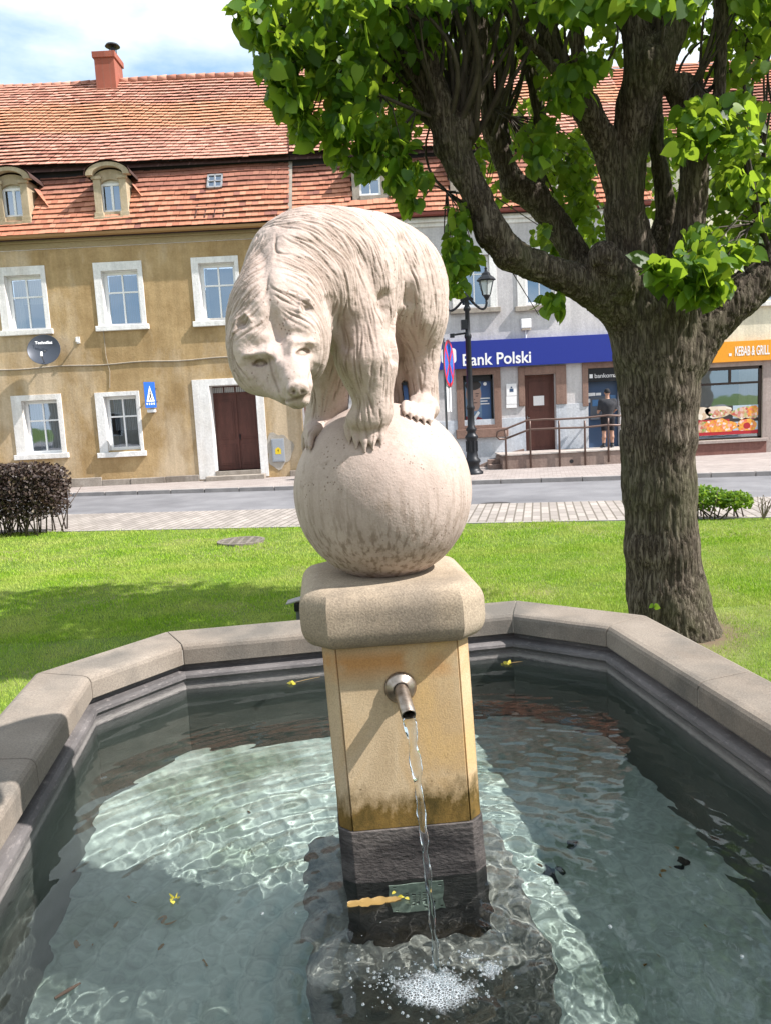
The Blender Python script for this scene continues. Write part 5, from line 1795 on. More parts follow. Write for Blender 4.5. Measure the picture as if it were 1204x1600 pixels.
for (pts, r, amt, ym) in (
    ([(410, 400), (414, 440), (422, 480), (434, 520), (440, 548)], 11, .010, 2.6),       # parting down the mane and forehead
    ([(424, 500), (436, 535)], 16, .008, 2.5),
    ([(421, 560), (426, 585), (436, 612), (446, 628)], 3.2, .009, 2.4),      # crease beside the muzzle
    ([(424, 572), (430, 598)], 9, .006, 2.4),
    ([(496, 575), (488, 590)], 7, .008, 2.45),
    ([(401, 565), (414, 566)], 8, .011, 2.4), ([(467, 549), (480, 547)], 7.5, .010, 2.4), ([(384, 556), (420, 553)], 5, -.008, 2.4), ([(458, 538), (487, 535)], 5, -.007, 2.4),   # eye sockets
    ([(428, 560), (448, 552)], 6, .006, 2.35),                              # stop between the eyes
    ([(388, 553), (418, 552)], 5, -.005, 2.4), ([(460, 536), (485, 534)], 5, -.004, 2.4),
    ([(379, 505)], 6.5, .013, 2.4), ([(479, 482)], 6, .013, 2.4),           # hollow of the ears
    ([(366, 520), (371, 500), (384, 490), (392, 500)], 3.5, -.007, 2.45), ([(468, 488), (471, 470), (483, 468), (489, 482)], 3.5, -.007, 2.45),
    ([(395, 522), (420, 530)], 10, -.006, 2.4), ([(455, 510), (480, 510)], 10, -.006, 2.4),
    ([(628, 375), (640, 420), (636, 470)], 9, .018, 3.1),                   # flank hollow before the thigh
    ([(604, 462), (609, 485), (614, 520), (620, 560)], 8, .026, 3.0),
    ([(516, 470), (528, 500), (540, 540)], 9, .010, 2.8),                   # behind the neck
    ([(565, 400), (585, 440), (596, 480)], 11, .013, 2.9),
    ([(538, 420), (552, 480)], 18, -.014, 2.8),                             # shoulder blade
    ([(650, 440), (658, 500)], 17, -.016, 3.0),
    ([(447, 372), (520, 352), (560, 352)], 14, -.006, 2.9),
):
    V = brush(V, N, pts, r, amt, ym)
V = relax(V.astype(np.float32), Q, 1, .4)
N = normals(V, Q)
V = V.astype(np.float64)
face_shade = np.zeros(len(V))  # shade painted into eyes, nostrils, mouth and muzzle creases
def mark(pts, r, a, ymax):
    global face_shade
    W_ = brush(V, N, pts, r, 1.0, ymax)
    face_shade = np.maximum(face_shade, a * np.linalg.norm(W_ - V, axis=1))
for (ex, ey) in ((407, 567), (474, 550)):
    V = brush(V, N, [(ex - 2, ey), (ex + 2, ey)], 3.0, -.001, 2.4)
    lid = [(ex - 10, ey + 2), (ex - 5, ey - 2.5), (ex, ey - 4.2), (ex + 5, ey - 3.2), (ex + 9, ey + .5)]
    low = [(ex - 8, ey + 2.5), (ex - 3, ey + 4.2), (ex + 3, ey + 4), (ex + 8, ey + 1)]
    V = brush(V, N, lid, 2.0, .0055, 2.4)
    V = brush(V, N, low, 1.8, .004, 2.4)
    V = brush(V, N, [(p_[0], p_[1] - 4) for p_ in lid], 2.4, -.0045, 2.4)
    V = brush(V, N, [(p_[0], p_[1] + 3.5) for p_ in low], 2.2, -.003, 2.4)
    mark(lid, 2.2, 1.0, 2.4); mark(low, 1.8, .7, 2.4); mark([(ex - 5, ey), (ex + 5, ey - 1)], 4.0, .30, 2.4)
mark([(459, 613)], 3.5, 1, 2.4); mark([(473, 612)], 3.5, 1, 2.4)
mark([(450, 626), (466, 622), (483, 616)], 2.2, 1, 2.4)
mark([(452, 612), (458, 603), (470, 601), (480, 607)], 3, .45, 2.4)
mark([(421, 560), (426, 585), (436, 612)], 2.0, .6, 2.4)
N = normals(V, Q)
# ---- chiselled hair: strokes traced over the surface along guide directions
G = [  # px, py, Y, dx, dy (picture directions of the locks)
    (445, 372, 2.55, .7, .25), (470, 350, 2.55, 1, .1), (460, 395, 2.46, 1, .15), (500, 360, 2.55, 1, .45), (500, 400, 2.45, .9, .6),
    (460, 425, 2.40, 1, .05), (490, 440, 2.42, .8, .8), (515, 460, 2.45, .4, 1), (455, 455, 2.33, 1, -.1), (485, 470, 2.34, .7, .8),
    (512, 510, 2.40, .15, 1), (450, 480, 2.32, .8, .1), (508, 560, 2.40, -.1, 1),
    (395, 420, 2.45, -.5, .8), (378, 450, 2.42, -.4, 1), (400, 460, 2.36, -.8, .45), (365, 490, 2.42, -.15, 1), (390, 480, 2.34, -.7, .6), (360, 550, 2.40, .1, 1),
    (410, 500, 2.28, -.5, .4), (430, 400, 2.45, -.5, .6), (385, 600, 2.38, .7, .7),
    (540, 360, 2.62, .8, .7), (580, 370, 2.75, .7, .8), (620, 380, 2.85, .7, .9), (560, 420, 2.6, .45, 1), (600, 420, 2.78, .4, 1), (640, 420, 2.85, .5, 1),
    (540, 470, 2.52, .2, 1), (580, 480, 2.6, .25, 1), (620, 480, 2.8, .1, 1), (670, 440, 2.85, .4, 1), (680, 500, 2.85, 0, 1), (640, 520, 2.85, .1, 1),
    (560, 540, 2.5, 0, 1), (590, 560, 2.52, .05, 1), (610, 540, 2.6, .1, 1), (570, 600, 2.52, .05, 1), (600, 610, 2.55, .1, 1), (660, 570, 2.9, .1, 1), (670, 610, 2.9, .1, 1),
    (520, 580, 2.8, -.1, 1), (500, 640, 2.8, -.2, 1), (540, 640, 2.85, 0, 1),
]
gp = np.array([q_(a, b, Y) for a, b, Y, _, _ in G])
gd = np.array([q_(a + dx * 10, b + dy * 10, Y) - q_(a, b, Y) for a, b, Y, dx, dy in G])
gd /= np.linalg.norm(gd, axis=1, keepdims=True)
def flow(p, n):
    w = np.exp(-((gp - p) ** 2).sum(1) / (2 * .05 ** 2)) + 1e-9
    d = (gd * w[:, None]).sum(0)
    d = d - n * (d @ n)
    l = np.linalg.norm(d)
    return d / l if l > 1e-6 else d
kd = kdtree.KDTree(len(V))
for i, p in enumerate(V):
    kd.insert(p, i)
kd.balance()
head_c = np.array(q_(436, 545, 2.32))
nose_c = np.array(q_(462, 600, 2.15))
camp = np.array([0, 0, CAM_H])
rgs = np.random.default_rng(21)
disp = np.zeros(len(V))
seeds = rgs.permutation(len(V))[:9000]
cnt = 0
for si in seeds:
    p, n = V[si].copy(), N[si]
    if n @ (camp - p) < -.25 * np.linalg.norm(camp - p):
        continue
    px, py = pix(p)
    # face stays smoother
    face = ((px - 437) / 74) ** 2 + ((py - 560) / 66) ** 2
    onhead = p[1] < 2.40 and face < 1.0
    paw = np.linalg.norm(p - BALL_C) < BALL_R + .085
    neck = py < 540 and px < 535 and not onhead
    if paw and rgs.random() < .85:
        continue
    if onhead and (np.linalg.norm(p - nose_c) < .115 or rgs.random() < .93):
        continue
    if neck:
        if rgs.random() > .50: continue
        L, w, dep = rgs.uniform(.09, .19), rgs.uniform(.0040, .0062), rgs.uniform(.003, .0062)
    elif onhead:
        L, w, dep = rgs.uniform(.02, .05), .004, rgs.uniform(.0012, .003)
    else:
        if rgs.random() > .20: continue
        L, w, dep = rgs.uniform(.05, .15), rgs.uniform(.0036, .0055), rgs.uniform(.002, .0055)
    steps = int(L / .006)
    tw = rgs.normal(0, .10)
    side = rgs.normal(0, .02)
    nn = n
    for k in range(steps):
        d = flow(p, nn)
        b_ = np.cross(nn, d)
        d = d + b_ * (tw + side * k / 3)
        d /= np.linalg.norm(d)
        p = p + d * .006
        co_, idx_, dist_ = kd.find(p)
        nn = N[idx_]
        p = p - nn * ((p - V[idx_]) @ nn)
        t = (k + .5) / steps
        prof_ = min(1, 3.2 * t) * min(1, 2.2 * (1 - t))
        for co_, j, ds in kd.find_range(p, w):
            v_ = -dep * prof_ * (1 - (ds / w) ** 2)
            if v_ < disp[j]:
                disp[j] = v_
    cnt += 1
big = .0035 * fbm(V * np.array([22, 22, 9]), 3) + .0016 * fbm(V * 70, 2)
facemask = np.array([((a - 440) / 70) ** 2 for a in [0]])
V2 = V + N * (disp + big)[:, None]
V2 = relax(V2.astype(np.float32), Q, 1, .35)
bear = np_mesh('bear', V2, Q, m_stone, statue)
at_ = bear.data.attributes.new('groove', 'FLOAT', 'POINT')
at_.data.foreach_set('value', np.clip(np.maximum(-disp / .0055, face_shade * 1.5), 0, 1).astype(np.float32))
# ================================================================== lime tree behind the basin
def bark_mat():
    m, nt, b = base_mat('furrowed_bark')
    v1 = coords(nt, (1, 1, .17))
    v0 = coords(nt)
    wob = noise(nt, v0, 4, 3)
    n1 = noise(nt, v1, 36, 6, .6, .6)
    rid = math_(nt, 'ABSOLUTE', math_(nt, 'SUBTRACT', n1, .5))
    n2 = noise(nt, v0, 70, 4, .7)
    n3 = noise(nt, v0, 1.7, 4)
    c = ramp(nt, rid, [(.0, (.024, .018, .013)), (.05, (.115, .092, .070)), (.15, (.205, .172, .138))]).outputs[0]
    c = mixc(nt, ramp(nt, n3, [(.45, 0.), (.68, .5)]).outputs[0], c, (.10, .105, .055))
    c = mixc(nt, .6, c, ramp(nt, n2, [(.3, .65), (.65, 1.)]).outputs[0], 'MULTIPLY')
    ga = nd(nt, 'ShaderNodeAttribute', attribute_name='furrow')
    c = mixc(nt, math_(nt, 'MULTIPLY', ga.outputs['Fac'], .8), c, (.035, .027, .021))
    nt.links.new(c, b.inputs['Base Color'])
    b.inputs['Roughness'].default_value = .92
    b.inputs['Specular IOR Level'].default_value = .15
    bump(nt, b, math_(nt, 'ADD', math_(nt, 'MULTIPLY', rid, 2.4), math_(nt, 'MULTIPLY', n2, .5)), .8, .014)
    return m
m_bark = bark_mat()
m_shoot = mat('young_bark', (.045, .036, .028), (.085, .07, .054), 14, .85, (1, 1, .3), bmp=.5, bd=.006)
tree = thing('lime_tree', 'pollarded lime tree with furrowed trunk, knobbly limbs and bright green leaves behind the basin', 'tree', tuple(atz(1045, 985, 0)))
def px_(a):
    return np.array(at(a[0], a[1], a[2]))
TF = Field((.2, 5.35, -.15), (4.1, 7.35, 5.5), .0145)
def limb(nodes, k=.035):
    sc_ = .92 if nodes[0][1] > 900 else .77
    for a, b in zip(nodes[:-1], nodes[1:]):
        TF.cone(px_(a), px_(b), rp(a[3], a[2]) * sc_, rp(b[3], b[2]) * sc_, k)
TY = 6.35
limb([(1058, 1020, TY, 82), (1049, 975, TY, 70), (1040, 930, TY, 65), (1033, 850, TY, 61), (1028, 760, TY, 59), (1028, 680, TY, 60), (1028, 610, TY, 63), (1025, 550, TY, 70), (1020, 500, TY, 74)], .06)
limb([(1090, 1010, TY, 36), (1080, 940, TY, 26), (1066, 860, TY, 22)], .05)     # root flares
limb([(1010, 1010, TY - .1, 34), (1012, 930, TY - .02, 24)], .05)
limb([(1128, 1022, TY, 18), (1096, 975, TY, 20)], .05)
limb([(1000, 500, 6.3, 60), (945, 462, 6.2, 40), (890, 436, 6.1, 31), (835, 415, 6.0, 28), (795, 397, 5.95, 31), (768, 362, 5.9, 32), (746, 312, 5.9, 29), (722, 265, 5.9, 30), (706, 225, 5.9, 36)])
limb([(706, 225, 5.9, 34), (688, 170, 5.85, 26), (668, 100, 5.85, 19), (655, 20, 5.8, 15), (650, -80, 5.8, 12)], .03)
limb([(712, 215, 5.9, 30), (737, 150, 6.0, 21), (748, 60, 6.05, 17), (752, -80, 6.05, 14)], .03)
limb([(700, 205, 5.9, 26), (650, 120, 5.9, 17), (610, 30, 5.9, 13), (580, -70, 5.9, 11)], .03)
limb([(972, 462, 6.55, 42), (912, 418, 6.7, 28), (874, 357, 6.8, 25), (835, 308, 6.8, 27), (803, 290, 6.8, 25), (786, 250, 6.8, 19), (768, 205, 6.8, 20), (757, 120, 6.8, 15), (740, 20, 6.8, 13)])
limb([(838, 305, 6.85, 14), (846, 250, 6.9, 11), (844, 190, 6.9, 12), (830, 120, 6.9, 10), (800, 30, 6.9, 9), (780, -60, 6.9, 8)], .03)
limb([(905, 160, 6.2, 13), (852, 92, 6.2, 11), (802, 42, 6.2, 9), (772, -30, 6.2, 8)], .02)
limb([(898, 150, 6.4, 20), (858, 62, 6.45, 20), (845, -70, 6.5, 17)], .03)
limb([(908, 140, 6.3, 16), (900, 60, 6.3, 13), (897, -60, 6.3, 12)], .03)
limb([(1000, 480, 6.3, 64), (986, 400, 6.25, 46), (974, 330, 6.2, 37), (982, 240, 6.2, 34), (995, 160, 6.15, 38), (1013, 105, 6.1, 47)])
limb([(1005, 100, 6.1, 38), (985, 30, 6.1, 23), (975, -70, 6.1, 19)], .03)
limb([(1025, 95, 6.1, 36), (1058, 25, 6.1, 27), (1075, -70, 6.1, 23)], .03)
limb([(1012, 95, 6.2, 26), (1018, 20, 6.2, 17), (1015, -70, 6.2, 14)], .03)
limb([(942, 402, 6.02, 30), (968, 440, 6.1, 40)], .06)
limb([(966, 300, 6.2, 27), (938, 215, 6.15, 25), (914, 168, 6.1, 26), (893, 158, 6.1, 19)])
limb([(1038, 480, 6.3, 52), (1066, 405, 6.2, 34), (1080, 320, 6.15, 27), (1086, 240, 6.1, 26), (1080, 172, 6.1, 33), (1062, 138, 6.1, 28)])
limb([(1120, 170, 6.0, 13), (1127, 60, 6.0, 12), (1132, -80, 6.0, 11)], .02)
limb([(1085, 190, 6.1, 22), (1120, 165, 6.0, 13)], .03)
limb([(1015, 440, 6.7, 32), (1042, 335, 6.8, 20), (1030, 262, 6.8, 15), (1020, 190, 6.8, 18), (1024, 90, 6.8, 13), (1020, -60, 6.8, 12)])
limb([(1064, 560, 6.3, 56), (1105, 505, 6.3, 46), (1150, 465, 6.3, 42), (1200, 425, 6.3, 39), (1250, 380, 6.3, 36), (1300, 320, 6.3, 30), (1335, 230, 6.3, 26)])
V, Q = TF.mesh()
N = normals(V, Q)
z_ = V[:, 2]
P_ = V * np.array([1, 1, .085], np.float32)
r1 = np.abs(fbm(P_ * 32 + .6 * fbm(V * 3, 2)[:, None], 3))
rid = np.clip(1 - r1 * 4.6, 0, 1) ** 1.3
bulge = .018 * fbm(V * 4.2, 3) + .006 * fbm(V * 14, 2)
V2 = V + N * (bulge - .015 * rid)[:, None]
trunk = np_mesh('trunk', V2, Q, m_bark, tree)
a_ = trunk.data.attributes.new('furrow', 'FLOAT', 'POINT')
a_.data.foreach_set('value', rid.astype(np.float32))
del TF
# long thin shoots rising from the pollard knobs, each a branch of its own
rt_ = random.Random(11)
def shoot(p0, p1, r0, r1, wig=.05, n=9):
    p0, p1 = Vector(p0), Vector(p1)
    ax = p1 - p0
    pts, rs = [], []
    o1 = Vector((rt_.gauss(0, 1), rt_.gauss(0, 1), 0)) * wig
    ph = rt_.uniform(0, 6)
    for k in range(n + 1):
        t = k / n
        pts.append(p0 + ax * t + o1 * math.sin(math.pi * t) * 1.6 + Vector((math.sin(t * 9 + ph), math.cos(t * 8 + ph), 0)) * wig * .22 * t)
        rs.append(r0 + (r1 - r0) * t)
    MB().tube(pts, rs, 7).build('branch', m_shoot, tree, smooth=True)
    return pts
twigs = []
def fan(c, n, tgt, r=(.016, .03), spread=.05):
    for k in range(n):
        a = px_(c) + np.array([rt_.gauss(0, spread), rt_.gauss(0, spread), rt_.uniform(-.03, .05)])
        tx = rt_.uniform(*tgt[0]); ty2 = rt_.uniform(*tgt[1]); Y = c[2] + rt_.uniform(-.5, .5)
        b = px_((tx, ty2, Y))
        rr_ = rt_.uniform(*r)
        twigs.append(shoot(a, b, rr_, rr_ * .45))
fan((700, 205, 5.9), 15, ((560, 770), (-60, 40)))
fan((690, 190, 5.9), 10, ((480, 660), (-60, 120)), (.010, .018))
fan((715, 230, 6.0), 14, ((600, 860), (-80, 20)), (.014, .028), .09)
fan((775, 225, 6.8), 10, ((700, 850), (-50, 60)), (.014, .026))
fan((745, 330, 5.95), 3, ((680, 740), (60, 180)), (.010, .016))
fan((905, 165, 6.15), 8, ((830, 960), (-40, 20)), (.012, .022))
fan((1015, 110, 6.1), 8, ((930, 1110), (-70, -20)), (.014, .024))
fan((1078, 165, 6.1), 9, ((1060, 1190), (-50, 60)), (.010, .02))
fan((1200, 425, 6.3), 8, ((1150, 1290), (0, 200)), (.012, .024))
fan((1290, 330, 6.3), 6, ((1180, 1360), (-60, 80)), (.012, .024))
# hanging leafy twigs
def leaf_tmpl():
    # heart shaped lime leaf, base at origin, tip along +y, folded a little on the midrib
    o = [(0, .02), (.16, -.07), (.34, -.02), (.46, .16), (.47, .36), (.38, .58), (.23, .78), (.09, .93), (0, 1.06)]
    vs, fs = [(0, .02, 0), (0, .3, -.0), (0, .62, 0), (0, 1.06, -.06)], []
    R = [(x, y, .20 * x - .16 * x * x * 2 - .05 * y * y) for x, y in o[1:-1]]
    nR = len(R)
    vs += R + [(-x, y, z) for x, y, z in R]
    r = lambda i: 4 + i
    l = lambda i: 4 + nR + i
    for f in (r, l):
        tri = [(0, f(0), f(1)), (0, f(1), 1), (1, f(1), f(2)), (1, f(2), f(3)), (1, f(3), 2), (2, f(3), f(4)), (2, f(4), f(5)), (2, f(5), f(6)), (2, f(6), 3)]
        fs += tri if f is r else [t[::-1] for t in tri]
    return np.array(vs, np.float32), np.array(fs, np.int32)
LV, LF = leaf_tmpl()
def leaves_mesh(name, P, S, m, parent, seed, droop=.75, up=.5, flat=0.0):
    g = np.random.default_rng(seed)
    n = len(P)
    t = g.normal(0, 1, (n, 3)) * np.array([.6, .6, .42])
    t[:, 2] -= droop
    t /= np.linalg.norm(t, axis=1, keepdims=True)
    nn = g.normal(0, 1, (n, 3)) * .75 + np.array([0, 0, up])
    nn -= t * (nn * t).sum(1)[:, None]
    nn /= np.linalg.norm(nn, axis=1, keepdims=True)
    s = np.cross(t, nn)
    S = S[:, None, None]
    wz = g.uniform(.4, 1.8, n)[:, None, None]
    wd = g.uniform(.82, 1.05, n)[:, None, None]
    V = P[:, None, :] + S * (LV[None, :, 0:1] * wd * s[:, None, :] + LV[None, :, 1:2] * t[:, None, :] + wz * LV[None, :, 2:3] * nn[:, None, :])
    Fc = (LF[None] + (np.arange(n) * len(LV))[:, None, None]).reshape(-1, 3)
    return np_mesh(name, V.reshape(-1, 3), Fc, m, parent)
def leaf_mat(name, stops, trans=.5, tcol=(.34, .50, .04)):
    m, nt, b = base_mat(name)
    g = nd(nt, 'ShaderNodeNewGeometry')
    c = ramp(nt, g.outputs['Random Per Island'], stops).outputs[0]
    nt.links.new(c, b.inputs['Base Color'])
    b.inputs['Roughness'].default_value = .42
    b.inputs['Specular IOR Level'].default_value = .35
    tc_ = mixc(nt, .45, c, tcol)
    tr = nd(nt, 'ShaderNodeBsdfTranslucent', {'Color': tc_})
    ms = nd(nt, 'ShaderNodeMixShader', {0: trans, 1: b.outputs[0], 2: tr.outputs[0]})
    nt.links.new(ms.outputs[0], nt.nodes['Material Output'].inputs[0])
    return m
m_leaf = leaf_mat('lime_leaves', [(0, (.020, .060, .008)), (.45, (.045, .125, .012)), (.82, (.085, .20, .018)), (1, (.22, .35, .035))], .55, (.56, .74, .05))
gl_ = np.random.default_rng(17)
CL = [  # px, py, Y, radius x, radius y (picture), half depth (m), leaves, size
    (400, 25, 5.2, 40, 45, .3, 60, .13), (430, 90, 5.3, 40, 45, .3, 85, .12), (455, 150, 5.4, 38, 42, .3, 90, .12), (478, 205, 5.4, 28, 30, .25, 50, .12),
    (480, 50, 5.5, 60, 60, .5, 150, .12), (540, 110, 5.5, 55, 60, .5, 150, .12), (560, 40, 5.6, 70, 60, .6, 150, .12), (545, 190, 5.5, 45, 45, .4, 120, .12),
    (600, 235, 5.6, 48, 45, .35, 130, .12), (635, 285, 5.6, 38, 30, .3, 75, .12), (570, 262, 5.5, 28, 26, .2, 36, .12), (525, 240, 5.5, 20, 22, .2, 20, .12), (640, 325, 5.6, 16, 14, .15, 12, .12),
    (620, 150, 6.3, 60, 80, .5, 170, .11), (640, 60, 6.2, 70, 70, .7, 200, .11), (720, 60, 6.9, 80, 80, .5, 210, .11), (810, 60, 7.2, 80, 70, .5, 200, .11), (690, 150, 7.3, 80, 60, .3, 150, .11), (560, 130, 6.4, 60, 70, .3, 120, .11),
    (720, 350, 5.9, 22, 32, .25, 34, .11), (715, 400, 5.85, 26, 28, .25, 40, .11), (700, 425, 5.8, 22, 16, .2, 18, .11), (708, 452, 5.8, 22, 20, .25, 24, .11), (738, 405, 5.9, 16, 26, .2, 14, .11),
    (770, 290, 7.3, 40, 60, .3, 40, .11), (800, 200, 7.4, 50, 50, .4, 60, .11), (740, 240, 7.2, 30, 50, .3, 30, .11),
    (845, 230, 5.9, 40, 45, .3, 55, .13), (880, 150, 5.7, 40, 30, .3, 50, .13), (915, 110, 5.6, 35, 25, .3, 34, .13), (860, 100, 6.8, 50, 50, .5, 60, .11),
    (880, 260, 7.2, 45, 50, .4, 100, .11), (900, 320, 7.3, 40, 50, .4, 100, .11), (870, 385, 7.2, 36, 40, .4, 70, .11), (915, 250, 7.4, 30, 60, .4, 60, .11), (885, 440, 6.9, 14, 14, .15, 10, .11),
    (862, 480, 6.0, 24, 18, .15, 20, .12), (845, 370, 5.95, 16, 22, .15, 12, .10), (1035, 300, 7.2, 30, 60, .4, 60, .11), (1030, 230, 7.3, 30, 50, .4, 50, .11),
    (1100, 190, 5.7, 48, 34, .3, 80, .13), (1130, 225, 5.7, 48, 30, .3, 80, .12), (1065, 235, 5.6, 24, 25, .2, 22, .12), (1160, 180, 5.9, 40, 30, .4, 50, .12),
    (1170, 400, 7.2, 45, 45, .4, 90, .11), (1050, 370, 7.4, 40, 50, .3, 70, .11), (1185, 440, 7.3, 35, 30, .3, 40, .11), (890, 290, 7.7, 50, 60, .3, 110, .11), (925, 380, 7.6, 26, 50, .3, 60, .11), (1160, 290, 6.4, 50, 38, .5, 140, .12), (1190, 350, 6.5, 40, 45, .5, 90, .12), (1130, 330, 6.8, 36, 36, .4, 60, .11), (1140, 260, 7.2, 60, 40, .4, 70, .11), (1195, 240, 6.5, 40, 50, .4, 50, .12),
    (1090, 415, 5.7, 46, 34, .3, 95, .15), (1110, 455, 5.75, 36, 22, .2, 45, .15), (1075, 450, 5.7, 26, 26, .2, 30, .16), (1030, 425, 5.6, 28, 22, .15, 17, .20), (1150, 400, 5.9, 30, 20, .2, 26, .13), (1100, 375, 5.9, 40, 20, .2, 26, .13),
    (1150, 90, 6.4, 60, 60, .6, 110, .12), (1110, 40, 6.8, 70, 50, .6, 90, .11), (1190, 40, 6.4, 50, 50, .6, 70, .12), (1040, 40, 6.9, 60, 50, .6, 60, .11), (960, 60, 7.0, 60, 60, .5, 70, .11),
    (905, 10, 5.4, 70, 26, .4, 70, .15), (1050, 0, 5.3, 70, 20, .4, 40, .15), (980, 0, 5.3, 60, 14, .4, 40, .15), (700, 0, 5.8, 90, 25, .6, 90, .12), (800, -10, 5.6, 70, 25, .5, 60, .12), (560, -10, 5.3, 130, 25, .6, 160, .12), (1190, -5, 5.8, 60, 30, .5, 60, .13),
]
PP, SS = [], []
for (cx_, cy_, Y, rx, ry, dd, n, s) in CL:
    n = int(n * 1.9)
    d = gl_.normal(0, 1, (n, 3))
    d /= np.linalg.norm(d, axis=1, keepdims=True)
    d *= gl_.uniform(.15, 1, (n, 1)) ** .5
    for k in range(len(d)):
        PP.append(np.array(at(cx_ + d[k, 0] * rx, cy_ + d[k, 1] * ry - 8, Y + d[k, 2] * dd)))
        SS.append(s * .88 * gl_.choice([.4, .55, .7, .85, 1.0, 1.12]) * gl_.uniform(.85, 1.1))
# the crown above the frame (it shades the lawn and the basin's far end)
n = 4200
d = gl_.normal(0, 1, (n, 3)); d /= np.linalg.norm(d, axis=1, keepdims=True)
d *= gl_.uniform(.35, 1, (n, 1)) ** .6
up_ = np.array([1.95, 6.35, 6.15]) + d * np.array([3.0, 1.75, 1.45])
lump = fbm(up_ * 1.3, 2)
for p in up_[lump > -.28]:
    x_, y_ = pix(p)
    if y_ < -15 or x_ > 1300:
        PP.append(p); SS.append(gl_.uniform(.12, .19))
leaves_mesh('crown', np.array(PP), np.array(SS), m_leaf, tree, 8)
# fine leafy twigs inside the clusters
mbt = MB()
for (cx_, cy_, Y, rx, ry, dd, n, s) in CL:
    c0 = at(cx_, cy_, Y)
    for k in range(3 if n > 30 else 1):
        a = at(cx_ + gl_.uniform(-.9, .9) * rx, cy_ + gl_.uniform(-.9, .9) * ry, Y + gl_.uniform(-.5, .5) * dd)
        root = Vector(min((Vector(q) for q in sum([t_[2:8] for t_ in twigs[::2]], [])), key=lambda q: (q - c0).length))
        if (root - a).length > 1.6:
            root = a + Vector((gl_.uniform(-.3, .3), gl_.uniform(-.1, .3), .45))
        mid = (root + a) / 2 + Vector((0, 0, .10))
        mbt.tube([root, mid, a], [.0075, .005, .003], 5)
tag(mbt.build('twigs', m_shoot, tree, smooth=True), kind='stuff')
# young leaf caught on the trunk
# ================================================================== ramp, railing, person at the cash machine
m_rampc = plaster('brown_ramp_concrete', (.21, .15, .125), (.29, .21, .18), (.33, .26, .22), 2)
m_rail = plain('brown_rail', (.13, .085, .07), .45, .3)
RY = 22.75                                  # street face of the ramp landing
TOPZ = .45
xa = at(784, 720, RY).x
xb = at(986, 700, RY).x
ramp_t = thing('entrance_ramp', 'brown concrete landing with side ramp and steps in front of the bank door', 'ramp', ((xa + xb) / 2, 23.4, 0))
mb = MB()
hx, hz = at(892, 720, RY).x, .20
mb.prism([(xa, .0), (xb, .0), (xb, TOPZ), (xa + .05, TOPZ - .0), (xa, TOPZ - .08)], 'y', RY, FY - .062)
mb.build('landing', m_rampc, ramp_t, bevel=.015)
MB().box(xa - .02, xb + .02, RY - .03, FY - .063, TOPZ + .001, TOPZ + .035).build('landing_slab', plaster('ramp_slab', (.38, .33, .30), (.46, .41, .37), (.5, .46, .42), 2), ramp_t, bevel=.008)
MB().lathe([(.001, -.004), (.06, -.004), (.06, 0)], (hx, RY, hz), 14, (0, 1, 0)).build('drain_hole', m_dark, ramp_t)
MB().box(xa - .35, xa - .001, RY + .25, FY - .7, .06, .20).box(xa - .35, xa - .001, RY + .55, FY - .7, .20, .33).build('steps', m_rampc, ramp_t, bevel=.01)
sx = at(742, 734, FY - .1).x
mb = MB().prism([(sx, .06), (xa + .9, .06), (xa + .9, .56), (xa + .3, .44)], 'y', FY - .10, FY - .035)
mb.build('wall_skirting', m_rampc, ramp_t)
rl_ = thing('ramp_railing', 'brown tube railing with five posts along the bank landing', 'railing', ((xa + xb) / 2, RY, .4))
def rpt(px, py, dy=0):
    v = at(px, py, RY - .06 + dy)
    return v
posts = [((787, 671), (792, 736)), ((826, 656), (829, 731)), ((872, 656), (874, 730)), ((912, 656), (914, 727)), ((948, 652), (951, 722))]
for (a, b) in posts:
    top = rpt(*a); bot = rpt(*b); bot.x = top.x = (top.x + bot.x) / 2
    MB().tube([bot, Vector((top.x, top.y, top.z - .25)), Vector((top.x + .0, top.y, top.z - .02))], .03, 8).build('post', m_rail, rl_, smooth=True)
def rail_line(lst, name):
    pts = [rpt(*q) for q in lst]
    MB().tube(pts, .03, 8).build(name, m_rail, rl_, smooth=True)
rail_line([(790, 686), (779, 686), (775, 682), (776, 675), (781, 672), (787, 671), (822, 657), (850, 655), (872, 655), (911, 653), (948, 649), (990, 650)], 'handrail')
rail_line([(788, 686), (826, 671), (872, 669), (911, 668), (948, 664), (990, 665)], 'mid_rail')

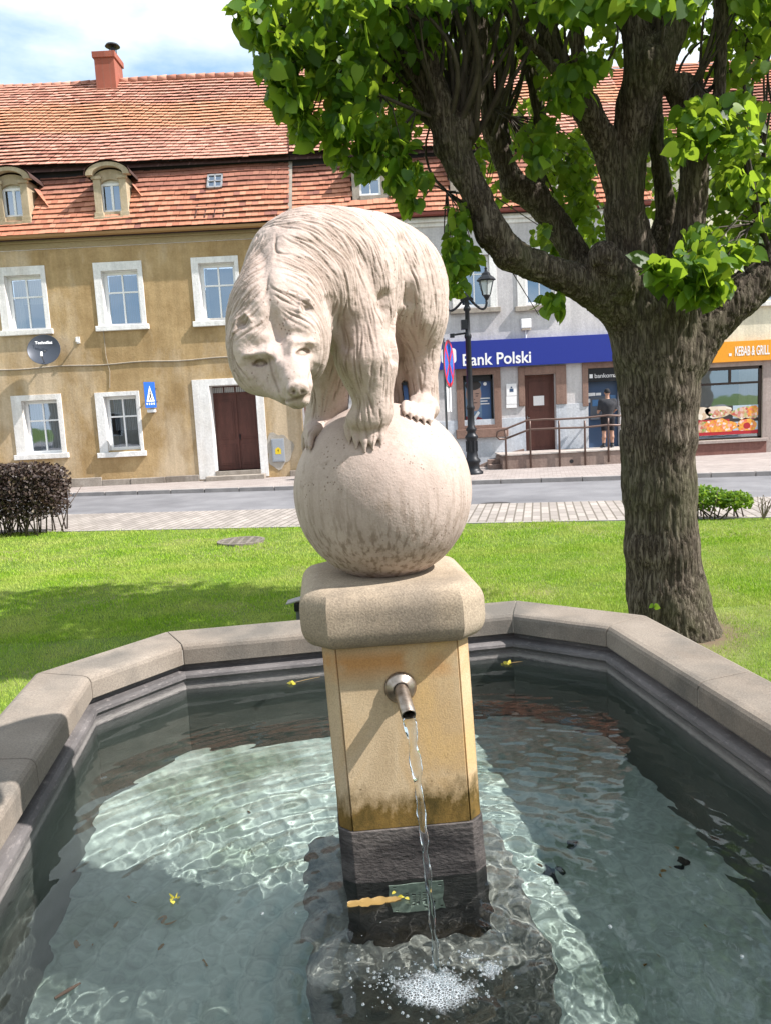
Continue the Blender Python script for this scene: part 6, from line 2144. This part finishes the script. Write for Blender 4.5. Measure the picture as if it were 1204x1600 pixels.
# person: one continuous body, clothes as children
m_skin = plain('skin', (.42, .24, .17), .55)
m_shirt = mat('charcoal_tshirt', (.032, .034, .040), (.050, .052, .058), 6, .95, bmp=.3, bd=.01)
m_short = mat('black_shorts', (.012, .012, .015), (.020, .020, .024), 6, .95, bmp=.3)
m_hairb = plain('dark_cap', (.02, .02, .022), .9)
m_shoe = plain('dark_shoes', (.02, .02, .022), .6)
m_shoew = plain('shoe_sole', (.6, .6, .6), .6)
per = thing('person', 'person in charcoal t-shirt, black shorts and dark cap standing at the cash machine', 'person', (6.93, 23.75, TOPZ + .04))
px0, py0, pz0_ = 6.95, 23.72, TOPZ + .037
def P3(x, y, z):
    return np.array([px0 + x, py0 + y, pz0_ + z])
def body(F, inf=0.0, part='all'):
    L = lambda a, b, r0, r1, k=.03: F.cone(P3(*a), P3(*b), r0 + inf, r1 + inf, k)
    for s in (-1, 1):
        if part in ('all', 'legs'):
            L((s * .13, .0, .07), (s * .125, .015, .30), .042, .062)
            L((s * .125, -.025, .33), (s * .118, .0, .48), .060, .055)
            L((s * .118, .0, .48), (s * .10, .02, .90), .060, .092)
        if part == 'all':
            L((s * .13, -.03, .045), (s * .15, .15, .035), .038, .034, .02)
        if part in ('all', 'top'):
            L((s * .215, .01, 1.42), (s * .255, .02, 1.17), .055, .045)
        if part == 'all':
            L((s * .255, .02, 1.17), (s * .235, .22, 1.08), .043, .032)
            L((s * .235, .22, 1.08), (s * .215, .30, 1.12), .030, .026, .015)
            for f in range(4):
                L((s * (.190 + f * .016), .30, 1.12 + .004 * f), (s * (.185 + f * .018), .36 - abs(f - 1.5) * .008, 1.135), .0105, .008, .006)
            L((s * .185, .28, 1.12), (s * .165, .32, 1.14), .012, .009, .006)
    if part in ('all', 'legs', 'top'):
        F.ell(P3(0, .02, .94), (.175 + inf, .12 + inf, .13 + inf), .05)
    if part in ('all', 'top'):
        L((0, .03, .98), (0, .0, 1.30), .135, .155, .06)
        L((-.10, .0, 1.32), (.10, .0, 1.32), .125, .125, .06)
        L((-.17, .0, 1.43), (.17, .0, 1.43), .062, .062, .05)
        F.ell(P3(0, -.02, 1.25), (.19 + inf, .115 + inf, .22 + inf), .05)
    if part == 'all':
        L((0, .015, 1.42), (0, .03, 1.60), .062, .058)
        F.ell(P3(0, .04, 1.69), (.078, .098, .112), .02)
        F.ell(P3(0, .13, 1.66), (.014, .02, .02), .01)
        for s in (-1, 1):
            F.ell(P3(s * .080, .04, 1.68), (.012, .020, .030), .006)
lo_, hi_ = P3(-.42, -.3, -.05), P3(.42, .5, 1.9)
def mk(name, m, fn, cut=None, h=.014):
    F = Field(lo_, hi_, h)
    fn(F)
    V, Q = F.mesh()
    if cut:
        k = cut(V)
        Q = Q[k[Q].all(1)]
    N = normals(V, Q)
    if name in ('tshirt', 'shorts'):
        V = V + N * (.006 * fbm(V * np.array([14, 14, 7]), 3))[:, None]
    return np_mesh(name, V, Q, m, per)
mk('body', m_skin, lambda F: body(F))
zc = P3(0, 0, 0)[2]
mk('tshirt', m_shirt, lambda F: body(F, .016, 'top'), lambda V: (V[:, 2] > zc + .86) & (V[:, 2] < zc + 1.50) & ((V[:, 2] > zc + 1.16) | (abs(V[:, 0] - px0) < .20)))
mk('shorts', m_short, lambda F: body(F, .022, 'legs'), lambda V: (V[:, 2] > zc + .52) & (V[:, 2] < zc + 1.0))
F = Field(lo_, hi_, .010)
F.ell(P3(0, .04, 1.705), (.086, .106, .108), .01)
F.cone(P3(-.03, .13, 1.70), P3(.03, .13, 1.70), .030, .030, .02)
V, Q = F.mesh()
kq = (V[:, 2] > zc + 1.68) | (V[:, 1] < py0 - .01)
kq &= (V[:, 2] > zc + 1.655)
np_mesh('cap', V, Q[kq[Q].all(1)], m_hairb, per)
for s in (-1, 1):
    F = Field(lo_, hi_, .010)
    F.cone(P3(s * .13, -.035, .045), P3(s * .152, .17, .035), .050, .044, .02)
    F.cone(P3(s * .13, 0, .05), P3(s * .128, 0, .13), .052, .050, .02)
    V, Q = F.mesh()
    V[:, 2] = np.maximum(V[:, 2], zc - .0)
    np_mesh('shoe', V, Q, m_shoe, per)
    o_ = MB().box(px0 + s * .14 - .045, px0 + s * .14 + .045, py0 - .08, py0 + .19, zc - .0, zc + .022).build('sole', m_shoew, bpy.data.objects['shoe' if s < 0 else 'shoe.001'], bevel=.01)

# ================================================================== street lamp
lx, ly = at(738, 745, 21.75).x, 21.75
lamp = thing('street_lamp', 'black cast iron street lamp with two curved arms and lanterns', 'street lamp', (lx, ly, .06))
Hs = 5.0
jz = at(719, 470, 21.75).z
prof = [(.30, 0), (.30, .06), (.24, .10), (.20, .16), (.20, .30), (.23, .34), (.23, .40), (.17, .46), (.15, .62), (.15, .95), (.17, 1.0), (.19, 1.04), (.17, 1.09), (.12, 1.14), (.12, 1.2), (.15, 1.24), (.15, 1.28), (.10, 1.34), (.095, 1.8), (.12, 1.84), (.12, 1.89), (.088, 1.94), (.082, 2.6), (.078, jz - 1.1), (.10, jz - 1.06), (.10, jz - 1.0), (.07, jz - .95), (.062, jz - .35), (.10, jz - .32), (.10, jz - .26), (.065, jz - .2), (.06, jz - .06), (.09, jz - .02), (.11, jz + .05), (.04, jz + .16), (.001, jz + .22)]
MB().lathe(prof, (lx, ly, .06), 16).build('post', m_black, lamp, smooth=True)
mb = MB()
for k in range(10):
    a_ = 2 * math.pi * k / 10
    mb.tube([(lx + .152 * math.cos(a_), ly + .152 * math.sin(a_), .70), (lx + .152 * math.cos(a_), ly + .152 * math.sin(a_), 1.0)], .018, 5)
mb.build('fluting', m_black, lamp)
m_lglass, nt, b = base_mat('lantern_glass')
b.inputs['Base Color'].default_value = (.62, .66, .66, 1)
b.inputs['Roughness'].default_value = .25
b.inputs['Alpha'].default_value = .55
for s in (-1, 1):
    pts, rs = [], []
    jx = lx + s * .55
    for k in range(17):
        t = k / 16
        if t < .35:
            u = t / .35
            pts.append((lx + s * (.02 + .13 * u), ly, jz + .06 - .10 * u * u))
        else:
            u = (t - .35) / .65
            pts.append((lx + s * (.15 + .40 * math.sin(u * math.pi / 2)), ly, jz - .04 - .25 * math.sin(u * math.pi * .86) + .13 * u * u + 0))
        rs.append(.035)
    arm = MB().tube(pts, rs, 8).tube([(lx, ly, jz + .12), (lx + s * .10, ly, jz + .10), (lx + s * .17, ly, jz + .0)], .03, 8).build('arm', m_black, lamp, smooth=True)
    bx, bz = pts[-1][0], pts[-1][2]
    zb = bz + .02
    ln = MB()
    ln.lathe([(.04, 0), (.06, .05), (.09, .10), (.10, .12)], (bx, ly, zb - .02), 6)
    def q4(r, z):
        return [(bx + r * math.cos(rad(30 + 60 * k)), ly + r * math.sin(rad(30 + 60 * k)), z) for k in range(6)]
    lo4, hi4 = q4(.115, zb + .11), q4(.215, zb + .50)
    for k in range(6):
        ln.tube([lo4[k], hi4[k]], .011, 5)
        ln.tube([lo4[k], lo4[(k + 1) % 6]], .011, 5)
        ln.tube([hi4[k], hi4[(k + 1) % 6]], .014, 5)
    ln.lathe([(.26, 0), (.27, .02), (.20, .09), (.13, .14), (.11, .20), (.05, .24), (.03, .30), (.045, .33), (.02, .37), (.001, .42)], (bx, ly, zb + .50), 6)
    lan = ln.build('lantern', m_black, lamp)
    g_ = MB()
    a4, b4 = q4(.108, zb + .115), q4(.205, zb + .495)
    g_.add(a4 + b4, [(k, (k + 1) % 6, 6 + (k + 1) % 6, 6 + k) for k in range(6)])
    g_.build('glass', m_lglass, lan)
MB().box(lx - .18, lx - .02, ly - .1, ly + .1, jz - .78, jz - .52).tube([(lx - .46, ly - .05, jz - .92), (lx - .05, ly, jz - .88)], .03, 8).box(lx - .5, lx - .38, ly - .12, ly + .02, jz - .99, jz - .88).build('control_box', m_black, lamp, bevel=.008)

# ================================================================== no stopping sign seen edge-on
m_galv = plain('galvanised_post', (.16, .165, .17), .5, .7)
m_sblue = plain('sign_blue', (.02, .12, .52), .35)
m_sred = plain('sign_red', (.58, .03, .05), .35)
sy = 21.9
sx_ = at(698, 690, sy).x
st = thing('no_stopping_sign', 'round red and blue no stopping sign turned almost edge-on beside the street lamp', 'road sign', (sx_, sy, .06))
zt = at(700, 528, sy).z
MB().tube([(sx_, sy, .06), (sx_, sy, zt)], .034, 10).build('post', m_galv, st, smooth=True)
zc_ = at(703, 568, sy).z
ya = rad(-72)
nrm = Vector((math.cos(rad(-17)), math.sin(rad(-17)), 0))
nrm = Vector((.955, -.30, 0)).normalized()
cc_ = Vector((sx_ + .13, sy - .04, zc_))
R_ = .66
tdir = Vector((-nrm.y, nrm.x, 0))
def discm(mb, r0, r1, d, sp=(0, 360), n=40):
    k = len(mb.v)
    for i in range(n + 1):
        a_ = rad(sp[0] + (sp[1] - sp[0]) * i / n)
        for r in (r0, r1):
            mb.v.append(tuple(cc_ + nrm * d + (tdir * math.cos(a_) + Vector((0, 0, 1)) * math.sin(a_)) * r))
    for i in range(n):
        mb.f.append((k + 2 * i, k + 2 * i + 1, k + 2 * i + 3, k + 2 * i + 2))
o_ = MB(); discm(o_, .0, R_, -.005); discm(o_, 0, R_, .008)
k = 0
pl = MB().lathe([(.001, -.008), (R_, -.008), (R_, .006), (.001, .006)], cc_, 40, nrm).build('plate', m_galv, st)
mb = MB(); discm(mb, R_ * .84, R_ * .985, .008); pr_ = mb.build('ring', m_sred, st, recalc=False)
mb = MB(); discm(mb, .0, R_ * .84, .0075); mb.build('field', m_sblue, st, recalc=False)
mb = MB()
for a_ in (45, 135):
    d1 = tdir * math.cos(rad(a_)) + Vector((0, 0, 1)) * math.sin(rad(a_))
    d2 = tdir * -math.sin(rad(a_)) + Vector((0, 0, 1)) * math.cos(rad(a_))
    h_ = .06
    l_ = R_ * .845
    off = .0095 if a_ == 45 else .0105
    mb.add([tuple(cc_ + nrm * off + d1 * u + d2 * v) for u, v in ((-l_, -h_), (l_, -h_), (l_, h_), (-l_, h_))], [(0, 1, 2, 3)])
mb.build('cross', m_sred, st, recalc=False)
zp = at(703, 623, sy).z
MB().add([tuple(Vector((sx_ + .09, sy - .03, zp)) + tdir * u + Vector((0, 0, v)) + nrm * w) for w in (0, .01) for u in (-.28, .28) for v in (-.36, .36)], [(0, 1, 3, 2), (4, 6, 7, 5), (0, 4, 5, 1), (2, 3, 7, 6), (0, 2, 6, 4), (1, 5, 7, 3)]).build('supplementary_plate', m_pvc, st)

# ================================================================== things on the ochre front
dc = at(69, 546, FY - .45)
dish = thing('satellite_dish', 'dark grey satellite dish mounted on the ochre wall under the upper left window', 'satellite dish', tuple(dc))
m_dish = plain('dish_grey', (.06, .07, .09), .4, .2)
dn = Vector((.18, -1, .34)).normalized()
prof = [(.47 * t, .12 * t * t - .12) for t in [k / 10 for k in range(11)]] + [(.48, .006), (.475, -.012)]
MB().lathe([(max(r, .001), h_) for r, h_ in prof], dc, 32, dn).build('reflector', m_dish, dish, smooth=True)
MB().tube([dc + dn * -.1, dc + dn * -.1 + Vector((0, .2, -.1)), Vector((dc.x - .02, FY, dc.z - .12))], .03, 8).tube([Vector((dc.x - .05, FY - .02, dc.z - .30)), Vector((dc.x - .05, FY - .02, dc.z + .1))], .03, 8).build('bracket', m_galv, dish)
MB().tube([dc + Vector((0, -.02, -.46)), dc + dn * .42 + Vector((0, 0, -.34))], .014, 6).build('feed_arm', m_galv, dish)
MB().tube([dc + dn * .42 + Vector((0, 0, -.36)), dc + dn * .36 + Vector((0, 0, -.22))], .035, 8).build('feed_horn', m_pvc, dish)
e1 = Vector((1, .18, 0)).normalized()
tx_ = text('TechniSat', Vector((0, 0, 0)), .125, m_wht, dish, name='lettering', ext=.001, align='CENTER', bold=.003, rot=(0, 0, 0))
e2 = dn.cross(e1).normalized()
tx_.data.transform(Matrix.Translation(dc + dn * .02 + e2 * .17) @ Matrix((e1, e2, dn)).transposed().to_4x4())
# crossing sign on a bracket
pcx = at(235, 617, FY - .35)
ps = thing('crossing_sign', 'small blue pedestrian crossing sign on a bracket beside the lower window', 'road sign', tuple(pcx))
th_ = rad(48)
t1 = Vector((math.cos(th_), math.sin(th_), 0)); n1_ = Vector((math.sin(th_), -math.cos(th_), 0))
def plq(mb, pts2, d, back=None):
    k = [tuple(pcx + t1 * u + Vector((0, 0, v)) + n1_ * d) for u, v in pts2]
    mb.add(k, [tuple(range(len(k)))])
hw, hh = .19, .39
mb = MB()
q = [(-hw, -hh), (hw, -hh), (hw, hh), (-hw, hh)]
vs = [tuple(pcx + t1 * u + Vector((0, 0, v)) + n1_ * d) for d in (-.012, .0) for u, v in q]
mb.add(vs, [(0, 1, 2, 3), (4, 5, 6, 7), (0, 1, 5, 4), (1, 2, 6, 5), (2, 3, 7, 6), (3, 0, 4, 7)])
mb.build('plate', m_sblue, ps)
mb = MB(); plq(mb, [(-.14, -.20), (.14, -.20), (0, .28)], .003)
for k in range(4):
    plq(mb, [(-.15 + k * .08, -.30), (-.11 + k * .08, -.30), (-.11 + k * .08, -.24), (-.15 + k * .08, -.24)], .003)
mb.build('triangle', m_wht, ps, recalc=False)
mb = MB(); plq(mb, [(-.02, .06), (.03, .06), (.03, .11), (-.02, .11)], .006); plq(mb, [(-.03, -.04), (.03, -.04), (.02, .05), (-.02, .05)], .006); plq(mb, [(-.07, -.16), (-.035, -.16), (.01, -.04), (-.02, -.04)], .006); plq(mb, [(.03, -.16), (.06, -.16), (.02, -.04), (-.01, -.04)], .006)
mb.build('walking_figure', m_black, ps, recalc=False)
MB().tube([pcx + n1_ * -.02 + Vector((0, 0, .2)), Vector((pcx.x + .1, FY, pcx.z + .2))], .02, 6).tube([pcx + n1_ * -.02 + Vector((0, 0, -.2)), Vector((pcx.x + .1, FY, pcx.z - .2))], .02, 6).build('bracket', m_galv, ps)
wl = at(237, 642, FY - .16)
wt_ = thing('wall_light', 'small pale wall light just under the pedestrian crossing sign', 'wall light', (wl.x, FY, wl.z))
MB().box(wl.x - .12, wl.x + .12, FY - .22, FY - .04, wl.z - .05, wl.z + .05).build('lamp_head', m_pvc, wt_, bevel=.02)
MB().box(wl.x - .06, wl.x + .06, FY - .04, FY + .0, wl.z - .07, wl.z + .09).build('mount', m_galv, wt_, bevel=.01)
wl = at(121, 531, FY - .1)
wf = thing('wall_bracket', 'small empty whitish bracket on the ochre wall right of the satellite dish', 'bracket', (wl.x, FY, wl.z))
MB().box(wl.x - .05, wl.x + .05, FY - .03, FY, wl.z - .1, wl.z + .1).tube([(wl.x, FY - .02, wl.z - .03), (wl.x, FY - .2, wl.z - .05), (wl.x + .02, FY - .22, wl.z + .06)], .025, 7).build('arm', m_white, wf)
# electricity box
A = fr(424, 686, 446, 721, FY - .04)
eb = thing('electric_box', 'grey electricity cabinet door with yellow warning mark beside the brown house door', 'electric box', ((A[0] + A[1]) / 2, FY, A[2]))
m_patch = plaster('pale_patch', (.40, .37, .32), (.50, .46, .41), (.36, .32, .26), 3, False)
g = random.Random(4)
n = 30
pts = []
cx__, cz__ = (A[0] + A[1]) / 2 + .02, (A[2] + A[3]) / 2
for k in range(n):
    a_ = 2 * math.pi * k / n
    r = 1 + .12 * math.sin(3 * a_ + 1) + .08 * math.sin(7 * a_)
    pts.append((cx__ + .42 * r * math.cos(a_), cz__ + .55 * r * math.sin(a_)))
MB().prism(pts, 'y', FY - .018, FY - .001).build('mortar_patch', m_patch, eb)
m_box = plain('cabinet_grey', (.34, .37, .41), .45, .1)
cb_ = MB().box(A[0], A[1], FY - .06, FY - .0185, A[2], A[3]).box(A[0] + .03, A[1] - .03, FY - .066, FY - .06, A[2] + .03, A[3] - .03).build('cabinet', m_box, eb, bevel=.006)
m_yel = plain('warning_yellow', (.75, .55, .03), .4)
cx__ = (A[0] + A[1]) / 2
MB().add([(cx__ - .09, FY - .069, A[2] + .24), (cx__ + .09, FY - .069, A[2] + .24), (cx__ + .09, FY - .069, A[2] + .40), (cx__, FY - .069, A[2] + .46), (cx__ - .09, FY - .069, A[2] + .40)], [(0, 1, 2, 3, 4)]).build('warning_mark', m_yel, cb_, recalc=False)
MB().add([(cx__ + .01, FY - .071, A[2] + .28), (cx__ + .02, FY - .071, A[2] + .34), (cx__ - .02, FY - .071, A[2] + .34), (cx__ + .01, FY - .071, A[2] + .41)], [(0, 1, 2, 3)]).build('bolt_mark', m_black, cb_, recalc=False)

# ================================================================== lawn edge plants
m_hl = leaf_mat('barberry_leaves', [(0, (.030, .020, .018)), (.5, (.062, .044, .038)), (.9, (.11, .082, .064)), (1, (.17, .14, .095))], .2, (.18, .09, .06))
m_stem = plain('bare_stems', (.10, .075, .06), .9)
def shrub(name, label, cat, box_, n, s, m, stems, top_r=.12, seed=1, low=.0, dens=None, group=None):
    x0, x1, y0, y1, z0, z1 = box_
    t = thing(name, label, cat, ((x0 + x1) / 2, (y0 + y1) / 2, 0), group)
    g = np.random.default_rng(seed)
    P = np.stack([g.uniform(x0, x1, n), g.uniform(y0, y1, n), g.uniform(z0, z1, n)], -1)
    # thin the inside, keep an uneven skin
    c = np.array([(x0 + x1) / 2, (y0 + y1) / 2, (z0 + z1) / 2]); hx_ = np.array([(x1 - x0) / 2, (y1 - y0) / 2, (z1 - z0) / 2])
    q = np.abs((P - c) / hx_)
    w = (q ** 5).sum(1) if dens is None else (q ** 2).sum(1)
    lim = 1 + .22 * fbm(P * 3.2, 2)
    tz = (P[:, 2] - z0) / (z1 - z0)
    ok = (w < lim) & ((w > .10) | (g.random(n) < .3)) & (g.random(n) < np.clip(low + (1 - low) * tz * 2.6, 0, 1))
    P = P[ok]
    leaves_mesh('foliage', P, g.uniform(.6, 1.3, len(P)) * s, m, t, seed, .0, .6)
    mb = MB()
    r = random.Random(seed)
    for k in range(stems):
        x, y = r.uniform(x0 + .1, x1 - .1), r.uniform(y0 + .05, y1 - .05)
        p = Vector((x + r.gauss(0, .05), y, 0))
        top = Vector((x + r.gauss(0, .18), y + r.gauss(0, .08), z0 + (z1 - z0) * r.uniform(.45, .95)))
        mb.tube([p, (p + top) / 2 + Vector((r.gauss(0, .04), r.gauss(0, .04), 0)), top], [.014, .010, .005], 5)
    mb.build('stems', m_stem, t, smooth=True)
    return t
hx1 = at(100, 832, 13.9).x - .12
hy = 14.05
htop = at(50, 724, hy).z
shrub('purple_hedge', 'clipped purple-brown barberry hedge at the far left edge of the lawn', 'hedge', (hx1 - 3.2, hx1, hy - .1, hy + .95, .22, htop), 36000, .05, m_hl, 90, seed=5, low=.05)
m_gl = leaf_mat('bright_shrub_leaves', [(0, (.06, .14, .015)), (.5, (.12, .24, .02)), (1, (.24, .36, .04))], .4, (.4, .55, .05))
b1 = atz(1112, 812, 0); b2 = atz(1152, 812, 0)
shrub('small_bush', 'larger of the two bright green bushes right of the tree trunk', 'bush', (b1.x - .38, b1.x + .33, b1.y - .1, b1.y + .5, .12, .52), 2600, .05, m_gl, 9, seed=7, low=.2, dens=1, group='bright green bushes at the lawn edge')
shrub('small_bush', 'smaller bright green bush at the right of the pair beyond the trunk', 'bush', (b2.x - .25, b2.x + .32, b2.y - .05, b2.y + .45, .12, .44), 1500, .05, m_gl, 7, seed=8, low=.2, dens=1, group='bright green bushes at the lawn edge')
tw = atz(1192, 812, 0)
t_ = thing('bare_sapling', 'bare twiggy sapling at the lawn edge right of the green bushes', 'sapling', tuple(tw))
mb = MB()
r = random.Random(6)
for k in range(9):
    a_ = r.uniform(0, 6.28)
    tp = tw + Vector((math.cos(a_) * r.uniform(.05, .24), math.sin(a_) * .15, r.uniform(.18, .42)))
    m1 = (tw + tp) / 2 + Vector((r.gauss(0, .03), 0, .03))
    mb.tube([tw, m1, tp], [.010, .007, .004], 5)
    mb.tube([m1, m1 + Vector((r.gauss(0, .09), 0, .11))], [.005, .003], 4)
mb.build('stems', plain('pale_twig', (.22, .17, .14), .9), t_)

# drain grate in the lawn, manhole in the road, garden spotlight behind the pillar
gc = atz(377, 846, 0.02)
gr = thing('lawn_drain', 'round concrete grate lying flush in the lawn left of the stone ball', 'drain grate', tuple(gc))
m_gr = mat('grate_concrete', (.16, .14, .12), (.24, .21, .18), 8, .95, bmp=.4)
mb = MB().lathe([(.38, -.02), (.38, .022), (.33, .022), (.33, -.02)], gc, 32)
for k in range(-3, 4):
    w = math.sqrt(.335 ** 2 - (k * .1) ** 2)
    mb.box(gc.x - w, gc.x + w, gc.y + k * .1 - .028, gc.y + k * .1 + .028, gc.z - .02, gc.z + .018)
for k in range(-2, 3):
    w = math.sqrt(.335 ** 2 - (k * .14) ** 2)
    mb.box(gc.x + k * .14 - .022, gc.x + k * .14 + .022, gc.y - w, gc.y + w, gc.z - .02, gc.z + .020)
mb.build('grating', m_gr, gr)
MB().lathe([(.001, -.02), (.36, -.02)], gc + Vector((0, 0, .012)), 32).build('pit', m_dark, gr)
mc = atz(773, 788, -.03)
mh = thing('manhole_cover', 'small dark iron cover set into the grey road between ball and tree', 'manhole cover', tuple(mc))
MB().lathe([(.001, .006), (.27, .006), (.28, .004), (.30, .007), (.33, .007), (.335, .0)], mc, 28).build('cover', plain('cast_iron', (.06, .055, .05), .7, .3), mh)
sp_ = atz(467, 975, 0)
sl_ = thing('garden_spotlight', 'small dark garden spotlight with pale metal hood standing behind the capital', 'garden light', tuple(sp_))
zt = at(467, 938, sp_.y).z
MB().tube([(sp_.x, sp_.y, 0), (sp_.x, sp_.y, zt - .1)], .02, 8).box(sp_.x - .09, sp_.x + .09, sp_.y - .06, sp_.y + .06, 0, .02).build('stake', m_galv, sl_)
MB().box(sp_.x - .03, sp_.x + .06, sp_.y - .05, sp_.y + .06, zt - .10, zt - .02).build('head', m_black, sl_, bevel=.01)
MB().prism([(sp_.x - .10, zt - .02), (sp_.x + .09, zt + .025), (sp_.x + .09, zt + .035), (sp_.x - .10, zt - .010)], 'y', sp_.y - .08, sp_.y + .08).build('hood', m_zinc, sl_)

# ================================================================== small litter on the water, the floor and the rim
m_dry = leaf_mat('dry_leaf', [(0, (.27, .17, .055)), (1, (.33, .22, .08))], .25, (.4, .28, .1))
m_yl = leaf_mat('yellow_blossom', [(0, (.50, .44, .05)), (1, (.68, .60, .12))], .4, (.7, .7, .1))
def wz(x, y):
    return WATER_Z + float(waves(np.array([x]), np.array([y]))[0])
d0 = atz(585, 1412, WATER_Z)
d1 = atz(543, 1418, WATER_Z); d2 = atz(626, 1408, WATER_Z)
vs, fs = [], []
nL = 18
for k in range(nL + 1):
    t = k / nL
    c_ = d1.lerp(d2, t)
    w = .021 * math.sin(math.pi * (.12 + .85 * t)) ** .7 * (1 + .22 * math.sin(t * 23) + .12 * math.sin(t * 51))
    cur_ = .006 + .006 * math.sin(t * 7)
    for s, hgt in ((-1, .010), (-.5, .002), (0, cur_), (.5, .004), (1, .011)):
        vs.append((c_.x, c_.y + s * w, wz(c_.x, c_.y) + hgt + .002))
for k in range(nL):
    for j in range(4):
        a_ = k * 5 + j
        fs.append((a_, a_ + 1, a_ + 6, a_ + 5))
dl = MB().add(vs, fs).build('dry_leaf', m_dry, None, smooth=True, recalc=False)
tag(dl, 'long curled brown dry leaf floating against the painted base of the pillar', 'leaf')
def sprig(name, label, cat, px, py, n, s, m, z=None, seed=1, stem=None, sc_=.012):
    c_ = atz(px, py, WATER_Z if z is None else z)
    t = thing(name, label, cat, tuple(c_))
    g = np.random.default_rng(seed)
    P = np.stack([c_.x + g.normal(0, sc_, n), c_.y + g.normal(0, sc_, n), np.full(n, (wz(c_.x, c_.y) if z is None else z) + .004) + g.uniform(0, .004, n)], -1)
    leaves_mesh('petals', P, g.uniform(.7, 1.3, n) * s, m, t, seed, 0, 1.6)
    if stem:
        e = atz(stem[0], stem[1], WATER_Z if z is None else z)
        MB().tube([c_ + Vector((0, 0, .006)), (c_ + e) / 2 + Vector((0, 0, .008)), e + Vector((0, 0, .006))], [.002, .002, .0012], 5).build('stalk', m_dry, t)
    return t
sprig('blossom', 'yellow blossom on a long stalk floating left of the pillar', 'blossom', 456, 1069, 9, .022, m_yl, seed=1, stem=(500, 1059))
sprig('blossom', 'yellow blossom floating by the wall right of the pillar', 'blossom', 792, 1038, 8, .022, m_yl, seed=2, stem=(816, 1035))
sprig('blossom', 'pale yellow blossom caught on the perforated plate beside the dry leaf', 'blossom', 626, 1402, 8, .014, m_yl, seed=3, sc_=.008)
sprig('blossom', 'yellow-green blossom floating in the shaded water at lower left', 'blossom', 273, 1405, 7, .016, m_yl, seed=4, sc_=.01)
tl_ = at(1020, 946, 6.02)
t_ = thing('young_leaf', 'single bright yellow-green leaf on the tree trunk just above the basin rim', 'leaf', tuple(tl_))
leaves_mesh('blade', np.array([np.array(tl_) + np.array([dx, -.02, dz]) for dx, dz in ((0, 0), (.012, .008), (-.008, .012))]), np.array([.055, .04, .045]), m_gl, t_, 3, .4, .0)
# sunk on the floor (their true place follows from the refracted line of sight)
def under(px, py, z=FLOOR_Z):
    p = atz(px, py, WATER_Z)
    d = ray(px, py).normalized()
    s = Vector((d.x, d.y, 0)) / 1.333
    c = -math.sqrt(max(0, 1 - s.length_squared))
    return p + Vector((s.x, s.y, c)) * ((z - WATER_Z) / c)
m_peb = mat('dark_pebble', (.012, .014, .016), (.03, .032, .035), 20, .6)
def lumpy(name, label, cat, px, py, r, m, seed, flat=.5):
    c_ = under(px, py)
    g = random.Random(seed)
    bm = bmesh.new()
    bmesh.ops.create_icosphere(bm, subdivisions=3, radius=r)
    for v in bm.verts:
        n_ = fbm(np.array([[v.co.x / r * 1.4 + seed, v.co.y / r * 1.4, v.co.z / r]]), 2)[0]
        v.co = v.co * (1 + .35 * float(n_))
        v.co.z *= flat
        v.co += Vector((c_.x, c_.y, FLOOR_Z + r * flat * .7))
    me = bpy.data.meshes.new(name)
    bm.to_mesh(me); bm.free()
    me.materials.append(m); me.shade_smooth()
    return tag(link(name, me), label, cat)
lumpy('pebble', 'dark stone on the pool floor nearest the pillar on the right', 'stone', 893, 1322, .032, m_peb, 1)
lumpy('pebble', 'round dark stone on the pool floor towards the right wall', 'stone', 1060, 1356, .030, m_peb, 2)
lumpy('pebble', 'dark stone on the pool floor at the edge of the sunlit band', 'stone', 862, 1364, .032, m_peb, 3)
m_brn = plain('brown_litter', (.30, .17, .06), .8)
mb = MB()
g = random.Random(12)
for (px, py, l_) in ((1038, 1362, .05), (1082, 1290, .02), (1062, 1320, .04), (1085, 1215, .03), (1048, 1278, .03), (836, 1362, .03), (175, 1443, .05), (88, 1442, .05), (262, 1440, .04), (248, 1478, .06), (318, 1508, .03), (205, 1405, .03), (125, 1478, .06), (1100, 1445, .02), (1020, 1500, .02), (390, 1270, .03), (430, 1360, .02), (700, 1500, .02)):
    c_ = under(px, py)
    a_ = g.uniform(0, 3.14)
    u = Vector((math.cos(a_), math.sin(a_), 0)); v = Vector((-u.y, u.x, 0))
    w_ = l_ * g.uniform(.35, .7)
    b_ = Vector((c_.x, c_.y, FLOOR_Z + .004))
    pts_ = [b_ + u * l_ * .5 * math.cos(2 * math.pi * k / 7) * g.uniform(.7, 1.1) + v * w_ * .5 * math.sin(2 * math.pi * k / 7) * g.uniform(.7, 1.1) + Vector((0, 0, .006 * g.random())) for k in range(7)]
    mb.add(pts_, [tuple(range(7))])
tag(mb.build('leaf_litter', m_brn, None, recalc=False), 'scattered brown leaf scraps lying on the pool floor', 'leaf litter', kind='stuff')
s0, s1 = atz(86, 1562, WATER_Z), atz(126, 1538, WATER_Z)
tag(MB().tube([s0 + Vector((0, 0, .004)), (s0 + s1) / 2 + Vector((.003, 0, .006)), s1 + Vector((0, 0, .004))], [.004, .006, .003], 7).build('twig', plain('twig_brown', (.05, .035, .025), .9)), 'short brown twig floating in the near left corner of the water', 'twig')
